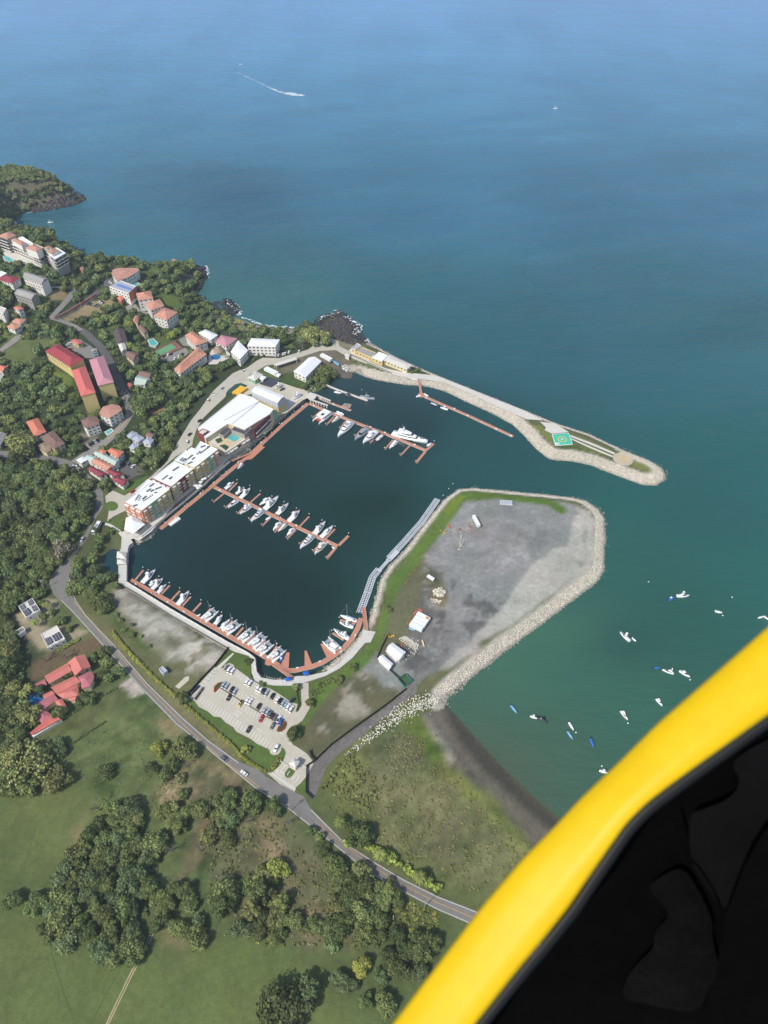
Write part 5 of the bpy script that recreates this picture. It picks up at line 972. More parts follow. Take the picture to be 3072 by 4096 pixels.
building('', '', 'b', [(195,1580),(240,1600),(290,1565),(240,1545)], 10.5, 'flat', 'maroon', 'cream', root=wh, z0=z_wh-9, wins=False, wing='corner')
pdk = building('pool_building', 'cream building with a rooftop pool deck between the warehouse and the apartment blocks', 'b', [(255,1640),(330,1600),(450,1520),(500,1540),(600,1580),(640,1620),(430,1760),(375,1710)], 5, 'flat', 'cream', 'cream', cat='building', wins=False, z0=GZ)
zp = GZ+5; ox, oy, oz = pdk.location; poolm = mat('pool_water', srgb(84,176,172), rough=.08, var=.04, spec=.5); poolb = mat('pool_water_blue', srgb(44,112,170), rough=.08, var=.04)
obj('pool', MB().prism([(p[0]-ox, p[1]-oy) for p in ats('b', [(448,1622),(500,1590),(565,1624),(512,1658)], zp+.1)], zp-oz-.3, zp-oz+.1).mesh('pool', poolm), pdk)
obj('deck', MB().prism([(p[0]-ox, p[1]-oy) for p in ats('b', [(400,1640),(490,1565),(590,1610),(570,1650),(450,1725),(380,1690)], zp+.05)], zp-oz-.3, zp-oz+.06).mesh('deck', wallm('beige')), pdk)
building('', '', 'b', [(486,1558),(600,1600),(665,1545),(610,1530),(590,1555),(515,1525)], 4, 'flat', 'grey', 'slate', root=pdk, z0=zp, wins=False, wing='canopy', gdown=-6)
building('', '', 'b', [(375,1590),(420,1610),(490,1550),(450,1530)], 3, 'flat', 'grey', 'slate', root=pdk, z0=zp, wins=False, wing='pergola', gdown=-6)
balconies(pdk, 'b', (430,1762), (640,1622), zp, 1, 3.2, 4, railm, awn=awnm)
for q, n_ in (([(345,1640),(395,1620),(410,1650),(370,1670)],0), ([(385,1690),(430,1680),(465,1700),(440,1730)],1)): obj('planter', MB().prism([(p[0]-ox, p[1]-oy) for p in ats('b', q, zp+.3)], zp-oz-.2, zp-oz+.5).mesh('planter', MATS['hedge_green']), pdk)
hg = building('hangar', 'tall yellow boat hangar with pale upper walls and a white roof on the concrete yard', 'b', [(660,1222),(887,1322),(947,1266),(722,1172)], 12, 'gable', 'yellow', 'white', cat='hangar', wins=False, rh=1.2, over=.2, z0=GZ)
zh = GZ+12
for a, b in (((660,1222),(887,1322)), ((887,1322),(947,1266))):
    A, B_ = at('b', a, zh), at('b', b, zh); d, L = nrm(A, B_); ox, oy, oz = hg.location; obj('upper_cladding', MB().obox(((A[0]+B_[0])/2-ox, (A[1]+B_[1])/2-oy), d, L-.2, .3, 6.2, 11.8).mesh('upper_cladding', wallm('silver')), hg)
    for k in range(1, 4 if L > 20 else 1): obj('downpipe', MB().obox((A[0]+d[0]*L*k/4-ox, A[1]+d[1]*L*k/4-oy), d, .3, .5, .2, 11.7).mesh('downpipe', wallm('white')), hg)
# the hotel on the hill
ht = building('hillside_hotel', 'long terraced hotel with terracotta roofs and a curved pool terrace, top left', 'q', [(110,195),(490,348),(565,290),(240,160)], 12, 'flat', 'grey', 'cream', cat='hotel', wins=False)
zq = R('q', (110,195), 12)[2]
balconies(ht, 'q', (110,195), (300,270), zq, 4, 3.2, 4.5, wallm('white')); balconies(ht, 'q', (300,270), (490,348), zq, 4, 3.2, 4.5, wallm('white')); balconies(ht, 'q', (490,348), (565,290), zq, 3, 3.2, 4.5, wallm('grey'))
for q, hh, rc in (([(135,190),(275,265),(337,232),(200,167)],15,'terra'), ([(315,290),(465,343),(540,297),(440,247)],15,'terra')): building('', '', 'q', q, hh, 'hip', 'white', rc, root=ht, z0=zq-12, wins=False, wing='penthouse', gdown=-11.9)
building('', '', 'q', [(-30,140),(95,185),(215,128),(110,84)], 15, 'hip', 'grey', 'terra', root=ht, z0=zq-12, wins=False, wing='west'); balconies(ht, 'q', (-30,140), (95,185), zq+3, 4, 3.2, 4, wallm('white'))
building('', '', 'q', [(240,165),(330,225),(420,235),(285,150)], 13.5, 'flat', W, 'white', root=ht, z0=zq-12, wins=False, wing='rear')
building('', '', 'q', [(590,345),(700,445),(840,362),(720,290)], 11.5, 'flat', 'grey', 'white', root=ht, z0=zq-13.5, wins=False, wing='east')
balconies(ht, 'q', (590,345), (700,445), zq-2, 3, 3.1, 4, wallm('white')); balconies(ht, 'q', (700,445), (840,362), zq-2, 3, 3.1, 4, wallm('white'))
for q in ([(555,297),(600,316),(662,286),(620,262)], [(598,345),(660,372),(758,325),(690,292)]): building('', '', 'q', q, 14.5, 'pyr', 'white', 'terra', root=ht, z0=zq-13.5, wins=False, wing='penthouse', rh=1.6, gdown=-11.4)
BL = [
 ('apartment_house','weathered apartment house with a two-step grey sheet roof below the hotel','q',[(292,672),(528,755),(622,690),(345,600)],9,'gable',W,'grey',{}),
 ('apartment_house','older grey house with a cluttered white balcony front, downhill from the two-step roof','q',[(180,878),(400,950),(492,885),(275,812)],8,'gable','grey','grey',{}),
 ('villa','villa with a maroon hipped roof at the left edge below the hotel','q',[(-60,690),(155,750),(258,672),(70,640)],5,'hip',W,'maroon',{}),
 ('villa','white flat-topped house cut by the left edge beside the maroon villa','q',[(-60,650),(0,672),(90,618),(10,592)],6,'flat',W,'white',{}),
 ('tower_house','narrow three-storey white house with an orange pyramid roof','q',[(165,1052),(235,1092),(302,1060),(230,1035)],8,'pyr',W,'bright',{}),
 ('villa','lower of two joined orange-tiled roofs at the left edge','q',[(85,1300),(182,1340),(272,1290),(170,1245)],4.5,'hip',W,'orange',{}),
 ('villa','upper of two joined orange-tiled roofs at the left edge','q',[(150,1232),(262,1272),(338,1205),(210,1188)],5,'hip',W,'orange',{}),
 ('villa','white cubic house with a roof terrace at the left edge','q',[(-50,1090),(40,1140),(82,1070),(0,1040)],8,'flat',W,'cream',{}),
 ('restaurant','white house with a fan-shaped terracotta roof on the headland','a',[(975,1035),(962,1070),(1015,1132),(1100,1105),(1165,1068),(1205,1040),(1190,1020),(1020,1020)],7,'cone',W,'terra',{}),
 ('flat_roofed_house','house with a flat grey and blue striped roof and terracotta end wall','a',[(945,1182),(1112,1242),(1177,1182),(1040,1130)],9,'flat',W,'silver',dict(wall2='white')),
 ('annex','small orange-roofed annex under the blue striped roof','a',[(1010,1282),(1045,1310),(1085,1265),(1050,1245)],4,'hip','brick','bright',{}),
 ('apartment_house','first and farthest of three stepped apartment houses with orange tiled roofs','a',[(1175,1238),(1192,1302),(1325,1282),(1302,1215)],9,'hip',W,'orange',{}),
 ('apartment_house','middle one of three stepped apartment houses with orange tiled roofs','a',[(1253,1328),(1302,1390),(1420,1345),(1382,1288)],9,'hip',W,'orange',{}),
 ('apartment_house','nearest of three stepped apartment houses with orange tiled roofs','a',[(1325,1432),(1440,1472),(1538,1402),(1422,1360)],9,'hip',W,'orange',{}),
 ('lookout','tiny lookout kiosk with an orange roof at the cliff edge','a',[(1480,952),(1500,972),(1528,956),(1508,938)],3.5,'pyr',W,'terra',{}),
 ('hut','small isolated hut with a rust red roof among the trees below the hotel','q',[(1012,560),(1060,585),(1075,545),(1030,532)],3,'gable','brick','terra',{}),
 ('condominium','yellow building with a long crimson roof beside the hill car park','a',[(387,1738),(606,1876),(728,1810),(503,1675)],9,'hip','yellow','red',{}),
 ('condominium','yellow building with a long salmon roof pointing at the twin round houses','a',[(617,1905),(700,2130),(828,2096),(738,1868)],10,'hip','yellow','salmon',{}),
 ('condominium','yellow building with a dusty pink roof beside the hill street','a',[(770,1815),(848,2040),(986,2006),(895,1776)],9,'hip','yellow','pink',{}),
 ('gatehouse','small house with a salmon roof at the top of the hill car park','a',[(612,1650),(672,1682),(712,1665),(650,1630)],3.5,'hip','yellow','salmon',{}),
 ('house','house with a dark brown sheet roof beside a curved drive','a',[(970,1568),(1015,1672),(1102,1656),(1072,1545)],5,'gable',W,'dark',{}),
 ('annex','white annex in front of the dark brown roofed house','a',[(1018,1680),(1048,1748),(1095,1722),(1078,1660)],4,'gable',W,'cream',{}),
 ('house','house with half brown half orange roof among trees','a',[(1082,1772),(1150,1830),(1197,1762),(1130,1740)],4,'gable','cream','brown',{}),
 ('house','small brown-roofed house above the swimming pool','a',[(1190,1530),(1240,1590),(1280,1572),(1230,1512)],4,'gable','cream','brown',{}),
 ('house','partly hidden orange-roofed house behind a bright green tree','a',[(1145,1470),(1190,1512),(1202,1440),(1170,1435)],4,'gable','cream','orange',{}),
 ('house','white-roofed bungalow beside the red shed on the tree-lined slope','a',[(1158,2028),(1250,2030),(1305,1985),(1190,1945)],4,'gable',W,'teal',{}),
 ('shed','small red-roofed shed left of the white-roofed bungalow','a',[(1095,2030),(1115,2062),(1150,2035),(1128,2012)],3,'gable','cream','salmon',{}),
 ('house','low brown roof behind the white-roofed bungalow','a',[(1190,1945),(1290,1975),(1320,1930),(1225,1905)],3.5,'gable','cream','brown',{}),
 ('resort_wing','long wing with an orange tiled roof left of the round pool','b',[(-10,1030),(45,1072),(275,900),(200,835)],8,'hip',W,'orange',{}),
 ('resort_wing','upper orange-tiled wing between tennis court and white cottage','b',[(85,738),(175,830),(282,790),(150,702)],8,'hip',W,'orange',{}),
 ('cottage','white house with a folded white roof, topmost of the resort','b',[(200,716),(310,780),(372,735),(265,686)],6,'hip',W,'white',{}),
 ('cottage','house with a pink cross-shaped roof next to the thatched hut','b',[(345,798),(440,838),(543,765),(400,735)],6,'hip',W,'pink',{}),
 ('thatched_hut','round thatched hut at the edge of the round pool','b',[(375+44*math.cos(k*math.pi/5),862+34*math.sin(k*math.pi/5)) for k in range(10)],3.4,'cone','beige','straw',dict(rh=4,open_=True)),
 ('apartment_house','large white apartment house with many stepped white roofs','b',[(622,832),(868,838),(907,775),(660,763)],10,'hip',W,'white',dict(rh=1.6,maxwin=30)),
 ('apartment_house','lower white-roofed building attached left of the large stepped white one','b',[(480,882),(560,947),(632,868),(545,782)],8,'hip',W,'white',dict(rh=1.4)),
 ('carport','long low carport with a white roof beside the approach road','b',[(850,986),(872,1004),(1056,946),(1040,924)],4,'gable',W,'cream',dict(open_=True,rh=.5)),
 ('boathouse','boathouse with a broad white gabled roof beside the big tree','b',[(1022,1052),(1130,1102),(1267,962),(1157,930)],6,'gable',W,'white',{}),
 ('hut','gate hut with a grey hipped roof and green walls','b',[(625,1105),(690,1132),(762,1077),(700,1045)],4,'hip','green','cream',{}),
 ('shed','little white-roofed shed right of the green-walled hut','b',[(718,1106),(758,1128),(792,1098),(750,1080)],3,'hip',W,'white',{}),
 ('breakwater_house','white block with a ribbed roof, first building on the breakwater','t',[(118,232),(215,262),(340,172),(250,120)],4.5,'flat','cream','silver',{}),
 ('unfinished_building','roofless grey building with a yellow front wall on the breakwater','t',[(230,285),(552,425),(642,322),(332,195)],3.5,'flat','yellow','grey',{}),
 ('breakwater_house','yellow building with a bright white roof between the roofless and the long grey one','t',[(550,418),(770,500),(885,380),(700,305)],4.5,'flat','yellow','white',{}),
 ('breakwater_house','longest building on the breakwater, low grey roof and cream columns','t',[(790,470),(1282,670),(1397,572),(912,365)],4.2,'hip','cream','cream',dict(rh=.8)),
 ('toll_booth','small booth with a flat roof where the breakwater road begins','d',[(385,482),(425,492),(432,468),(395,460)],3,'hip',W,'cream',dict(wins=False)),
 ('house','house with a bright orange hipped roof in the woods','c',[(225,405),(300,536),(402,490),(326,370)],5,'hip',W,'bright',{}),
 ('house','house with a brown tiled roof joined to a tan rotunda','c',[(340,540),(470,642),(562,590),(458,480)],6,'hip','cream','brown',{}),
 ('rotunda','tan polygonal pavilion roof in front of the brown tiled house','c',[(322,612),(350,655),(400,675),(440,650),(450,610),(380,580),(340,590)],4,'cone','cream','straw',dict(wins=False)),
 ('round_house','upper of the twin round white houses with red-brown tiled roof','c',[(855,330),(890,360),(945,374),(1020,330),(1057,300),(1030,265),(970,252),(890,275)],9,'cone',W,'terra',dict(maxwin=28,bay=2.8)),
 ('round_house','lower of the twin white houses, with a square cupola on its red-brown roof','c',[(695,392),(725,450),(745,462),(862,420),(840,360),(770,358)],9,'cone',W,'brown',dict(maxwin=28,bay=2.8)),
 ('house','leftmost pyramid of the silver-roofed house group','c',[(1093,527),(1130,552),(1192,502),(1140,484)],4,'pyr',W,'silver',{}),
 ('house','central pyramid of the silver-roofed house group','c',[(1135,552),(1192,587),(1252,542),(1190,508)],4,'pyr',W,'silver',{}),
 ('house','lower pyramid of the silver-roofed house group','c',[(1110,626),(1160,652),(1207,602),(1150,585)],4,'pyr',W,'silver',{}),
 ('house','right pyramid of the silver-roofed house group with a glass porch','c',[(1230,582),(1300,606),(1332,560),(1270,540)],4,'pyr',W,'silver',{}),
 ('house','brown-red lean-to behind the silver pyramids','c',[(1252,525),(1310,548),(1340,512),(1290,493)],4,'gable',W,'brown',{}),
 ('market_hall','white canopy hall at the left end of the mixed-roof row by the road fork','c',[(658,735),(700,766),(757,732),(715,703)],5,'hip',W,'white',{}),
 ('shop','pale green long roof in the middle of the mixed-roof row','c',[(805,682),(990,782),(1030,738),(850,660)],6,'gable',W,'teal',dict(maxwin=10)),
 ('shop','grey-green roof beside the white canopy hall','c',[(720,722),(790,748),(848,716),(790,690)],5,'gable',W,'teal',dict(wins=False)),
 ('shop','orange tiled roof behind the long pale green roof','c',[(925,657),(1018,722),(1072,662),(960,628)],6.5,'hip',W,'bright',{}),
 ('shop','rust red tiled roof in front of the long pale green roof','c',[(790,752),(920,830),(992,790),(850,720)],5,'gable',W,'orange',{}),
 ('cupola_house','small square orange cupola on the mixed-roof row','c',[(850,657),(885,682),(922,656),(880,640)],8,'pyr',W,'bright',dict(wins=False)),
 ('lodge','left crimson roof beside the road above the roundabout','c',[(755,815),(855,882),(928,855),(803,793)],4.5,'gable',W,'maroon',{}),
 ('lodge','middle crimson roof beside the dark car park','c',[(918,836),(985,882),(1080,862),(950,815)],4.5,'gable',W,'maroon',{}),
 ('lodge','right crimson roof nearest the roundabout','c',[(968,906),(1060,962),(1112,905),(985,882)],4.5,'gable',W,'maroon',{}),
 ('gazebo','upper pale roof of the gazebo on the footbridge','c',[(1007,1582),(1090,1592),(1094,1530),(1012,1524)],5.5,'pyr',W,'cream',dict(open_=True,rh=1.8)),
 ('gazebo','lower pale roof of the gazebo on the footbridge','c',[(1012,1636),(1090,1632),(1092,1596),(1012,1594)],4.6,'pyr',W,'cream',dict(open_=True,rh=1.4)),
 ('entrance_kiosk','white entrance kiosk with a pale pyramid roof at the car park gate','x',[(655,378),(838,512),(967,310),(795,215)],4,'pyr',W,'cream',dict(rh=1.5)),
 ('shelter','small flat pale roof alone on the bare plot','e',[(402,1032),(440,1072),(476,1046),(432,1005)],2.5,'flat','silver','silver',dict(wins=False)),
 ('workshop','white gabled workshop on the island yard beside stacked stones','f',[(855,855),(965,950),(1024,885),(905,800)],4.5,'gable',W,'white',dict(wins=False,rh=1)),
 ('lean_to','pale grey lean-to along the white workshop','f',[(846,872),(942,968),(963,948),(862,862)],2.6,'gable','silver','cream',dict(wins=False,rh=.2)),
 ('workshop','smaller rounded white shed in the corner of the fenced yard','f',[(778,940),(880,1032),(914,985),(822,905)],3.2,'gable',W,'white',dict(wins=False,rh=.8)),
 ('house','orange-roofed house cut by the left edge below the pasture','a',[(-30,1885),(20,1922),(72,1872),(25,1862)],4,'gable',W,'bright',{}),
 ('house','grey-roofed house cut by the left edge near the road','c',[(-40,560),(0,618),(58,512),(-10,500)],4,'gable','grey','grey',{}),
 ('house','far orange-edged roof at the left edge above the pasture road','a',[(-40,1975),(5,1990),(30,1950),(-20,1940)],4,'gable',W,'cream',{}),
]
for n, lb, c, p, h, rf, wl, rc, kw in BL: building(n, lb, c, p, h, rf, wl, rc, **{**dict(cat=n.replace('_', ' ').split(' ')[-1]), **kw})
# blue stripe and end wall of the flat grey roof
o = BROOT['flat_roofed_house']; zb_ = R('a', (945,1182), 9)[2]; ox, oy, oz = o.location
obj('blue_roofing', MB().prism([(p[0]-ox, p[1]-oy) for p in ats('a', [(995,1168),(1130,1215),(1150,1200),(1030,1155)], zb_+.1)], zb_-oz-.1, zb_-oz+.08).mesh('blue_roofing', roofm('blue')), o)
facade(o, 'a', (1112,1242), (1177,1182), zb_, 0, 1, 9, wallm('brick'))
solar_m = mat('solar_cells', srgb(34,40,62), rough=.2, var=.05, spec=.6)
def solar(root, c, quads, h, zt):
    ox, oy, oz = root.location
    for q in quads:
        P = [(p[0]-ox, p[1]-oy) for p in ats(c, q, zt)]; fr_ = obj('solar_panel', MB().prism(P, zt-oz-.06, zt-oz+.1).mesh('solar_panel', solar_m), root); mb = MB()
        for k in range(1, 5):
            t = k/5; a = tuple(P[0][i]+(P[1][i]-P[0][i])*t for i in (0,1)); b = tuple(P[3][i]+(P[2][i]-P[3][i])*t for i in (0,1)); mb.tube((*a, zt-oz+.12), (*b, zt-oz+.12), .06, n=4)
        for k in range(1, 3):
            t = k/3; a = tuple(P[0][i]+(P[3][i]-P[0][i])*t for i in (0,1)); b = tuple(P[1][i]+(P[2][i]-P[1][i])*t for i in (0,1)); mb.tube((*a, zt-oz+.12), (*b, zt-oz+.12), .06, n=4)
        obj('panel_frame', mb.mesh('panel_frame', framem), fr_)
for q, lb, S4, h in (([(205,350),(290,476),(446,392),(360,260)], 'white house with four blocks of solar panels on its gabled roof', [[(215,345),(240,390),(288,360),(262,318)],[(245,402),(290,470),(352,415),(310,362)],[(300,285),(330,340),(385,310),(350,262)],[(345,350),(375,402),(438,382),(402,325)]], 4), ([(453,660),(530,812),(722,710),(630,563)], 'pale flat-pitched house with two large solar arrays on the lower half', [[(498,705),(535,778),(592,740),(555,682)],[(572,675),(612,735),(692,692),(655,625)],[(562,772),(575,790),(605,775),(595,758)],[(640,725),(650,745),(678,730),(668,715)]], 3.6)):
    r = building('house', lb, 'h', q, h, 'flat', W, 'cream', cat='house', maxwin=4); zz = R('h', q[0], h)[2]; solar(r, 'h', S4, h, zz+.35)
r = building('shed', 'small white shed with one solar panel left of the solar houses', 'h', [(175,622),(205,666),(282,612),(255,573)], 3, 'flat', W, 'cream', cat='shed', wins=False); solar(r, 'h', [[(188,622),(212,655),(270,612),(250,585)]], 3, R('h', (175,622), 3)[2]+.35)
# coral-roofed villa
vl = building('courtyard_villa', 'rambling coral-roofed villa round a planted courtyard, with a round blue pool', 'h', [(750,970),(828,1117),(1006,1016),(936,878)], 5, 'gable', 'cream', 'villa', cat='villa', maxwin=4)
zv = R('h', (750,970), 5)[2]-5
for q, h, rf, rc in (([(490,1122),(542,1206),(795,1062),(752,972)],4.6,'gable','villa'), ([(560,1243),(628,1318),(892,1182),(825,1118)],4.4,'gable','villa'), ([(628,1320),(700,1370),(868,1332),(860,1205)],4.1,'hip','villa'), ([(895,1185),(905,1262),(1000,1230),(1045,1120),(1008,1060),(860,1130)],4.8,'cone','villa2'), ([(428,1410),(462,1502),(642,1372),(592,1318)],4.2,'gable','villa2'), ([(470,1330),(495,1382),(610,1320),(570,1280)],3.8,'gable','villa'), ([(600,1385),(650,1475),(740,1465),(690,1370)],3.9,'hip','villa'), ([(333,1238),(352,1252),(522,1222),(492,1150)],3.2,'gable','villa2'), ([(385,1562),(470,1650),(590,1560),(480,1480)],3.6,'hip','villa2'), ([(328,1748),(352,1772),(675,1592),(560,1560)],3.4,'gable','salmon'), ([(760,1350),(770,1395),(832,1385),(862,1330)],3.5,'gable','villa')):
    building('', '', 'h', q, h, rf, 'cream', rc, root=vl, z0=zv, wins=False, wing='wing')
ox, oy, oz = vl.location
for (px, py), rr in (((398,1395),5.6), ((458,1362),2.1)):
    p = at('h', (px, py), zv+.3); obj('pool', MB().prism([(p[0]-ox+rr*math.cos(k*math.pi/12), p[1]-oy+rr*math.sin(k*math.pi/12)) for k in range(24)], zv-oz-.2, zv-oz+.35+rr*.01).mesh('pool', poolb), vl); obj('pool_rim', MB().prism([(p[0]-ox+(rr+.7)*math.cos(k*math.pi/12), p[1]-oy+(rr+.7)*math.sin(k*math.pi/12)) for k in range(24)], zv-oz-.2, zv-oz+.28+rr*.008).mesh('pool_rim', wallm('brick')), vl)
obj('courtyard_wall', MB().prism([(p[0]-ox, p[1]-oy) for p in ats('h', [(350,1772),(372,1790),(685,1600),(670,1588)], zv+2.2)], zv-oz-.5, zv-oz+2.2).mesh('courtyard_wall', wallm('white')), vl)
# swimming pools
def pool(label, c, pts, m_=poolm, hill=True):
    g = R(c, pts[0], .4); P = ats(c, pts, g[2]); cx, cy = P[0]; L = [(p[0]-cx, p[1]-cy) for p in P]; r = empty('swimming_pool', (cx, cy, g[2]-.4), 0, label, 'pool'); FP.append(np.array(P))
    obj('basin_rim', MB().prism(inset(L, -.9), -1.5, .42).mesh('basin_rim', pale_concrete), r); obj('pool_water', MB().prism(L, -.5, .44).mesh('pool_water', m_), r)
pool('round blue pool beside the thatched hut', 'b', [(352+42*math.cos(k*.52),925+24*math.sin(k*.52)) for k in range(12)], poolb)
pool('rectangular turquoise pool beside the lower twin round house', 'c', [(913,492),(958,467),(975,485),(930,514)])
pool('turquoise garden pool left of the tennis court', 'a', [(1282,1642),(1300,1688),(1340,1692),(1360,1668),(1320,1632)])
pool('curved turquoise pool on the hotel terrace', 'q', [(45,400),(60,440),(110,465),(165,472),(165,448),(110,410),(80,396)])
pool('small turquoise pool behind the blue striped roof', 'a', [(1135,1160),(1150,1175),(1205,1160),(1185,1145)])
pool('narrow blue pool at the foot of the pink-roofed building', 'a', [(905,2130),(925,2150),(970,2125),(950,2112)], poolb)
court = S(cover('tennis_court', 'a', [(1320,1742),(1372,1792),(1580,1712),(1510,1655)], M('court_red', srgb(140,92,84), rough=.9), .1, hill=True)); court2 = S(cover('tennis_court', 'a', [(1335,1748),(1382,1778),(1528,1712),(1480,1678)], M('court_green', srgb(104,158,112), rough=.9), .25, hill=True))
S(cover('pool_terrace', 'b', [(290,920),(320,860),(440,860),(478,900),(470,935),(360,990),(290,990)], pale_concrete, .02, hill=True))
# yard things: trailers, containers, stacks
def box4(name, label, cat, c, pts, h, m_, z=None, extra=None, group=None):
    g = R(c, pts[0], h); zt = g[2] if z is None else z+h; P = ats(c, pts, zt); 
    if len(P) == 3: P.append((P[0][0]+P[2][0]-P[1][0], P[0][1]+P[2][1]-P[1][1]))
    cx = sum(p[0] for p in P)/4; cy = sum(p[1] for p in P)/4; L = [(p[0]-cx, p[1]-cy) for p in P]; d, LL = nrm(L[0], L[1]); d2, L2 = nrm(L[1], L[2])
    if L2 > LL: d, LL, L2 = d2, L2, LL
    r = empty(name, (cx, cy, zt-h), math.atan2(d[1], d[0]), label, cat, group); FP.append(np.array(P))
    return r, LL, L2
trm = mat('trailer_white', srgb(232,234,232), rough=.5, var=.03, dirt=.1); rustm = mat('trailer_rust', srgb(206,140,80), rough=.8, var=.2); tyre = mat('tyre', (.02,.02,.02), rough=.9, var=0)
wheel_me = MB().tube((0,-.14,0),(0,.14,0),.5,n=10).mesh('wheel', tyre)
def trailer(label, c, pts, h=3.4, rusty=False, group=None):
    r, L, W_ = box4('box_trailer', label, 'trailer', c, pts, h, trm, group=group)
    obj('body', MB().box(-L/2,-W_/2,.9,L/2,W_/2,h).mesh('body', trm), r); mb = MB()
    for k in range(int(L/1.2)): mb.box(-L/2+.5+k*1.2,-W_/2+.02,h,-L/2+.6+k*1.2,W_/2-.02,h+.05)
    obj('roof_ribs', mb.mesh('roof_ribs', trm), r)
    if rusty: obj('rust_patch', MB().box(L/2-2.5,-W_/2+.3,h,L/2-.4,W_/2-.4,h+.07).mesh('rust_patch', rustm), r)
    for s_ in (-1, 1):
        for xx in (-L/2+1.2, -L/2+2.4): obj('wheel', wheel_me, r, (xx, s_*(W_/2-.25), .5))
    obj('landing_leg', MB().box(L/2-1.6,-.8,0,L/2-1.4,-.6,.9).box(L/2-1.6,.6,0,L/2-1.4,.8,.9).mesh('landing_leg', pile_m), r)
for k, q in enumerate([[(780,160),(1122,342),(1070,420),(725,250)],[(718,265),(1062,430),(1010,508),(665,340)],[(655,355),(1003,518),(950,600),(600,432)],[(585,450),(930,612),(880,700),(525,525)]]):
    trailer(['rust-stained white trailer, topmost of four side by side on the island','second white trailer down of four side by side','third white trailer down of four side by side','lowest white trailer of four, beside the light blue skiff'][k], 'y', q, rusty=k == 0, group='four trailers side by side on the island')
trailer('long white trailer alone on the grey gravel of the island', 'd', [(1490,1862),(1537,1948),(1558,1938),(1512,1852)])
trailer('long white trailer beside the hauled-out turquoise boat', 'b', [(1258,902),(1345,948),(1356,930),(1270,896)]); trailer('white barrel-topped trailer near the carport', 'b', [(770,1022),(868,1070),(888,1048),(795,1006)])
trailer('small white container beside the rock pile on the island', 'f', [(1203,222),(1258,258),(1272,242),(1222,212)], 2.4); trailer('tiny cream trailer right of the barrel-topped one', 'b', [(870,1080),(895,1092),(915,1072),(890,1062)], 2.4)
redm = mat('red_steel', srgb(190,100,78), rough=.7, var=.1); orm = mat('orange_plastic', srgb(206,112,66), rough=.6, var=.1); yem = mat('yellow_plastic', srgb(232,184,60), rough=.6, var=.1)
for c, pts, lb, m_, hh in (('y', [(640,240),(680,262),(760,165),(720,145)], 'pinkish red steel beam left of the trailers', redm, 1.0), ('y', [(780,105),(900,185),(925,155),(810,92)], 'pinkish red steel beam above the trailers', redm, 1.0), ('y', [(875,965),(930,1135),(958,1125),(905,960)], 'long cream crate lying on the gravel right of the stone stacks', wallm('cream'), 1.0), ('f', [(1560,0),(0,0),(1,1)], '', None, 0)):
    if not lb: continue
    r, L, W_ = box4('steel_beam' if m_ is redm else 'long_crate', lb, 'beam' if m_ is redm else 'crate', c, pts, hh, m_)
    obj('upper_part', MB().box(-L/2,-W_/2,hh*.55,L/2,W_/2,hh).mesh('upper_part', m_), r); obj('web', MB().box(-L/2,-W_*.2,.15,L/2,W_*.2,hh*.55).mesh('web', m_), r); obj('lower_part', MB().box(-L/2,-W_/2,0,L/2,W_/2,.15).mesh('lower_part', m_), r)
stone_m = mat('dressed_stone', srgb(200,194,178), rough=.9, var=.12, scale=.8)
G_ST = 'rows of stone blocks laid out beside the workshop'
st0 = at('y', (250,930), GZ); st1 = at('y', (720,1180), GZ); st2 = at('y', (560,880), GZ); ex = ((st1[0]-st0[0])/9, (st1[1]-st0[1])/9); d_, _ = nrm(st0, st1); 
stone_me = [MB().prism([(random.uniform(.8,1.)*.62*math.cos(k*math.pi/3+.3), random.uniform(.8,1.)*.62*math.sin(k*math.pi/3+.3)) for k in range(6)], -.2, random.uniform(.5,.8)).mesh('stone_block', stone_m) for _ in range(6)]
for i in range(9):
    for j in range(7):
        if random.random() < .1: continue
        px = 270+i*52+j*32+random.uniform(-8,8); py = 950+i*36-j*26+j*j*3+random.uniform(-8,8)
        if px > 800: continue
        p = at('y', (px, py), GZ); tag(obj('stone_block', random.choice(stone_me), None, (p[0], p[1], GZ), random.random()*3), f'pale squared stone block, {OR[i]} in the {OR[j]} row beside the white workshop', 'stone block', G_ST)
for c, p, m_, lb, n in (('y',(320,1150),orm,'small heap of orange plastic barriers beside the workshop',5), ('y',(545,410),orm,'heap of orange and yellow barriers left of the trailers',5), ('y',(30,840),yem,'heap of yellow plastic beside the yard fence',6), ('d',(1285,1960),orm,'cluster of orange buoys on the grass edge of the island',7), ('d',(1250,2010),yem,'cluster of yellow buoys at the edge of the island gravel',5)):
    q = R(c, p, 0); mb = MB()
    for _ in range(n): x, y = random.gauss(0, 1.1), random.gauss(0, 1.1); mb.ball((x, y, .45), random.uniform(.35, .6), 6, 4, random.uniform(.6, 1.6))
    tag(obj('plastic_heap', mb.mesh('plastic_heap', m_), None, q), lb, 'heap')
for k, (x_, y_) in enumerate([(1185,50),(1165,95),(1128,125),(1118,140),(1098,165),(1088,182),(1062,205),(1052,218),(1036,258),(1030,275),(1020,290)]):
    q = R('f', (x_, y_), 0); tag(obj('orange_float', MB().ball((0,0,.25),.32,6,4).mesh('orange_float', orm), None, q), f'orange float, {OR[k]} from the top in the line across the island grass', 'float', 'line of orange floats on the island')
r, L, W_ = box4('steel_frame_stack', 'stack of pale steel frames on the far edge of the island gravel', 'steel frames', 'g', [(218,645),(325,652),(325,682),(220,677)], 1.2, steel_m)
for k in range(9): obj('frame', MB().box(-L/2+k*L/9,-W_/2,.1,-L/2+k*L/9+.6,W_/2,1.2).mesh('frame', steel_m), r)
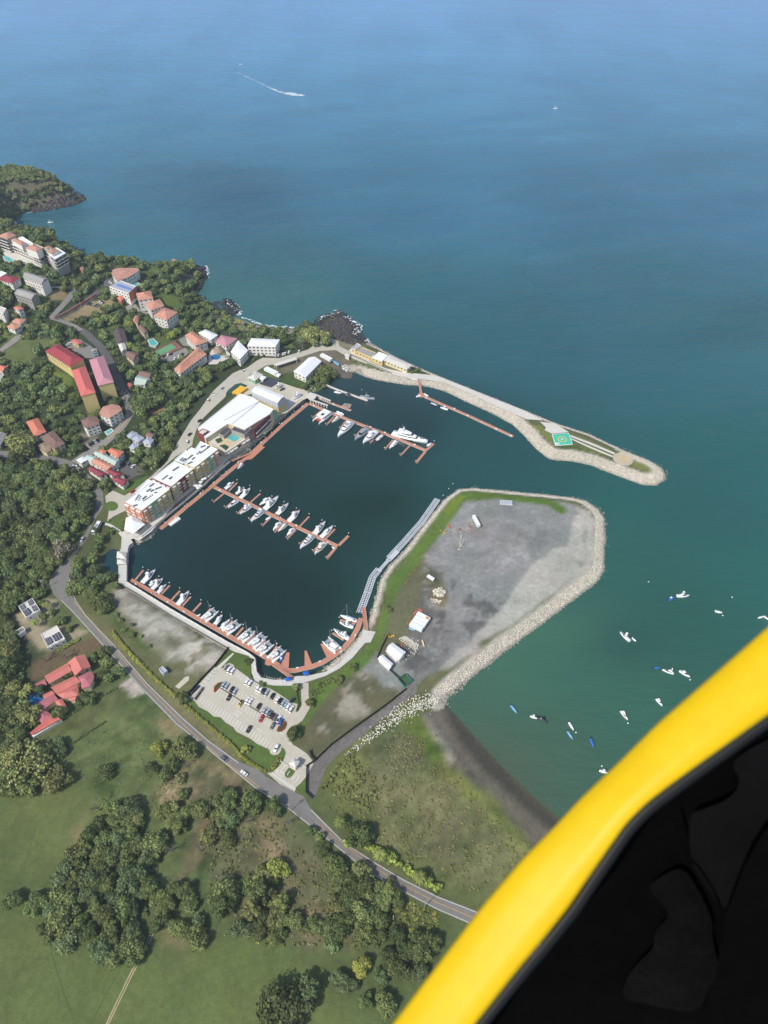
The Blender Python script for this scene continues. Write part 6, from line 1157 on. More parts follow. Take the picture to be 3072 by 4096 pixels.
obj('side_rail', MB().box(-L/2,-W_/2-.2,0,L/2,-W_/2,.8).mesh('side_rail', steel_m), r); obj('side_rail', MB().box(-L/2,W_/2,0,L/2,W_/2+.2,.8).mesh('side_rail', steel_m), r)
r, L, W_ = box4('green_enclosure', 'square green netted enclosure at the corner of the gravel yard', 'enclosure', 'f', [(958,1110),(1017,1176),(1079,1120),(1015,1067)], 1.8, None); gnet = mat('green_net', srgb(62,96,62), rough=.9, var=.12)
obj('net_wall', MB().box(-L/2,-W_/2,0,L/2,-W_/2+.15,1.8).box(-L/2,W_/2-.15,0,L/2,W_/2,1.8).box(-L/2,-W_/2+.15,0,-L/2+.15,W_/2-.15,1.8).box(L/2-.15,-W_/2+.15,0,L/2,W_/2-.15,1.8).mesh('net_wall', M('teal_net', srgb(70,120,112), rough=.9)), r); obj('net_floor', MB().box(-L/2+.2,-W_/2+.2,.1,L/2-.2,W_/2-.2,.3).mesh('net_floor', gnet), r)
r, L, W_ = box4('yellow_platform', 'large yellow pontoon stored in the green-fenced corner behind the warehouse', 'pontoon', 'b', [(490,1228),(545,1250),(622,1192),(570,1170)], 2.2, None); obj('top', MB().box(-L/2,-W_/2,1.5,L/2,W_/2,2.2).mesh('top', M('pontoon_yellow', srgb(236,182,50), rough=.6, var=.08, dirt=.2)), r); obj('tank', MB().tube((-L/2,-W_/3,.75),(L/2,-W_/3,.75),.75,n=10).tube((-L/2,W_/3,.75),(L/2,W_/3,.75),.75,n=10).mesh('tank', MATS['pontoon_yellow']), r)
S(cover('green_mat', 'b', [(448,1218),(520,1160),(570,1148),(628,1170),(600,1190),(560,1168),(480,1228),(490,1245)], M('green_mat', srgb(40,82,72), rough=.9), .1))
fl_me = MB().box(-1.5,-1,0,1.5,1,.9).mesh('dark_float', M('float_black', srgb(66,70,80), rough=.7, var=.1))
for i in range(5):
    for j in range(6):
        q = at('b', (748+i*19+j*14, 1152+i*5.5-j*9), GZ+.6); tag(obj('dark_float', fl_me, None, (q[0], q[1], GZ+.05), -.65), f'dark dock float, {OR[i]} in the {OR[j]} row of the rack on the yard', 'dock float', 'dark dock floats stored in rows')
# ---------------- cars
def carpaint(k): return M('car_'+k, {'w': srgb(232,232,230), 's': srgb(168,176,182), 'g': srgb(92,98,104), 'k': (.012,.012,.014), 'n': srgb(34,54,92), 'r': srgb(170,24,34), 'b': srgb(30,84,160), 'm': srgb(70,24,30), 'y': srgb(196,176,110), 'l': srgb(150,178,190)}[k], rough=.3, var=0, spec=.5, coat=.4)
_cm = {}; tyre_me = MB().tube((0,-.12,0),(0,.12,0),.34,n=10).mesh('wheel', tyre); rim_me = MB().tube((0,-.14,0),(0,.14,0),.18,n=6).mesh('rim', steel_m); lampm = mat('headlight_glass', srgb(235,235,225), rough=.2, var=0); tlm = mat('tail_light', srgb(150,20,20), rough=.3, var=0)
def carparts(kind, k):
    if (kind, k) in _cm: return _cm[(kind, k)]
    suv = kind in ('suv', 'pickup', 'van'); p = carpaint(k); w_ = .9; hb = .95 if suv else .82; ht = 1.75 if suv else 1.42
    def sec(x, w, z): return [(x,-w,.28),(x,-w*1.02,z*.6),(x,-w*.96,z),(x,w*.96,z),(x,w*1.02,z*.6),(x,w,.28)]
    body = MB().loft([sec(-2.25,w_*.86,hb-.1),sec(-2.1,w_*.97,hb),sec(-1,w_,hb+.03),(sec(.6,w_,hb+.02)),sec(1.7,w_*.96,hb-.08),sec(2.25,w_*.8,hb-.28)]).mesh('body', p)
    a, b = {'sedan': (-1.55,1.0), 'suv': (-2.05,.9), 'pickup': (-.6,.95), 'van': (-2.15,1.5)}[kind]
    g = lambda x0, x1, w, z: [(x0,-w,z),(x1,-w,z),(x1,w,z),(x0,w,z)]
    glass = MB().loft([g(a,b,.82,hb-.02), g(a+.35,b-.55,.7,ht-.06)]).mesh('windows', winm); top = MB().loft([g(a+.33,b-.52,.7,ht-.07), g(a+.42,b-.62,.66,ht)]).mesh('roof', p)
    out = [('body', body), ('windows', glass), ('roof', top)]
    if kind == 'pickup': out.append(('cargo_bed', MB().box(-2.12,-.72,hb,-.7,.72,hb+.06).mesh('cargo_bed', M('bed_dark', (.03,.03,.03), rough=.8))))
    _cm[(kind, k)] = out; return out
hl_me = MB().box(-.05,-.2,-.08,.05,.2,.08).mesh('headlight', lampm); tl_me = MB().box(-.04,-.16,-.12,.04,.16,.12).mesh('tail_light', tlm)
CAT = {'sedan': 'car', 'suv': 'car', 'pickup': 'pickup', 'van': 'van'}
def car(kind, k, c, p, q, label, hill=False, group=None, lift=0.):
    """p: middle of the car, q: pixel towards its front"""
    A = R(c, p, .5)[:2] if hill else at(c, p, GZ+.6); B_ = R(c, (p[0]+q[0], p[1]+q[1]), .5)[:2] if hill else at(c, (p[0]+q[0], p[1]+q[1]), GZ+.6); d, _ = nrm(A, B_)
    z = hz(*A)+.35 if hill else GZ+.1+lift; r = empty({'sedan':'parked_car','suv':'parked_car','pickup':'pickup_truck','van':'van'}[kind], (A[0], A[1], z), math.atan2(d[1], d[0]), label, CAT[kind], group)
    for n, me in carparts(kind, k): obj(n, me, r)
    for s_ in (-1, 1):
        for x in (-1.4, 1.4): wh_ = obj('wheel', tyre_me, r, (x, s_*.82, .34)); obj('rim', rim_me, wh_)
        obj('headlight', hl_me, r, (2.2, s_*.55, .6)); obj('tail_light', tl_me, r, (-2.25, s_*.6, .72))
    return r
CN = {'w': 'white', 's': 'silver', 'g': 'grey', 'k': 'black', 'n': 'dark blue', 'r': 'red', 'b': 'bright blue', 'm': 'dark maroon', 'y': 'sand-coloured', 'l': 'pale blue'}
def carrow(c, row, cars, dirq, hill=False, **kw):
    n = len(cars)
    for i, (x, y, k, kind) in enumerate(cars): car(kind, k, c, (x, y), dirq, f'{CN[k]} {"pickup" if kind == "pickup" else "van" if kind == "van" else "car"}, {OR[i]} from the left in {row}', hill, 'cars in '+row, **kw)
s1, u1 = 'sedan', 'suv'
carrow('r', 'the top row of the car park', [(552,103,'g',s1),(585,128,'w',u1),(627,150,'w',s1),(825,288,'w',u1),(862,310,'w',u1),(970,368,'w',s1),(1007,390,'w',s1),(1043,412,'k',s1),(1083,437,'s',s1),(1160,482,'k',u1),(1226,527,'w',s1),(1264,550,'k',u1),(1300,574,'s',s1),(1338,598,'l',s1),(1370,620,'w',u1),(1410,650,'w',u1)], (18,-32))
carrow('r', 'the upper middle row of the car park', [(510,328,'l',s1),(550,350,'s',s1),(622,393,'k',s1),(660,420,'s',s1),(826,535,'w',s1),(865,552,'w',s1),(980,618,'k',u1),(1052,668,'s',s1),(1094,690,'s',s1),(1132,710,'g',s1),(1163,745,'m',s1),(1198,770,'g',u1),(1245,780,'w','pickup'),(1275,822,'b',s1)], (18,-32))
carrow('r', 'the lower middle row of the car park', [(583,497,'k',s1),(735,578,'y','pickup'),(1014,780,'r',s1),(1166,872,'g',s1)], (-18,32))
carrow('r', 'the bottom row of the car park', [(847,920,'k','pickup'),(1212,1172,'w',u1)], (-18,32))
for a in [(s1,'g','r',(522,1310),(40,30),'grey car driving along the main road beside the hedge'),(s1,'w','r',(783,1502),(-40,-30),'white car driving on the main road near the car park entrance'),(s1,'n','c',(838,1145),(0,-40),'dark blue car on the road beside the roundabout'),(u1,'s','c',(713,1423),(-30,40),'silver car on the bend where trees overhang the road'),
 (s1,'w','c',(1078,178),(0,-30),'white car on the hill street above the twin round houses'),('van','w','o',(828,738),(0,-40),'white van in the open court behind the pool building'),(s1,'k','o',(965,505),(30,-25),'dark car on the drive beside the warehouse wall'),(s1,'k','o',(855,655),(30,-30),'dark car on the drive above the white van'),(u1,'w','o',(1057,278),(0,-40),'white car standing on the upper drive behind the warehouse'),('pickup','w','o',(1115,210),(35,10),'white pickup parked at the tree edge of the upper drive'),(s1,'s','o',(1213,145),(25,-30),'silver car under the trees on the upper drive'),
 (s1,'r','c',(1150,1005),(30,-15),'red car at the kerb behind the nearest apartment block'),(s1,'w','c',(632,822),(20,20),'white car parked at the road fork beside the market hall'),(s1,'k','c',(700,824),(20,20),'dark car parked below the market hall'),(s1,'w','c',(640,788),(35,-5),'white car in front of the white canopy hall'),(s1,'k','c',(1070,771),(15,-20),'black car beside the blue tank behind the rust red roof'),(s1,'g','c',(1110,768),(15,-20),'grey car in the middle of the dark lot'),(s1,'w','c',(1153,787),(25,-20),'white car at the right end of the dark lot'),(s1,'w','c',(1003,816),(30,12),'white car beside the crimson roofs'),
 (s1,'w','b',(592,1042),(20,-15),'white car where the drive meets the approach road'),(s1,'w','b',(1310,757),(20,-2),'white car beside the far roundabout'),(s1,'g','h',(478,302),(30,-25),'grey car behind the four-array solar house'),(s1,'k','h',(828,567),(30,-20),'black car parked on the sandy verge near the solar houses')]:
    car(*a[:6])
carrow('b', 'the row by the large white apartment house', [(725,903,'k',u1),(768,911,'k',u1),(872,913,'s',s1),(895,906,'w',s1),(934,898,'w',s1),(951,893,'w',s1),(985,881,'w',s1),(1072,876,'w',s1)], (10,-22))
carrow('c', 'the short row by the rectangular turquoise pool', [(780,605,'k',s1),(800,590,'k',s1),(823,577,'s',s1),(845,570,'k',s1)], (22,25), hill=True)
carrow('a', 'the sandy hilltop lot', [(768,1336,'n',s1),(775,1322,'n',s1),(825,1352,'g',s1),(843,1339,'g',s1),(868,1322,'w',u1),(882,1315,'k',s1),(850,1278,'k',s1),(931,1283,'k',s1)], (25,8), hill=True)
carrow('a', 'the hill car park beside the pink roof', [(590,1690,'s',s1),(600,1675,'w',s1),(607,1722,'r',s1),(815,1730,'w',s1),(820,1746,'s',s1),(826,1762,'l',s1),(832,1780,'l',s1)], (25,-8), hill=True)
carrow('a', 'the resort lot below the tennis court', [(1415,1783,'k',s1),(1452,1770,'w',s1),(1478,1763,'k',s1),(1510,1805,'w',s1),(1545,1787,'w',s1),(1575,1765,'k',s1)], (8,-22), hill=True)
car(u1,'w','a',(955,1150),(20,10),'white car beside the fan-shaped roof', True); car('van','s','a',(1008,2065),(20,12),'silver van at the foot of the pink-roofed building', True)
car('suv','g','o',(0,140),(1,-1),'dark car on the hill street at the yellow balconies', True)
# the coach
A, B_ = at('c', (850,1275), GZ+2.8), at('c', (808,1345), GZ+2.8); d, L = nrm(A, B_); r = empty('coach', ((A[0]+B_[0])/2, (A[1]+B_[1])/2, GZ+.1), math.atan2(d[1], d[0]), 'long white coach on the road beside the overhanging trees', 'coach'); L = 10.5
obj('body', MB().box(-L/2,-1.25,.4,L/2,1.25,3).mesh('body', trm), r); obj('windows', MB().box(-L/2+.4,-1.28,1.5,L/2-.3,1.28,2.4).mesh('windows', winm), r); obj('windscreen', MB().box(L/2-.05,-1.1,1.2,L/2+.05,1.1,2.6).mesh('windscreen', winm), r); obj('roof_unit', MB().box(-2,-.8,3,1,.8,3.3).mesh('roof_unit', M('bus_grey', srgb(150,150,150))), r)
for s_ in (-1, 1):
    for xx in (-3.4, 3.2): obj('wheel', wheel_me, r, (xx, s_*1.15, .5))
# motorcycles at the end of the car park
moto = [('frame', MB().box(-.5,-.12,.35,.5,.12,.8).mesh('frame', M('moto_dark', (.03,.03,.035), rough=.5))), ('seat', MB().box(-.6,-.14,.8,.05,.14,.9).mesh('seat', tyre)), ('handlebar', MB().tube((.45,-.35,1.05),(.45,.35,1.05),.04,n=4).mesh('handlebar', pile_m))]; mw = MB().tube((0,-.07,0),(0,.07,0),.32,n=9).mesh('wheel', tyre); tank = {k: MB().box(.0,-.16,.78,.42,.16,1.).mesh('fuel_tank', carpaint(k)) for k in 'rkbs'}
for (x0, y0), (x1, y1), n in (((62,462),(182,347),13), ((135,518),(238,372),11)):
    for k in range(n):
        t = k/(n-1); p = at('r', (x0+(x1-x0)*t, y0+(y1-y0)*t), GZ+.4); r = empty('motorcycle', (p[0], p[1], GZ+.06), random.uniform(-.75,-.5), f'dark motorcycle, {OR[k]} in the {"fence" if n == 13 else "inner"} row at the left end of the car park', 'motorcycle', 'motorcycles in two rows')
        for nme, me in moto: obj(nme, me, r)
        obj('fuel_tank', tank[random.choice('rkbs')], r); obj('wheel', mw, r, (-.62,0,.32)); obj('wheel', mw, r, (.62,0,.32))
# small things
bin_me = MB().box(-1.1,-.8,0,1.1,.8,1.7).mesh('blue_canopy', M('blue_tarp', srgb(30,96,190), rough=.6, var=.08))
for p, lb in (((1370,265),'blue canopy at the head of the corner gangway'), ((1608,188),'blue canopy right of the gangway head on the walkway')):
    q = at('r', p, GZ+1); r = empty('blue_shelter', (q[0], q[1], GZ+.15), .4, lb, 'canopy'); obj('blue_canopy', MB().loft([[(-1.6,-1.3,2.0),(1.6,-1.3,2.0),(1.6,1.3,2.0),(-1.6,1.3,2.0)],[(-.9,-.7,2.5),(.9,-.7,2.5),(.9,.7,2.5),(-.9,.7,2.5)]]).mesh('blue_canopy', MATS['blue_tarp']), r)
    for sx_ in (-1.4, 1.4):
        for sy_ in (-1.1, 1.1): obj('post', MB().tube((sx_,sy_,0),(sx_,sy_,2),.05,n=4).mesh('post', framem), r)
r, L, W_ = box4('solar_rack', 'small dark solar rack on the lawn by the car park corner', 'solar rack', 'r', [(1385,548),(1408,572),(1458,512),(1435,497)], 1.4, None); obj('panel', MB().box(-L/2,-W_/2,1.3,L/2,W_/2,1.4).mesh('panel', solar_m), r); obj('leg', MB().box(-L/2+.2,-.1,0,-L/2+.4,.1,1.3).mesh('leg', framem), r); obj('leg', MB().box(L/2-.4,-.1,0,L/2-.2,.1,1.3).mesh('leg', framem), r)
pole_m = mat('pole_grey', srgb(160,156,148), rough=.8, var=.05)
def upole(c, p, h, label, arms=1, hill=False):
    q = R(c, p, 0) if hill else (*at(c, p, GZ), GZ); r = empty('utility_pole', q, random.random(), label, 'pole'); obj('pole', MB().tube((0,0,-1),(0,0,h),.2,.13,n=7).mesh('pole', pole_m), r)
    for k in range(arms): obj('crossarm', MB().box(-1.2,-.06,h-.7-k*.9,1.2,.06,h-.55-k*.9).mesh('crossarm', pole_m), r)
    if arms > 1: obj('transformer', MB().tube((.4,0,h-2.6),(.4,0,h-1.5),.3,n=8).mesh('transformer', steel_m), r)
upole('q', (1033,1038), 10, 'utility pole beside the long wall below the sandy hilltop lot', hill=True); upole('q', (757,1178), 8, 'utility pole at the lower end of the long hill wall', hill=True); upole('q', (1318,852), 8, 'utility pole near the blue striped roof', 2, hill=True)
upole('j', (570,640), 10, 'utility pole with a transformer beside the car park entrance', 2); upole('h', (492,158), 10, 'utility pole at the wide road bend', 2); upole('j', (1566,1345), 10, 'utility pole on the verge near the yellow frame', 1); upole('c', (408,770), 9, 'utility pole on the upper road by the brown tiled house'); upole('c', (540,838), 8, 'utility pole on the road by the market hall')
for p, lb in (((1333,1442),'thin white marker pole among the bushes below the road, taller of two'), ((1481,1557),'thin white marker pole below the road, shorter of two')):
    q = at('j', p, GZ); r = empty('marker_pole', (*q, GZ), 0, lb, 'pole'); obj('pole', MB().tube((0,0,0),(0,0,7 if 'taller' in lb else 4.5),.13,n=6).mesh('pole', framem), r); obj('pole_foot', MB().box(-.25,-.25,0,.25,.25,.2).mesh('pole_foot', pole_m), r)
# cables between the road poles
def wire(name, a, b, label):
    mb = MB(); 
    for off in (-.9, 0, .9):
        P_ = []
        for k in range(9): t = k/8; P_.append((a[0]+(b[0]-a[0])*t+off*.5, a[1]+(b[1]-a[1])*t+off*.5, a[2]+(b[2]-a[2])*t-4*1.1*t*(1-t)))
        for u, v_ in zip(P_[:-1], P_[1:]): mb.tube(u, v_, .035, n=3)
    tag(obj(name, mb.mesh(name, pile_m)), label, 'cable')
A, B_ = at('j', (570,640), GZ), at('j', (1566,1345), GZ); wire('power_line', (*A, GZ+9.3), (*B_, GZ+9.3), 'black power lines strung along the left side of the main road')
# walls and fences
def wallthing(name, label, cat, c, pts, h, th, m_, hill=False, posts=0):
    W_ = [R(c, p, 0) for p in pts] if hill else [(*at(c, p, GZ), GZ) for p in pts]; cx, cy, cz = W_[0]; r = empty(name, (cx, cy, cz), 0, label, cat); mb = MB(); mp_ = []
    for a, b in zip(W_[:-1], W_[1:]):
        d, L = nrm(a, b); n = max(1, int(L/6)) if hill else 1
        for k in range(n):
            p0 = (a[0]+(b[0]-a[0])*k/n, a[1]+(b[1]-a[1])*k/n); p1 = (a[0]+(b[0]-a[0])*(k+1)/n, a[1]+(b[1]-a[1])*(k+1)/n); z = (min(hz(*p0), hz(*p1)) if hill else GZ)-cz
            mb.obox(((p0[0]+p1[0])/2-cx, (p0[1]+p1[1])/2-cy), d, L/n+.05, th, z-.6, z+h)
        if posts:
            k = 0.
            while k < L: mp_.append((a[0]+d[0]*k-cx, a[1]+d[1]*k-cy)); k += posts
    obj('panels', mb.mesh('panels', m_), r)
    for p in mp_[:90]: z = (hz(p[0]+cx, p[1]+cy) if hill else GZ)-cz; obj('post', MB().box(p[0]-.12,p[1]-.12,z-.3,p[0]+.12,p[1]+.12,z+h+.25).mesh('post', pile_m), r)
    return r
dkf = mat('dark_mesh_fence', srgb(38,46,40), rough=.9, var=.1)
wallthing('mesh_fence', 'dark mesh fence along the gravel track from the road to the green enclosure', 'fence', 'f', [(215,2150),(160,2100),(166,1875),(240,1825),(380,1690),(600,1525),(840,1355),(1030,1205)], 2.2, .12, dkf, posts=6)
wallthing('mesh_fence', 'short dark fence at the car park corner by the gravel track', 'fence', 'f', [(192,1740),(205,1790),(240,1825)], 2.2, .12, dkf, posts=6)
wallthing('mesh_fence', 'dark fence between the bare plot and the car park', 'fence', 'e', [(1005,850),(880,1010),(760,1130),(645,1265)], 2.0, .12, dkf, posts=5)
wallthing('mesh_fence', 'dark fence beside the island yard workshops', 'fence', 'f', [(870,735),(820,830),(775,935),(880,1035),(955,1105),(1015,1180)], 1.6, .1, dkf, posts=6)
wallthing('parapet_wall', 'low white wall with small posts on the water edge of the south walkway', 'wall', 'e', [(122,278),(500,512),(1000,802),(1172,892),(1232,938),(1243,1050)], .95, .25, railm, posts=5)
wallthing('parapet_wall', 'low dark wall on the land side of the south walkway', 'wall', 'e', [(55,292),(200,374),(500,566),(1000,855)], .9, .2, M('wall_dark_grey', srgb(110,106,98), rough=.9))  # one even dark grey, shared with the breakwater kerb wall
wallthing('parapet_wall', 'white balustrade along the water front promenade of the apartment blocks', 'wall', 'o', [(330,1790),(480,1660),(800,1400),(1000,1230),(1180,1060),(1300,960)], 1.0, .25, railm, posts=7)
wallthing('breakwater_wall', 'low dark kerb wall along the breakwater road', 'wall', 'd', [(430,470),(500,500),(640,565),(790,635)], .8, .3, M('wall_dark_grey'))
wallthing('retaining_wall', 'white curved retaining wall below the two-step roof', 'wall', 'q', [(500,905),(610,860),(600,830),(700,798),(800,805),(835,820)], 2.0, .5, wallm('white'), hill=True)
wallthing('retaining_wall', 'long straight wall along the hill road below the sandy lot', 'wall', 'q', [(700,1205),(850,1130),(1000,1045),(1100,985),(1230,905)], 2.2, .5, wallm('brick'), hill=True)
wallthing('yellow_kerb', 'yellow kerb curving along the hill street beside the twin round houses', 'kerb', 'c', [(1108,330),(1105,380),(1060,440),(1000,500),(930,560)], .4, .4, M('kerb_yellow', srgb(206,176,90), rough=.8), hill=True)
wallthing('parapet_wall', 'white parapet at the head of the red gangway on the breakwater', 'wall', 't', [(1378,862),(1500,882),(1510,850)], .9, .5, wallm('white'))
# two people on the quay walkway would be under a pixel; planted kerbs of the car park
redp = mat('red_leaf_border', srgb(142,66,44), rough=.9, var=.25, scale=1.4, bump=.2)
for pts, lb in (([(380,420),(385,350),(440,300),(510,287),(512,310),(460,365),(400,425)],'left'), ([(1215,930),(1240,880),(1300,830),(1335,805),(1350,850),(1330,910),(1280,948),(1230,950)],'right')):
    P = ats('r', pts, GZ+.4); c0 = P[0]; Lc = [(p[0]-c0[0], p[1]-c0[1]) for p in P]; r = empty('planting_bed', (*c0, GZ), 0, f'curved planting bed with red-leaved edge at the {lb} end of the car park', 'planting bed'); obj('red_edge', MB().prism(Lc, 0, .5).mesh('red_edge', redp), r); obj('green_centre', MB().prism(inset(Lc, .8), .1, .75).mesh('green_centre', MATS['hedge_green']), r)
P = ats('r', [(462,362),(1245,850),(1242,856),(458,368)], GZ+.2); tag(obj('median_kerb', MB().prism(P, GZ-.1, GZ+.3).mesh('median_kerb', M('median_dark', srgb(74,68,60), rough=.9))), 'dark narrow kerb strip between the two middle rows of the car park', 'kerb')
P = ats('x', [(545,680),(545,640),(660,480),(840,580),(760,700),(690,760),(620,770),(560,730)], GZ+.2); c0 = P[0]; r = empty('sign_island', (*c0, GZ), 0, 'small grass island with a white sign bar in front of the entrance kiosk', 'traffic island'); obj('grass', MB().prism([(p[0]-c0[0], p[1]-c0[1]) for p in P], 0, .2).mesh('grass', lawn_m), r)
A, B_ = at('x', (620,690), GZ+1), at('x', (688,590), GZ+1); d, L = nrm(A, B_); obj('sign_bar', MB().obox(((A[0]+B_[0])/2-c0[0], (A[1]+B_[1])/2-c0[1]), d, L, .25, .2, 1.4).mesh('sign_bar', boxw), r)
for a, b, lb in (((445,310),(640,440),'left'), ((965,370),(1190,520),'right')):
    A, B_ = at('x', a, GZ+1), at('x', b, GZ+1); d, L = nrm(A, B_); r = empty('barrier', (*A, GZ), math.atan2(d[1], d[0]), f'white lowered barrier arm on the {lb} side of the entrance kiosk', 'barrier'); obj('arm', MB().box(0,-.07,.9,L,.07,1.05).mesh('arm', boxw), r); obj('post', MB().box(-.2,-.2,0,.2,.2,1.1).mesh('post', boxw), r)
# parasols on the promenade
par_me = MB().loft([[(1.5*math.cos(k*math.pi/4),1.5*math.sin(k*math.pi/4),2.3) for k in range(8)],[(.1*math.cos(k*math.pi/4),.1*math.sin(k*math.pi/4),2.9) for k in range(8)]]).mesh('canopy', boxw); ppm = MB().tube((0,0,0),(0,0,2.5),.04,n=5).mesh('pole', pole_m)
for k, p in enumerate([(975,1180),(995,1150),(1020,1140),(930,1222),(972,1222),(900,1215),(945,1245)]):
    q = at('o', p, GZ+2.4); r = empty('parasol', (q[0], q[1], GZ), 0, f'round white parasol, {OR[k]} of the cluster on the promenade by the yellow block', 'parasol', 'white parasols on the promenade'); obj('canopy', par_me, r); obj('pole', ppm, r)
# ---------------- vegetation
def leafm(k): 
    col = {'dark': (94,106,62), 'mid': (114,126,74), 'olive': (130,137,84), 'lime': (150,160,78), 'blue': (104,120,78), 'dry': (138,134,110)}[k]
    return M('leaves_'+k, srgb(*col), rough=.75, var=.16, scale=.35, attr=True, objvar=.16, spec=.25)
bark = mat('bark', srgb(110,96,80), rough=.95, var=.2, scale=2.)
def crown_arrays(seed, nl, flat=.75, lobes=9, leaf=.085, spread=.62, ragged=.12):
    """leafy crown of radius 1 standing on z=0: leaf-sized faces over the skins of several lobes, plus inner masses"""
    g = np.random.default_rng(seed); cs = []
    for i in range(lobes):
        a = g.uniform(0, 2*math.pi); r = spread*math.sqrt(g.uniform(0, 1)) if i else 0; s_ = g.uniform(.22, .46)*(1.15-r*.4); cs.append((r*math.cos(a), r*math.sin(a), flat*(.62+g.uniform(-.16, .28)-r*.3), s_))
    cs = np.array(cs); V, F_, Cc = [], [], []
    idx = g.choice(lobes, nl, p=cs[:, 3]**2/(cs[:, 3]**2).sum()); n = g.normal(size=(nl, 3)); n /= np.linalg.norm(n, axis=1)[:, None]; n[:, 2] = np.where(n[:, 2] < -.45, -n[:, 2], n[:, 2])
    rad = cs[idx, 3]*(1+g.normal(0, ragged, nl)); p = cs[idx, :3]+n*rad[:, None]*np.array([1, 1, .85])
    nn = n+g.normal(0, .55, (nl, 3)); nn /= np.linalg.norm(nn, axis=1)[:, None]; t = np.cross(nn, g.normal(size=(nl, 3))); t /= np.linalg.norm(t, axis=1)[:, None]; b_ = np.cross(nn, t)
    sz = leaf*g.uniform(.6, 1.5, nl)[:, None]; q = np.stack([p-t*sz-b_*sz*.7, p+t*sz*.9-b_*sz*.6, p+t*sz*.3+b_*sz*1.1, p-t*sz*.8+b_*sz*.5], 1)
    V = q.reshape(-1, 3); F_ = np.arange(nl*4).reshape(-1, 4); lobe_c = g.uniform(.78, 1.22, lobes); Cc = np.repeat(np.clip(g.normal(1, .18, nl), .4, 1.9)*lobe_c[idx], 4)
    # inner masses, dented spheres with four-sided faces
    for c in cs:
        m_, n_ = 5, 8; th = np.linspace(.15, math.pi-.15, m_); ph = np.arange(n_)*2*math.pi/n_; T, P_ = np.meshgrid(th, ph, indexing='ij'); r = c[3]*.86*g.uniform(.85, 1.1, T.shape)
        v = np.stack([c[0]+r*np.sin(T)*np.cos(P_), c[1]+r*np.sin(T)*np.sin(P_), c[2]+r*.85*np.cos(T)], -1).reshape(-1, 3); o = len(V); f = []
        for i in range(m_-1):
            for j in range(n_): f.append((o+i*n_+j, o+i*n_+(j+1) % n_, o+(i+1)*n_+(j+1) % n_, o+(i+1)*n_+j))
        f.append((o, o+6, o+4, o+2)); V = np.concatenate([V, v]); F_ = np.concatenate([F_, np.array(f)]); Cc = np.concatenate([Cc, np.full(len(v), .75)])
    return V, F_, Cc
HI = [crown_arrays(100+i, 2300, [.8,.7,.95,.62,.85,.75][i], [12,15,10,17,12,13][i], .052, [.78,.84,.66,.9,.74,.8][i], .16) for i in range(6)]
LO = [crown_arrays(200+i, 620, [.8,.7,.95,.62][i], 10, .09, .78) for i in range(4)]
FLATC = [crown_arrays(300+i, 2600, .5, 18, .045, .78, .08) for i in range(2)]
THIN = [crown_arrays(400+i, 900, .85, 12, .045, .66, .3) for i in range(2)]
_crown = {}
def crownmesh(kind, idx, k):
    key = (kind, idx, k)
    if key not in _crown:
        V, F_, Cc = {'hi': HI, 'flat': FLATC, 'thin': THIN}[kind][idx]
        if kind == 'thin': nl = 900; V, F_, Cc = V[:nl*4], F_[:nl], Cc[:nl*4]
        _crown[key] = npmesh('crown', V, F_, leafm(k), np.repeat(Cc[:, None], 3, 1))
    return _crown[key]
trunk_me = MB().tube((0,0,-.15),(0,0,.5),.06,.04,n=7).tube((0,0,.35),(.25,.05,.7),.035,.015,n=5).tube((0,0,.35),(-.2,.15,.7),.035,.015,n=5).tube((0,0,.4),(0,-.24,.72),.03,.015,n=5).mesh('trunk', bark)
def bare_mesh(seed):
    g = random.Random(seed); mb = MB()
    def grow(p, d, L, r, n):
        q = p+d*L; mb.tube(p, q, r, r*.65, n=4)
        if n == 0: return
        for k in range(3 if n > 1 else 4): nd = (d+Vector((g.gauss(0, .55), g.gauss(0, .55), g.gauss(.05, .3)))).normalized(); grow(q, nd, L*g.uniform(.6, .8), r*.62, n-1)
    grow(Vector((0,0,-.1)), Vector((0,0,1)), .42, .05, 4); return mb
baretw = mat('bare_twigs', srgb(118,112,100), rough=.95, var=.15); BARE = [bare_mesh(s_).mesh('branches', baretw) for s_ in (3, 8, 12)]
palm_leaf = mat('palm_leaf', srgb(118,128,62), rough=.6, var=.12, objvar=.1)
def palm_mesh(seed):
    g = random.Random(seed); mb = MB()
    for k in range(17):
        a = 2*math.pi*k/17+g.gauss(0, .1); el = g.uniform(.1, .9); L = g.uniform(.85, 1.1); prev = None; pts = []
        for i in range(6): t = i/5; r = L*t; z = r*math.tan(el)*.75-1.05*t*t*L*(.5+el*.6); pts.append((r*math.cos(a), r*math.sin(a), z, .13*math.sin(math.pi*min(t*.93+.06, 1))+.008))
        for p, q in zip(pts[:-1], pts[1:]):
            for s_ in (-1, 1): mb.add([(p[0],p[1],p[2]),(q[0],q[1],q[2]),(q[0]-s_*math.sin(a)*q[3],q[1]+s_*math.cos(a)*q[3],q[2]-.07),(p[0]-s_*math.sin(a)*p[3],p[1]+s_*math.cos(a)*p[3],p[2]-.07)], [(0,1,2,3)])
    return mb
PALM = [palm_mesh(k).mesh('fronds', palm_leaf) for k in (1, 2, 5)]; ptr = MB().tube((0,0,-.2),(.06,.03,1),.055,.035,n=7).mesh('trunk', bark)
TREES = []            # (x, y, z, radius, shape, leaf kind, label, group)
def clear(x, y, r):
    for P in FPB:
        if P[0]-r < x < P[1]+r and P[2]-r < y < P[3]+r:
            d, _ = segdist(np.array([x]), np.array([y]), P[4]); 
            if inside(np.array([x]), np.array([y]), P[4])[0] or d[0] < r: return False
    return True
FPB = [(P[:, 0].min(), P[:, 0].max(), P[:, 1].min(), P[:, 1].max(), P) for P in FP]
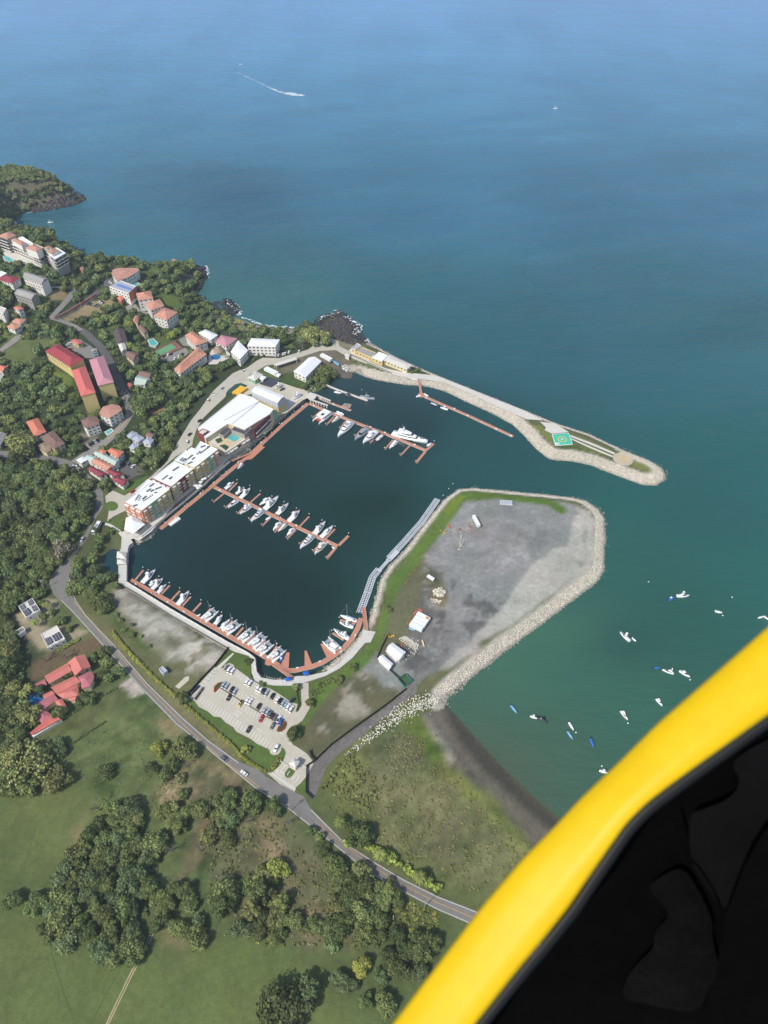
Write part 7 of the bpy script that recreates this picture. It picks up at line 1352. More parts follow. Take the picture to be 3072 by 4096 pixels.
CLR = [np.array(RS(c, p)) for c, p in (('a',[(0,1560),(180,1640),(500,1640),(470,1690),(380,1730),(250,1860),(60,1860),(0,1800)]), ('a',[(740,1330),(960,1270),(1000,1310),(900,1400),(700,1460),(560,1490),(540,1450)]), ('a',[(440,1230),(520,1200),(600,1260),(560,1300),(420,1300)]), ('a',[(0,290),(200,295),(370,315),(330,345),(150,350),(0,330)]), ('a',[(1330,1240),(1480,1240),(1580,1330),(1550,1390),(1420,1370),(1340,1300)]), ('a',[(990,995),(1370,1005),(1380,1060),(1240,1080),(1220,1010)]), ('a',[(930,1530),(990,1500),(1000,1700),(960,1700)]),
    ('a',[(1270,1600),(1500,1620),(1659,1640),(1659,1760),(1400,1840),(1270,1700)]), ('c',[(1220,310),(1480,200),(1500,260),(1380,330),(1230,345)]), ('c',[(680,500),(840,510),(1000,440),(1090,330),(1110,400),(950,600),(720,640),(690,560)]), ('c',[(330,1450),(620,1440),(600,1560),(420,1600)]), ('a',[(560,1640),(840,1640),(900,1800),(800,1850),(700,1780)]), ('q',[(20,330),(120,300),(540,510),(700,590),(380,520),(130,480),(30,420)]),
    ('b',[(20,1000),(280,900),(480,860),(480,960),(300,1010),(120,1070)]), ('a',[(400,1870),(600,1960),(640,2130),(520,2040)]), ('b',[(360,690),(420,680),(560,760),(520,860),(360,780)]))]
def region(c, pts, sp, r0, r1, kinds, label, group, shapes=('hi',), prob=1., marg=.45, sdmin=5, clr=True, hill=True):
    P = np.array(RS(c, pts) if hill else ats(c, pts, GZ)); x0, y0 = P.min(0); x1, y1 = P.max(0); n = int((x1-x0)*(y1-y0)/(sp*sp)*2.6); acc = []
    for _ in range(n):
        x, y = random.uniform(x0, x1), random.uniform(y0, y1)
        if random.random() > prob or not inside(np.array([x]), np.array([y]), P)[0]: continue
        r = random.uniform(r0, r1)
        if any((x-a)**2+(y-b)**2 < (.5*(r+q)*sp/((r0+r1)/2)*.85)**2 for a, b, q in acc): continue
        u = (x-GX0)/GS; v = (y-GY0)/GS
        if not (0 <= u < len(gx)-1 and 0 <= v < len(gy)-1) or SD[int(v), int(u)] < sdmin: continue
        if not clear(x, y, r*marg) or (clr and any(inside(np.array([x]), np.array([y]), Q)[0] for Q in CLR)): continue
        acc.append((x, y, r)); TREES.append((x, y, hz(x, y), r, random.choice(shapes), random.choice(kinds), label, group))
def single(c, p, r, k, label, shape='hi', group=None):
    q = R(c, p, r*.9); TREES.append((q[0], q[1], hz(q[0], q[1]), r, shape, k, label, group)); SING.append((q[0], q[1], r))
SING = []
for a in [('h',(865,100),6.2,'mid','round tree at the road bend beside the sandy verge'), ('h',(1090,300),7,'mid','large bushy tree on the verge above the bare plot'), ('h',(1000,180),5,'mid','tree on the verge between two bigger ones above the bare plot'), ('h',(1150,840),4,'mid','tree beside the villa drive at the road edge'),
 ('c',(905,935),5.5,'mid','round tree in front of the crimson roofs by the plaza'), ('c',(990,205),6,'dark','round dark tree at the foot of the pink-roofed building'), ('a',(1240,2110),13,'dark','very wide dark tree beside the bend of the hill street','flat'), ('b',(1210,700),12,'olive','broad flat-topped olive tree beside the far roundabout','flat'), ('b',(1145,625),5,'mid','small round tree standing out over the beach behind the broad olive tree'),
 ('b',(1285,1040),9.5,'mid','large dome-shaped tree beside the white boathouse','flat'), ('b',(1100,800),8,'dry','leafless grey tree left of the broad olive tree','bare'), ('b',(1070,660),4,'dry','thin bare tree on the beach edge','bare'), ('a',(1110,1490),5,'lime','bright yellow-green tree beside the partly hidden orange roof'), ('a',(1125,1700),4.5,'lime','yellow-green tree beside the white annex'), ('a',(1470,1580),5,'lime','yellow-green tree above the tennis court'),
 ('c',(180,580),11,'olive','wide olive tree below the orange-roofed house in the woods'), ('r',(805,1175),2.6,'lime','round yellow-green shrub alone on the lawn below the car park'), ('r',(1480,345),2.6,'mid','shrub at the top corner of the car park lawn'), ('r',(1030,310),2,'mid','shrub on the lawn edge beside the corner gangway'), ('e',(1175,955),2.6,'dark','dark shrub at the tip of the upper lawn'), ('r',(1445,960),4,'dark','dark round tree beside the car park exit'), ('e',(595,1270),4,'dark','dark tree at the bottom corner of the bare plot'),
 ('f',(560,1000),3,'mid','shrub on the grass slope beside the curved walkway'), ('f',(430,1110),3,'mid','shrub on the grass above the marsh beside the walkway'), ('f',(870,505),2.2,'mid','single shrub on the green strip of the island'), ('f',(60,1560),3.5,'mid','shrub beside the gate drive'), ('f',(200,1310),2.6,'mid','shrub at the car park path bend'),
 ('i',(760,330),4.8,'dark','dark round tree alone on the upper meadow'), ('i',(440,140),4,'blue','tree at the near end of the grass bank'), ('i',(240,1320),5.2,'mid','right tree of a pair on the lower meadow'), ('i',(90,1290),4.2,'mid','left tree of a pair on the lower meadow'), ('i',(310,1500),2.4,'dark','small shrub on the meadow left of the grove'), ('i',(480,1560),5,'blue','tree at the lower left corner of the grove'), ('i',(710,590),7,'dry','grey leafless bush spreading on the meadow','bare'),
 ('i',(215,290),10,'olive','big grey-green half bare tree at the wood edge','thin'), ('i',(430,390),6,'olive','olive tree right of the big half bare tree'), ('i',(1170,170),4.5,'lime','yellow-green tree near the dead branches beside the road'), ('i',(1365,160),6.5,'mid','round tree right beside the main road'), ('i',(1240,330),5,'mid','light green tree by the dead branches'), ('i',(1120,310),4,'dark','dark tree left of the light green tree'), ('i',(1370,280),4,'dry','dead white branches beside the main road','bare'), ('i',(1000,680),4.4,'olive','pale flowering tree at the top of the grove'), ('i',(970,580),4,'blue','bluish tree at the very top of the grove'),
 ('i',(1250,900),5.5,'dry','purple-grey leafless tree beside the dirt track','bare'), ('i',(1470,900),6,'dry','grey leafless tree right of the dirt track','bare'), ('i',(1590,1130),6.5,'dry','large bare grey tree at the woodland corner','bare'), ('j',(700,1970),6.3,'blue','tall dark tree standing alone on the bottom meadow'), ('j',(480,2080),9.5,'dark','large dark tree cut by the bottom edge of the photo'), ('j',(965,1880),4.5,'blue','dark bush left of the yellow-green tree near the frame'), ('j',(1095,1780),4.2,'lime','yellow-green tree near the yellow frame'), ('j',(1260,1830),3.6,'blue','spiky bluish bush right of the yellow-green tree'), ('j',(1270,2060),5,'mid','pair of light bushes at the bottom beside the frame'), ('j',(1140,2040),3.2,'mid','small light bush at the bottom beside the frame'),
 ('j',(470,1080),4.6,'lime','yellowish tree standing above the middle grove'), ('j',(550,700),5,'dry','white leafless tree near the road','bare'), ('j',(265,690),4.5,'dry','grey leafless tree in the roadside wood','bare'), ('j',(1070,780),7,'dark','dark green bamboo-like thicket beside the road'), ('j',(750,1480),3.6,'mid','round light bush between two groves'), ('j',(1300,1180),4,'mid','tree overhanging the road, casting shade on it'), ('c',(530,1500),7,'dry','grey half bare tree beside the muddy clearing','thin'), ('h',(700,860),6,'dry','bare grey trees on the brown slope above the villa','bare'), ('h',(480,900),6,'dry','bare grey tree at the left end of the brown slope','bare'),
 ('h',(740,1120),3.6,'dark','round dark tree in the villa courtyard'), ('h',(450,1270),4,'dark','dark tree beside the round blue pool'), ('h',(660,1520),4.5,'mid','tree overhanging the rose roof of the villa'), ('h',(1080,1090),4,'dark','tree at the street end of the villa'), ('h',(950,1360),5,'dark','dark tree along the villa garden side')]:
    single(*a[:5], shape=a[5] if len(a) > 5 else 'hi')
PL = [('j',(945,722),3.6,'palm tree at the roadside left of the dark thicket'), ('j',(1240,972),3.8,'palm tree on the roadside hedge, middle of three'), ('j',(1530,1128),4,'palm tree on the roadside hedge nearest the yellow frame'), ('h',(320,1270),3.6,'topmost palm of the row beside the round blue pool'), ('h',(265,1340),3.6,'second palm of the row beside the round blue pool'), ('h',(275,1440),4,'third palm of the row beside the round blue pool'), ('h',(200,1525),3.6,'lowest palm of the row beside the round blue pool'), ('h',(400,540),3.2,'palm between the two solar houses'), ('h',(520,340),3.2,'palm beside the road-side wall of the solar house'), ('q',(1245,1240),4,'palm at the top of the hill street'), ('b',(545,640),4.5,'tall palm behind the beach, left of two'), ('b',(590,690),4.5,'tall palm behind the beach, right of two'), ('b',(430,915),2.6,'palm on the terrace of the round pool'), ('c',(480,690),3.4,'palm beside the tan rotunda')]
for c, p, r, lb in PL: single(c, p, r, 'x', lb, 'palm')
WK = ('dark','mid','mid','blue','olive','mid')
GF = 'trees of the dense wood left of the harbour road'
WD = 'broadleaf tree merging into the dense wood left of the harbour road'
region('z', [(0,1000),(60,1000),(150,1012),(185,1030),(203,1060),(203,1090),(193,1130),(172,1175),(150,1198),(118,1225),(98,1260),(85,1296),(45,1296),(22,1340),(40,1385),(60,1430),(55,1480),(48,1530),(75,1560),(75,1590),(40,1600),(80,1640),(40,1700),(-20,1690),(-40,1000)], 6.6, 3.8, 7.2, WK, WD, GF, marg=.6)
region('z', [(165,1215),(225,1195),(235,1230),(250,1250),(250,1290),(215,1330),(190,1290),(160,1250)], 7, 3.5, 5.5, ('mid','dark','blue'), 'tree in the belt between the canal pool and the road bend', 'trees beside the canal pool')
region('z', [(205,1130),(262,1130),(262,1185),(225,1200),(205,1180)], 6, 2.8, 4.5, ('mid','lime','dark'), 'tree in the small park between the pavilion and the road', 'trees of the small park by the pavilion')
HK = ('dark','mid','dark','mid','olive','blue')
region('z', [(0,352),(60,362),(120,378),(158,405),(150,425),(100,430),(0,455),(-60,440),(-60,350)], 4.4, 2.8, 5, ('olive','mid','dry','mid','dark'), 'tree on the far rocky headland', 'trees of the far headland', sdmin=4)
region('z', [(-20,440),(20,440),(22,500),(-20,520)], 8, 4, 6, HK, 'tree on the slope behind the hotel bay', 'trees of the far headland')
region('z', [(-20,500),(35,500),(82,509),(120,504),(150,530),(190,556),(250,550),(312,550),(340,570),(365,566),(410,556),(440,580),(425,625),(460,672),(500,690),(530,705),(560,712),(640,715),(690,712),(712,730),(700,742),(640,770),(560,775),(470,800),(440,842),(400,905),(372,960),(335,1010),(290,1035),(250,1040),(215,1030),(190,1005),(120,985),(0,970),(-20,960)], 9.2, 3.6, 6.4, HK, 'broadleaf tree on the built-up hillside among the houses', 'trees of the hillside', marg=.62, sdmin=3)
region('i', [(0,20),(220,80),(350,220),(420,330),(400,470),(230,540),(100,500),(0,560)], 7, 4, 6.2, WK, WD, GF, marg=.7)
GG = 'trees of the grove on the meadow'; GL = 'tree in the large grove on the meadow beside the dirt track'
region('i', [(400,1150),(560,1000),(640,820),(850,650),(950,580),(1050,640),(1060,780),(1000,860),(1150,900),(1170,1250),(1100,1360),(1000,1450),(1010,1680),(850,1720),(700,1560),(560,1560),(420,1600),(400,1400)], 5.8, 3.8, 6.4, WK, GL, GG, marg=.4)
region('i', [(1130,600),(1200,620),(1500,540),(1490,740),(1280,850),(1130,760)], 7, 3.5, 5.6, WK, 'tree in the clump above the leafless purple tree', 'trees beside the dirt track')
region('i', [(1220,1180),(1370,1200),(1450,1400),(1560,1560),(1540,1720),(1400,1700),(1300,1560),(1120,1450)], 6.6, 3.6, 5.4, WK, 'tree in the clump right of the dirt track', 'trees beside the dirt track')
region('i', [(1320,380),(1500,420),(1480,520),(1340,520)], 7, 3, 4.6, ('mid','dry','blue'), 'tree in the thin belt below the dead branches', 'trees beside the dirt track')
GM = 'trees of the grove below the road'
region('j', [(0,560),(160,520),(330,520),(470,620),(440,700),(300,720),(180,780),(80,980),(0,1000)], 6.2, 3.5, 5.8, WK, 'tree in the roadside wood opposite the car park', 'trees opposite the car park')
region('j', [(20,1280),(100,1160),(350,1130),(400,1200),(560,1290),(690,1400),(690,1560),(450,1640),(420,1500),(230,1550),(30,1400)], 5.9, 3.7, 6.2, WK, 'tree in the middle grove between meadow and road', GM)
region('j', [(590,700),(700,760),(860,860),(900,960),(830,1000),(700,900),(600,790)], 6, 2.6, 4, ('dark','mid'), 'tree in the belt just below the road', GM)
region('j', [(860,960),(1000,990),(1140,1080),(1260,1130),(1420,1210),(1380,1350),(1240,1400),(1210,1600),(1060,1600),(1000,1480),(860,1560),(850,1440),(930,1300),(920,1180)], 5.9, 3.6, 6.2, WK, 'tree in the roadside grove nearest the yellow frame', GM)
region('j', [(860,1440),(990,1460),(960,1640),(880,1640)], 6, 3, 4.6, ('dark','blue'), 'dark tree on the near edge of the roadside grove', GM)
region('j', [(1200,1480),(1400,1520),(1659,1600),(1700,1780),(1560,1900),(1330,1850),(1200,1700)], 6.4, 3.4, 5.6, ('dark','blue','mid'), 'dark tree beside the lower edge of the yellow frame', GM)
region('e', [(0,460),(130,600),(330,800),(320,860),(120,720),(0,600)], 5, 1.4, 2.4, ('mid','blue'), 'bush on the grassy edge of the bare plot', 'bushes beside the bare plot', marg=.2)
region('z', [(215,1385),(240,1405),(290,1470),(240,1475),(205,1460),(190,1420)], 6, 3, 4.4, ('dark','mid'), 'garden tree between the coral villa and the road', 'garden trees of the coral villa')
region('h', [(540,1490),(760,1420),(870,1340),(1100,1230),(1130,1300),(700,1530),(560,1560)], 6, 2.8, 4.2, ('dark','mid'), 'garden tree between the coral villa and the road', 'garden trees of the coral villa')
region('h', [(440,320),(620,330),(700,480),(820,620),(740,680),(600,540),(480,480),(330,480)], 5.5, 2.2, 3.6, ('mid','dark'), 'garden tree around the two solar houses', 'garden trees of the solar houses', marg=.5)
region('d', [(0,690),(120,720),(220,750),(200,790),(60,800),(0,760)], 6, 2.5, 4, ('mid','dark'), 'bush at the root of the concrete pier', 'bushes by the concrete pier', sdmin=1)
region('t', [(60,400),(200,450),(500,590),(880,740),(760,720),(300,560),(70,450)], 4, .9, 1.5, ('mid','blue'), 'shrub in the planted strip of the breakwater', 'shrubs on the breakwater', marg=.1, hill=False)
region('t', [(1300,660),(1400,600),(1520,660),(1650,750),(1300,740)], 4, 1.2, 2., ('mid','olive'), 'shrub at the end of the grey breakwater building', 'shrubs on the breakwater', marg=.1, hill=False)
def far(t): return t[3]/math.sqrt(t[0]**2+t[1]**2+(CAM_H-t[2])**2)
single_n = len(SING)
named = TREES[:single_n]; rest = [t for t in TREES[single_n:] if not any((t[0]-a)**2+(t[1]-b)**2 < ((t[3]+r)*.45)**2 for a, b, r in SING)]
rest.sort(key=far, reverse=True); NI = max(0, 292-len(named)); indiv, bulk = rest[:NI], rest[NI:]
LMK = [('h',(320,370),'the four-array solar house'),('h',(590,690),'the lower solar house'),('h',(740,1120),'the coral villa'),('h',(400,1395),'the round blue pool'),('c',(290,450),'the orange-roofed house'),('c',(450,560),'the brown tiled house'),('c',(780,410),'the lower round house'),('c',(950,310),'the upper round house'),('a',(560,1770),'the crimson roof'),('a',(720,2000),'the salmon roof'),('a',(880,1900),'the pink roof'),('c',(1210,560),'the silver roofs'),('c',(900,740),'the mixed-roof row'),('c',(950,880),'the crimson lodge'),('a',(1040,1610),'the dark brown roof'),('a',(1230,1990),'the white bungalow'),('b',(150,960),'the long orange wing'),('b',(375,860),'the thatched hut'),('b',(760,800),'the large white apartment house'),('q',(330,280),'the hotel'),('q',(450,680),'the two-step grey roof'),('a',(1080,1060),'the fan-shaped roof'),('a',(1060,1190),'the blue striped roof'),('a',(1250,1260),'the farthest stepped house'),('a',(1430,1420),'the nearest stepped house'),('a',(1340,1660),'the garden pool'),('a',(1450,1730),'the tennis court'),('b',(1315,810),'the far roundabout'),('b',(400,1300),'the upper drive'),
 ('c',(963,1132),'the near roundabout'),('c',(830,1310),'the coach'),('h',(600,100),'the wide road bend'),('c',(1050,1580),'the gazebo'),('c',(530,1500),'the muddy clearing'),('c',(0,700),'the upper road edge'),('i',(240,300),'the half bare tree'),('i',(400,235),'the grass bank'),('i',(760,330),'the lone meadow tree'),('i',(1140,1500),'the twin track end'),('i',(240,1320),'the meadow tree pair'),('i',(1000,680),'the pale flowering tree'),('i',(1250,900),'the purple leafless tree'),('i',(1370,280),'the dead branches'),('j',(0,1050),'the bare woodland corner'),('j',(470,1080),'the yellowish tree'),('j',(570,640),'the transformer pole'),('j',(1070,780),'the bamboo thicket'),('j',(1095,1780),'the yellow-green tree'),('j',(1333,1442),'the marker poles'),('j',(700,1970),'the bottom meadow tree'),('j',(1530,1128),'the nearest roadside palm'),('j',(180,-100),'the main road')]
LMP = [(R(c, p, 0), t) for c, p, t in LMK]
def relabel(lst):
    grp = {}
    for i, t in enumerate(lst):
        P_, nm = min(LMP, key=lambda q: (q[0][0]-t[0])**2+(q[0][1]-t[1])**2); dx, dy = t[0]-P_[0], t[1]-P_[1]; rel = ('right of' if dx > 0 else 'left of') if abs(dx) > abs(dy) else ('above' if dy > 0 else 'below')
        grp.setdefault((nm, rel), []).append((math.hypot(dx, dy), i))
    for (nm, rel), v in grp.items():
        for k, (_, i) in enumerate(sorted(v)):
            t = list(lst[i]); col_ = {'dark':'dark green','mid':'green','olive':'olive','lime':'yellow-green','blue':'bluish green','dry':'greyish'}[t[5]]; n_ = OR[k]+' nearest' if 0 < k < 16 else 'nearest' if k == 0 else 'far'
            t[6] = f"{'large ' if t[3] > 5.4 else 'small ' if t[3] < 4 else ''}{col_} {'tree' if t[3] > 2.6 else 'shrub'}, {n_} {rel} {nm} in its wood"; lst[i] = tuple(t)
print('trees', len(named), len(rest))
relabel(indiv)
for t in named+indiv:
    x, y, z, r, shape, k, lb, grp = t
    r_ = empty({'palm': 'palm_tree', 'bare': 'bare_tree'}.get(shape, 'tree' if r > 2.6 else 'shrub'), (x, y, z), random.random()*6.28, lb, 'tree' if r > 2.6 or shape in ('palm','bare') else 'shrub', grp)
    if shape == 'palm':
        hh = r*1.7; obj('trunk', ptr, r_, None, None, (r, r, hh)); obj('fronds', random.choice(PALM), r_, (.06*r, .03*r, hh), None, r)
    elif shape == 'bare': obj('branches', random.choice(BARE), r_, None, None, r*1.25)
    else:
        s_ = r*1.12; lift = 0 if r < 2.6 else .1*r; hs = {'hi': 1.15, 'flat': 1.1, 'thin': 1.2}[shape]
        obj('trunk', trunk_me, r_, None, None, (s_*1.2, s_*1.2, s_)); n_ = {'hi': 6, 'flat': 2, 'thin': 2}[shape]
        cr = obj('crown', crownmesh(shape, random.randrange(n_), k), r_, (0, 0, lift), None, (s_*random.uniform(.82, 1.22), s_*random.uniform(.82, 1.22), s_*hs*random.uniform(.85, 1.15)))
        if shape == 'thin': obj('branches', random.choice(BARE), r_, None, None, r*.8)
def bulkmesh(name, items, kinds, lod, label_kind='stuff'):
    """many plants too small or too merged to count, as one mesh per leaf colour"""
    Vs, Fs, Cs, o = [], [], [], 0; colk = {'dark': (.72,.8,.8), 'mid': (1,1,1), 'olive': (1.25,1.12,1.15), 'lime': (1.6,1.4,.9), 'blue': (.9,.98,1.25), 'dry': (1.5,1.2,1.6)}
    for x, y, z, r, shape, k, *_ in items:
        V, F_, Cc = random.choice(lod); a = random.random()*6.28; s_ = r*1.12; ca, sa = math.cos(a)*s_, math.sin(a)*s_
        v = np.stack([V[:, 0]*ca-V[:, 1]*sa+x, V[:, 0]*sa+V[:, 1]*ca+y, V[:, 2]*s_*random.uniform(1.,1.3)+z], -1); Vs.append(v); Fs.append(F_+o); o += len(V); b_ = random.uniform(.82, 1.2); Cs.append(Cc[:, None]*np.array(colk[k])*b_)
    if not Vs: return
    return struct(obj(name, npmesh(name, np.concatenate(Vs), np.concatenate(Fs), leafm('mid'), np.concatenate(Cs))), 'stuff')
bulkmesh('woodland', bulk, WK, LO)
# low bushes filling the woods, scrub on the fields
TINY = [crown_arrays(500+i, 150, .6, 4, .16) for i in range(4)]; MINI = [crown_arrays(520+i, 60, .38, 3, .24) for i in range(4)]
def bushes(c, pts, n, r0, r1, kinds, marg=.5, clr=False, hill=True):
    P = np.array(RS(c, pts) if hill else ats(c, pts, GZ)); x0, y0 = P.min(0); x1, y1 = P.max(0); xs = rng.uniform(x0, x1, n*4); ys = rng.uniform(y0, y1, n*4); ok = inside(xs, ys, P); out = []
    for x, y in zip(xs[ok], ys[ok]):
        if len(out) >= n: break
        r = random.uniform(r0, r1)**1.0
        if clear(x, y, r*marg) and not (clr and any(inside(np.array([x]), np.array([y]), Q)[0] for Q in CLR)): out.append((x, y, hz(x, y)-.15*r, r, 'hi', random.choice(kinds)))
    return out
UB = bushes('z', [(-20,1000),(150,1012),(203,1060),(193,1130),(150,1198),(100,1250),(85,1296),(22,1340),(60,1430),(48,1530),(70,1590),(60,1650),(-20,1690)], 420, 1.5, 3, WK)
UB += bushes('z', [(-20,505),(120,515),(190,562),(312,560),(345,578),(430,575),(425,625),(500,695),(690,715),(640,770),(470,800),(400,905),(335,1010),(215,1030),(120,985),(-20,960)], 900, 1.5, 3, HK, .8, True)
UB += bushes('z', [(-20,352),(60,366),(120,382),(150,405),(150,420),(100,430),(0,455)], 420, 1.2, 2.6, ('olive','mid','dry'), .8, True)
UB += bushes('i', [(400,1150),(560,1000),(640,820),(850,650),(1050,640),(1150,900),(1170,1250),(1010,1680),(700,1560),(400,1500)], 160, 1.2, 2.4, WK)
bulkmesh('undergrowth', UB, WK, TINY)
SB = bushes('z', [(700,1750),(800,1640),(960,1650),(1150,1830),(1060,1940),(900,1880)], 900, .3, .9, ('dry','olive','olive'), .2, hill=False) + bushes('z', [(690,1700),(760,1620),(820,1700),(800,1760)], 160, .5, 1.6, ('mid','olive'), .2, hill=False)
SB += bushes('z', [(640,1830),(760,1900),(900,2000),(760,2050),(560,2040),(440,1900),(440,1700),(520,1700),(640,1790)], 900, .3, 1.1, ('olive','mid','dry','olive','mid'), .3, hill=False) + bushes('i', [(700,20),(1300,60),(1250,400),(700,500),(560,300)], 260, .2, .5, ('olive','dry','olive'), .3, hill=False)
SB += bushes('i', [(1060,600),(1200,390),(1330,420),(1330,580),(1150,620)], 160, .2, .45, ('olive','dry','dark'), .3, hill=False) + bushes('f', [(820,1680),(1000,1560),(1200,1650),(1150,1900),(900,1900)], 260, .25, .8, ('dry','olive'), .2, hill=False) + bushes('j', [(1250,1380),(1420,1280),(1659,1400),(1659,1600),(1300,1540)], 160, .5, 1.4, ('mid','olive','lime'), .3, hill=False)
SB += bushes('x', [(60,620),(300,480),(450,330),(500,230),(380,200),(240,400),(60,560)], 70, .5, .9, ('mid','lime','olive'), .05, hill=False)+bushes('c', [(930,1250),(1100,1250),(1060,1380),(1000,1370),(940,1300)], 30, .8, 1.6, ('mid','lime'), .1)+bushes('f', [(200,1180),(330,1110),(420,1090),(280,1250),(210,1400)], 40, .6, 1.2, ('mid','dark'), .1, hill=False)
bulkmesh('scrub', SB, WK, MINI)
def hedge(label, c, pts, r, k, n=.62, hill=False):
    W_ = [R(c, p, 0) for p in pts] if hill else [(*at(c, p, GZ+.8), GZ) for p in pts]; Vs, Fs, Cs, o = [], [], [], 0
    for a, b in zip(W_[:-1], W_[1:]):
        d, L = nrm(a, b); m_ = max(1, int(L/(r*n)))
        for i in range(m_):
            V, F_, Cc = random.choice(TINY); t = i/m_; s_ = r*random.uniform(.85, 1.2); an = random.random()*6.28
            x = a[0]+(b[0]-a[0])*t+random.gauss(0, .12*r); y = a[1]+(b[1]-a[1])*t+random.gauss(0, .12*r); z = a[2]+(b[2]-a[2])*t
            Vs.append(np.stack([(V[:, 0]*math.cos(an)-V[:, 1]*math.sin(an))*s_+x-W_[0][0], (V[:, 0]*math.sin(an)+V[:, 1]*math.cos(an))*s_+y-W_[0][1], V[:, 2]*s_*1.4+z-W_[0][2]-.1], -1)); Fs.append(F_+o); o += len(V); Cs.append(Cc)
    tag(obj('hedge', npmesh('hedge', np.concatenate(Vs), np.concatenate(Fs), leafm(k), np.repeat(np.concatenate(Cs)[:, None], 3, 1)), None, W_[0]), label, 'hedge')
hedge('bright yellow-green hedge between the main road and the bare plot', 'e', [(0,700),(60,780),(150,880),(300,1040),(420,1150),(545,1262)], 1.25, 'lime'); hedge('bright yellow-green hedge between the main road and the lawn below the car park', 'e', [(630,1335),(760,1450),(900,1570),(1040,1690),(1120,1780),(1200,1845),(1330,1915)], 1.25, 'lime')
hedge('straight green hedge beside the drive of the lower solar house', 'h', [(650,830),(720,795),(800,750),(895,705)], 1.4, 'lime'); hedge('leafy roadside hedge with palms right of the main road', 'j', [(1000,880),(1120,880),(1200,930),(1330,1000),(1420,1070),(1500,1100),(1600,1180),(1700,1240)], 3.0, 'lime', 1.0); hedge('dark clipped hedge beside the car park exit path', 'e', [(1585,1170),(1590,1260),(1610,1330),(1590,1390)], .9, 'dark')
hedge('low hedge along the curved drive of the lodge', 'c', [(1180,830),(1260,850),(1290,860)], 1., 'mid'); hedge('grass-topped bank crossing the meadow from the villa garden', 'i', [(375,232),(480,165),(600,85),(722,5),(780,-30)], .8, 'mid', 1.1)
hedge('wild hedge bordering the villa meadow', 'h', [(675,1590),(800,1520),(950,1430),(1300,1240)], .9, 'mid', 1.4)
# ---------------- boulders of the breakwaters
ph_ = (1+5**.5)/2; ICO = np.array([(-1,ph_,0),(1,ph_,0),(-1,-ph_,0),(1,-ph_,0),(0,-1,ph_),(0,1,ph_),(0,-1,-ph_),(0,1,-ph_),(ph_,0,-1),(ph_,0,1),(-ph_,0,-1),(-ph_,0,1)])/1.902
IF = np.array([(0,11,5),(0,5,1),(0,1,7),(0,7,10),(0,10,11),(1,5,9),(5,11,4),(11,10,2),(10,7,6),(7,1,8),(3,9,4),(3,4,2),(3,2,6),(3,6,8),(3,8,9),(4,9,5),(2,4,11),(6,2,10),(8,6,7),(9,8,1)])
def rocks(name, P, s0, s1, col, m_, var=.22, sink=.25):
    n = len(P); s_ = rng.uniform(s0, s1, (n, 1, 1))*rng.uniform(.65, 1.25, (n, 1, 3)); V = ICO[None]*rng.uniform(.68, 1.2, (n, 12, 1))*s_; a = rng.uniform(0, 6.28, n); ca, sa = np.cos(a)[:, None], np.sin(a)[:, None]
    V = np.stack([V[..., 0]*ca-V[..., 1]*sa, V[..., 0]*sa+V[..., 1]*ca, V[..., 2]*.8], -1)+P[:, None, :]; V[..., 2] += s_.mean(-1)*sink
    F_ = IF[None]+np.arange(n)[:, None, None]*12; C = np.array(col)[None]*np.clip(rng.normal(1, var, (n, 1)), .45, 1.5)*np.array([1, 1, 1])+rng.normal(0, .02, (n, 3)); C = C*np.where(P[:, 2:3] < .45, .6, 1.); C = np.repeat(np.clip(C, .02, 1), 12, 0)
    return struct(obj(name, npmesh(name, V.reshape(-1, 3), F_.reshape(-1, 3), m_, C)), 'stuff')
rock_m = mat('boulder', (1,1,1), rough=.9, var=.1, scale=1.2, attr=True, spec=.2)
pts_ = []; n = len(CP)
for i in range(n):
    if CW[i] <= 0: continue
    a, b = CP[i], CP[(i+1) % n]; ab = b-a; L = np.hypot(*ab); d = ab/L; nn = np.array([-d[1], d[0]]); mid_ = (a+b)/2+nn*2
    if hsample(*mid_) < hsample(*((a+b)/2-nn*2)): nn = -nn
    w_ = CW[i]; k = int(L*(w_+1.5)/.36)+1; t = rng.uniform(-.02, 1.02, k)*L; u = rng.uniform(-.9, w_-.6, k); pts_.append(a+d*t[:, None]+nn*u[:, None])
for i in range(n):
    if CW[i] > 0: 
        k = int(CW[i]**2*1.6) if CW[(i+1) % n] > 0 else 0; r = (CW[i]-1)*np.sqrt(rng.uniform(0, 1, k)); th = rng.uniform(0, 6.28, k); pts_.append(CP[i]+np.stack([r*np.cos(th), r*np.sin(th)], -1))
P = np.concatenate(pts_); ui = np.clip(((P[:, 0]-GX0)/GS).astype(int), 0, len(gx)-1); vi = np.clip(((P[:, 1]-GY0)/GS).astype(int), 0, len(gy)-1); sd_ = SD[vi, ui]
big = np.ones(len(P), bool)
for nm, q in enumerate(FPB):
    if q[4] is None: continue
    box_ = (P[:, 0] > q[0]) & (P[:, 0] < q[1]) & (P[:, 1] > q[2]) & (P[:, 1] < q[3]); ix = np.where(box_)[0]
    if len(ix): big[ix[inside(P[ix, 0], P[ix, 1], q[4])]] = False
P = P[big & (sd_ > -1.3)]; print('rocks', len(P))
rocks('riprap', np.column_stack([P, np.maximum(hsample(P[:, 0], P[:, 1]), -.3)]), .24, .56, srgb(203,196,181), rock_m, .13)
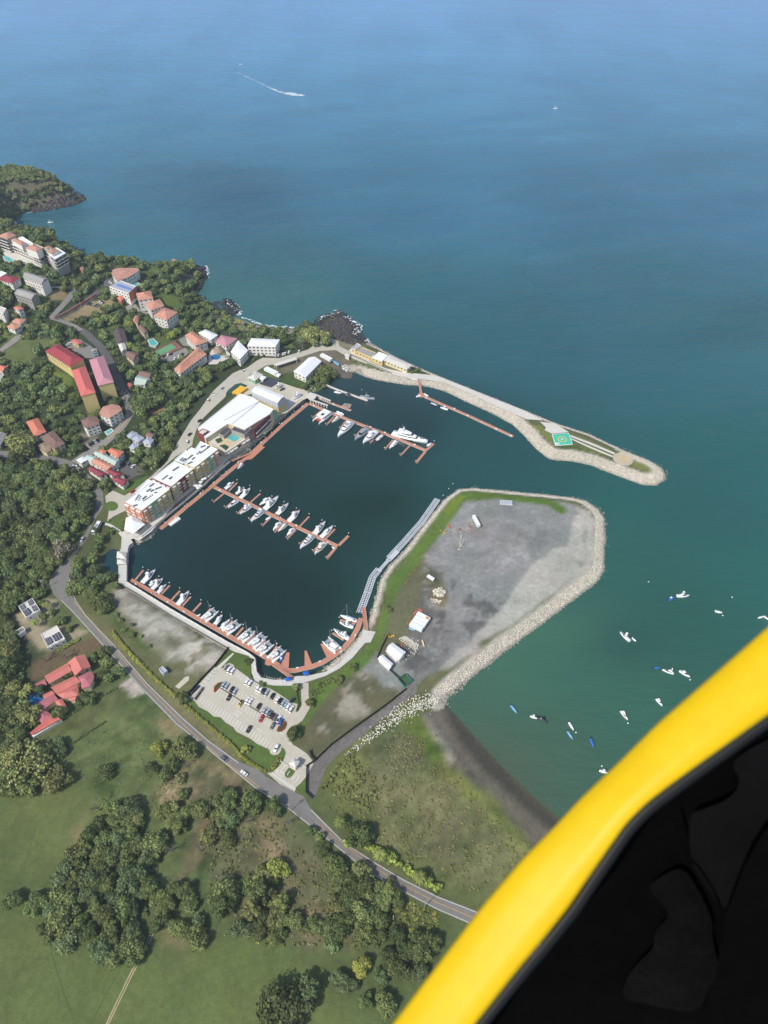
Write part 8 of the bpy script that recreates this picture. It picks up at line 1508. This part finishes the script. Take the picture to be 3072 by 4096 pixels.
# thinning tail of boulders over the grass towards the road, and loose ones
tail = ats('f', [(1480,1180),(1360,1240),(1200,1310),(1050,1370),(950,1440),(850,1520),(750,1590),(650,1660),(560,1730),(490,1775)], GZ); wds = [7.5,8.5,8.5,7.5,6.4,5.4,4.4,3.6,2.6,1.8]; pp = []
for i in range(len(tail)-1):
    a, b = np.array(tail[i]), np.array(tail[i+1]); L = np.hypot(*(b-a)); d = (b-a)/L; nn = np.array([-d[1], d[0]]); k = int(L*wds[i]*(2.5-.2*i)); t = rng.uniform(0, L, k); u = rng.normal(0, .3, k)*wds[i]; pp.append(a+d*t[:, None]+nn*u[:, None])
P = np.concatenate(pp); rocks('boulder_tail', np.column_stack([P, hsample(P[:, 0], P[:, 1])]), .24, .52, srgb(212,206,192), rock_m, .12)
def poly_rocks(name, c, pts, n, s0, s1, col, **k):
    P = np.array(RS(c, pts)); x0, y0 = P.min(0); x1, y1 = P.max(0); q = np.column_stack([rng.uniform(x0, x1, n*3), rng.uniform(y0, y1, n*3)]); q = q[inside(q[:, 0], q[:, 1], P)][:n]; rocks(name, np.column_stack([q, np.maximum(hsample(q[:, 0], q[:, 1]), -.2)]), s0, s1, col, rock_m, **k)
poly_rocks('stone_pile', 'f', [(1260,350),(1330,320),(1370,370),(1350,400),(1270,405)], 150, .4, .9, srgb(206,198,180)); poly_rocks('stone_pile', 'f', [(1240,420),(1330,440),(1320,465),(1250,450)], 60, .3, .7, srgb(200,190,170)); poly_rocks('stone_pile', 'd', [(350,560),(400,560),(430,600),(400,620),(360,590)], 60, .4, .9, srgb(206,204,200))
poly_rocks('shore_rocks', 'z', [(672,698),(690,682),(715,676),(735,670),(755,682),(778,706),(796,738),(770,748),(730,735),(700,725)], 1500, .4, 1.2, srgb(84,81,78)); poly_rocks('shore_rocks', 'z', [(412,625),(440,640),(452,655),(480,650),(500,662),(510,680),(480,690),(450,680)], 700, .4, 1.3, srgb(84,80,77)); poly_rocks('shore_rocks', 'z', [(425,580),(443,578),(445,600),(432,625),(418,640),(412,625)], 600, .8, 2.4, srgb(86,80,75)); poly_rocks('shore_rocks', 'z', [(70,450),(150,430),(178,422),(186,430),(165,442),(120,452),(70,460)], 700, .8, 2.6, srgb(94,88,82)); poly_rocks('shore_rocks', 'z', [(480,645),(500,648),(520,670),(515,682),(490,668)], 200, .5, 1.5, srgb(66,62,62))
poly_rocks('pebbles', 'f', [(1200,1330),(1480,1200),(1560,1120),(1520,1200),(1350,1330),(1220,1370)], 260, .25, .6, srgb(196,188,172)); poly_rocks('debris', 'd', [(1360,2040),(1420,2040),(1420,2160),(1370,2180)], 26, .5, 1.0, srgb(176,172,164)); poly_rocks('debris', 'd', [(1360,1960),(1500,1930),(1480,2010),(1370,2010)], 8, .6, 1.1, srgb(190,150,140)); poly_rocks('debris', 'f', [(1050,770),(1150,760),(1140,900),(1040,960),(960,960)], 70, .25, .6, srgb(190,184,172))
# ---------------- the helicopter we look out of: yellow door frame, seal and the dark cabin inside
yel = mat('yellow_paintwork', srgb(208,172,6), rough=.48, var=.04, scale=9, spec=.25, coat=0.0); seal_m = mat('black_rubber', (.007,.007,.008), rough=.6, var=.1, scale=30); cab_m = mat('cabin_black', (.0012,.0012,.0013), rough=.95, var=.3, scale=8, spec=.05); carp_m = mat('cabin_carpet', (.0035,.0035,.0035), rough=1, var=.35, scale=22, spec=.05); panel_m = mat('cabin_panel', (.003,.003,.0034), rough=.9, var=.25, scale=12, spec=.1)
heli = empty('helicopter_door', (0, 0, 0), 0, 'blurred bright yellow door frame of the helicopter with its black cabin interior', 'helicopter')
def near_pt(p, d): r = ray('z', p); return Vector((r[0]*d, r[1]*d, CAM_H+r[2]*d))
def resample(P, n):
    P = np.array(P, float); s_ = np.r_[0, np.cumsum(np.hypot(*np.diff(P, axis=0).T))]; t = np.linspace(0, s_[-1], n); 
    q = np.column_stack([np.interp(t, s_, P[:, 0]), np.interp(t, s_, P[:, 1])]); 
    for _ in range(3): q[1:-1] = (q[:-2]+2*q[1:-1]+q[2:])/4
    return q
OUT = [(640,2440),(790,2280),(845,2212),(945,2080),(1040,1955),(1130,1850),(1200,1780),(1250,1725),(1330,1650),(1420,1560),(1500,1490),(1580,1420),(1659,1350),(1760,1265),(1900,1150)]
INN = [(870,2440),(975,2280),(1030,2212),(1110,2110),(1180,2025),(1232,1960),(1275,1895),(1320,1830),(1355,1780),(1400,1735),(1460,1690),(1530,1640),(1600,1590),(1659,1548),(1760,1480),(1900,1400)]
o_, i_ = resample(OUT, 130), resample(INN, 130); rings = []
for a, b in zip(o_, i_):
    A, B_ = near_pt(a, .84), near_pt(b, .80); f_ = (near_pt((a+b)/2, 1)-Vector((0,0,CAM_H))).normalized(); ring = []
    xm = (a[0]+b[0])/2; tw = .0*min(1, max(0, (xm-1236)/14))*min(1, max(0, (1600-xm)/14)); A = A-f_*tw*.5; B_ = B_+f_*tw*.5
    for t, dep in ((0,.055),(0,.02),(.025,.006),(.08,.0),(.35,-.0015),(.65,-.0015),(.92,.0),(.975,.005),(1,.018),(1,.055)): ring.append(tuple(A.lerp(B_, t)+f_*dep))
    rings.append(ring)
obj('door_frame', MB().loft(rings).mesh('door_frame', yel, True), heli)
sr = []
for b, a in zip(i_, o_):
    dv = (b-a)/np.hypot(*(b-a)); c0 = near_pt(b+dv*12, .825); e1 = (near_pt(b+dv*40, .825)-c0); e1.normalize(); f_ = (c0-Vector((0,0,CAM_H))).normalized(); sr.append([tuple(c0+e1*.0065*math.cos(k*math.pi/4)+f_*.003*math.sin(k*math.pi/4)) for k in range(8)])
obj('rubber_seal', MB().loft(sr).mesh('rubber_seal', seal_m, True), heli)
def nplate(name, pts, d, m_, th=.02, dd=None):
    if name in ('carpet', 'side_panel'):
        for _ in range(3): pts = [q for i in range(len(pts)) for q in ((pts[i][0]*.75+pts[(i+1) % len(pts)][0]*.25, pts[i][1]*.75+pts[(i+1) % len(pts)][1]*.25), (pts[i][0]*.25+pts[(i+1) % len(pts)][0]*.75, pts[i][1]*.25+pts[(i+1) % len(pts)][1]*.75))]
    A = [near_pt(p, d if dd is None else d+dd[i]) for i, p in enumerate(pts)]; r0 = [tuple(p) for p in A]; r1 = [tuple(p+(p-Vector((0,0,CAM_H))).normalized()*th) for p in A]; return obj(name, MB().loft([r0, r1]).mesh(name, m_), heli)
cab = [(880,2440),(1030,2212),(1180,2025),(1275,1895),(1355,1790),(1460,1695),(1659,1550),(1900,1405),(2100,1400),(2100,2440)]
nplate('cabin_floor', cab, 1.05, cab_m, .05)
zl = lambda P: [(810+x*.5117, 1296+y*.5117) for x, y in P]
nplate('carpet', zl([(1150,1215),(1200,1170),(1300,1120),(1370,1230),(1430,1360),(1420,1430),(1470,1600),(1400,1640),(1380,1720),(1330,1740),(1200,1720),(1130,1700),(1040,1690),(1060,1600),(1120,1520),(1180,1470),(1180,1400),(1250,1330),(1210,1280)]), 1.02, carp_m)
nplate('side_panel', zl([(1330,900),(1400,880),(1500,840),(1550,760),(1500,700),(1560,640),(1659,590),(1800,500),(1800,800),(1659,950),(1600,1000),(1560,1100),(1500,1250),(1480,1320),(1400,1230),(1340,1130),(1325,1000)]), .99, panel_m)
nplate('seat_base', zl([(1480,1330),(1560,1120),(1640,980),(1800,850),(1800,2100),(1440,2100),(1420,1700)]), .93, cab_m, .06)
cb = MB(); cpts = [near_pt(p, .96) for p in zl([(1255,930),(1280,1020),(1310,1100),(1370,1170),(1420,1250),(1460,1340),(1480,1440),(1500,1560)])]
for a, b in zip(cpts[:-1], cpts[1:]): cb.tube(a, b, .002, n=6)
obj('cable', cb.mesh('cable', cab_m), heli)
# ---------------- the air itself
HAZE = True
if HAZE:
    hm = bpy.data.materials.new('haze'); hm.use_nodes = True; t_ = hm.node_tree; t_.nodes.clear(); out_ = t_.nodes.new('ShaderNodeOutputMaterial'); vol = t_.nodes.new('ShaderNodeVolumePrincipled')
    vol.inputs['Color'].default_value = (.74, .86, .98, 1); vol.inputs['Density'].default_value = 1.35e-4; vol.inputs['Anisotropy'].default_value = .2; t_.links.new(vol.outputs[0], out_.inputs['Volume'])
    struct(obj('haze', MB().box(-13000, -900, -6, 13000, 16000, CAM_H+6).mesh('haze', hm)), 'stuff')
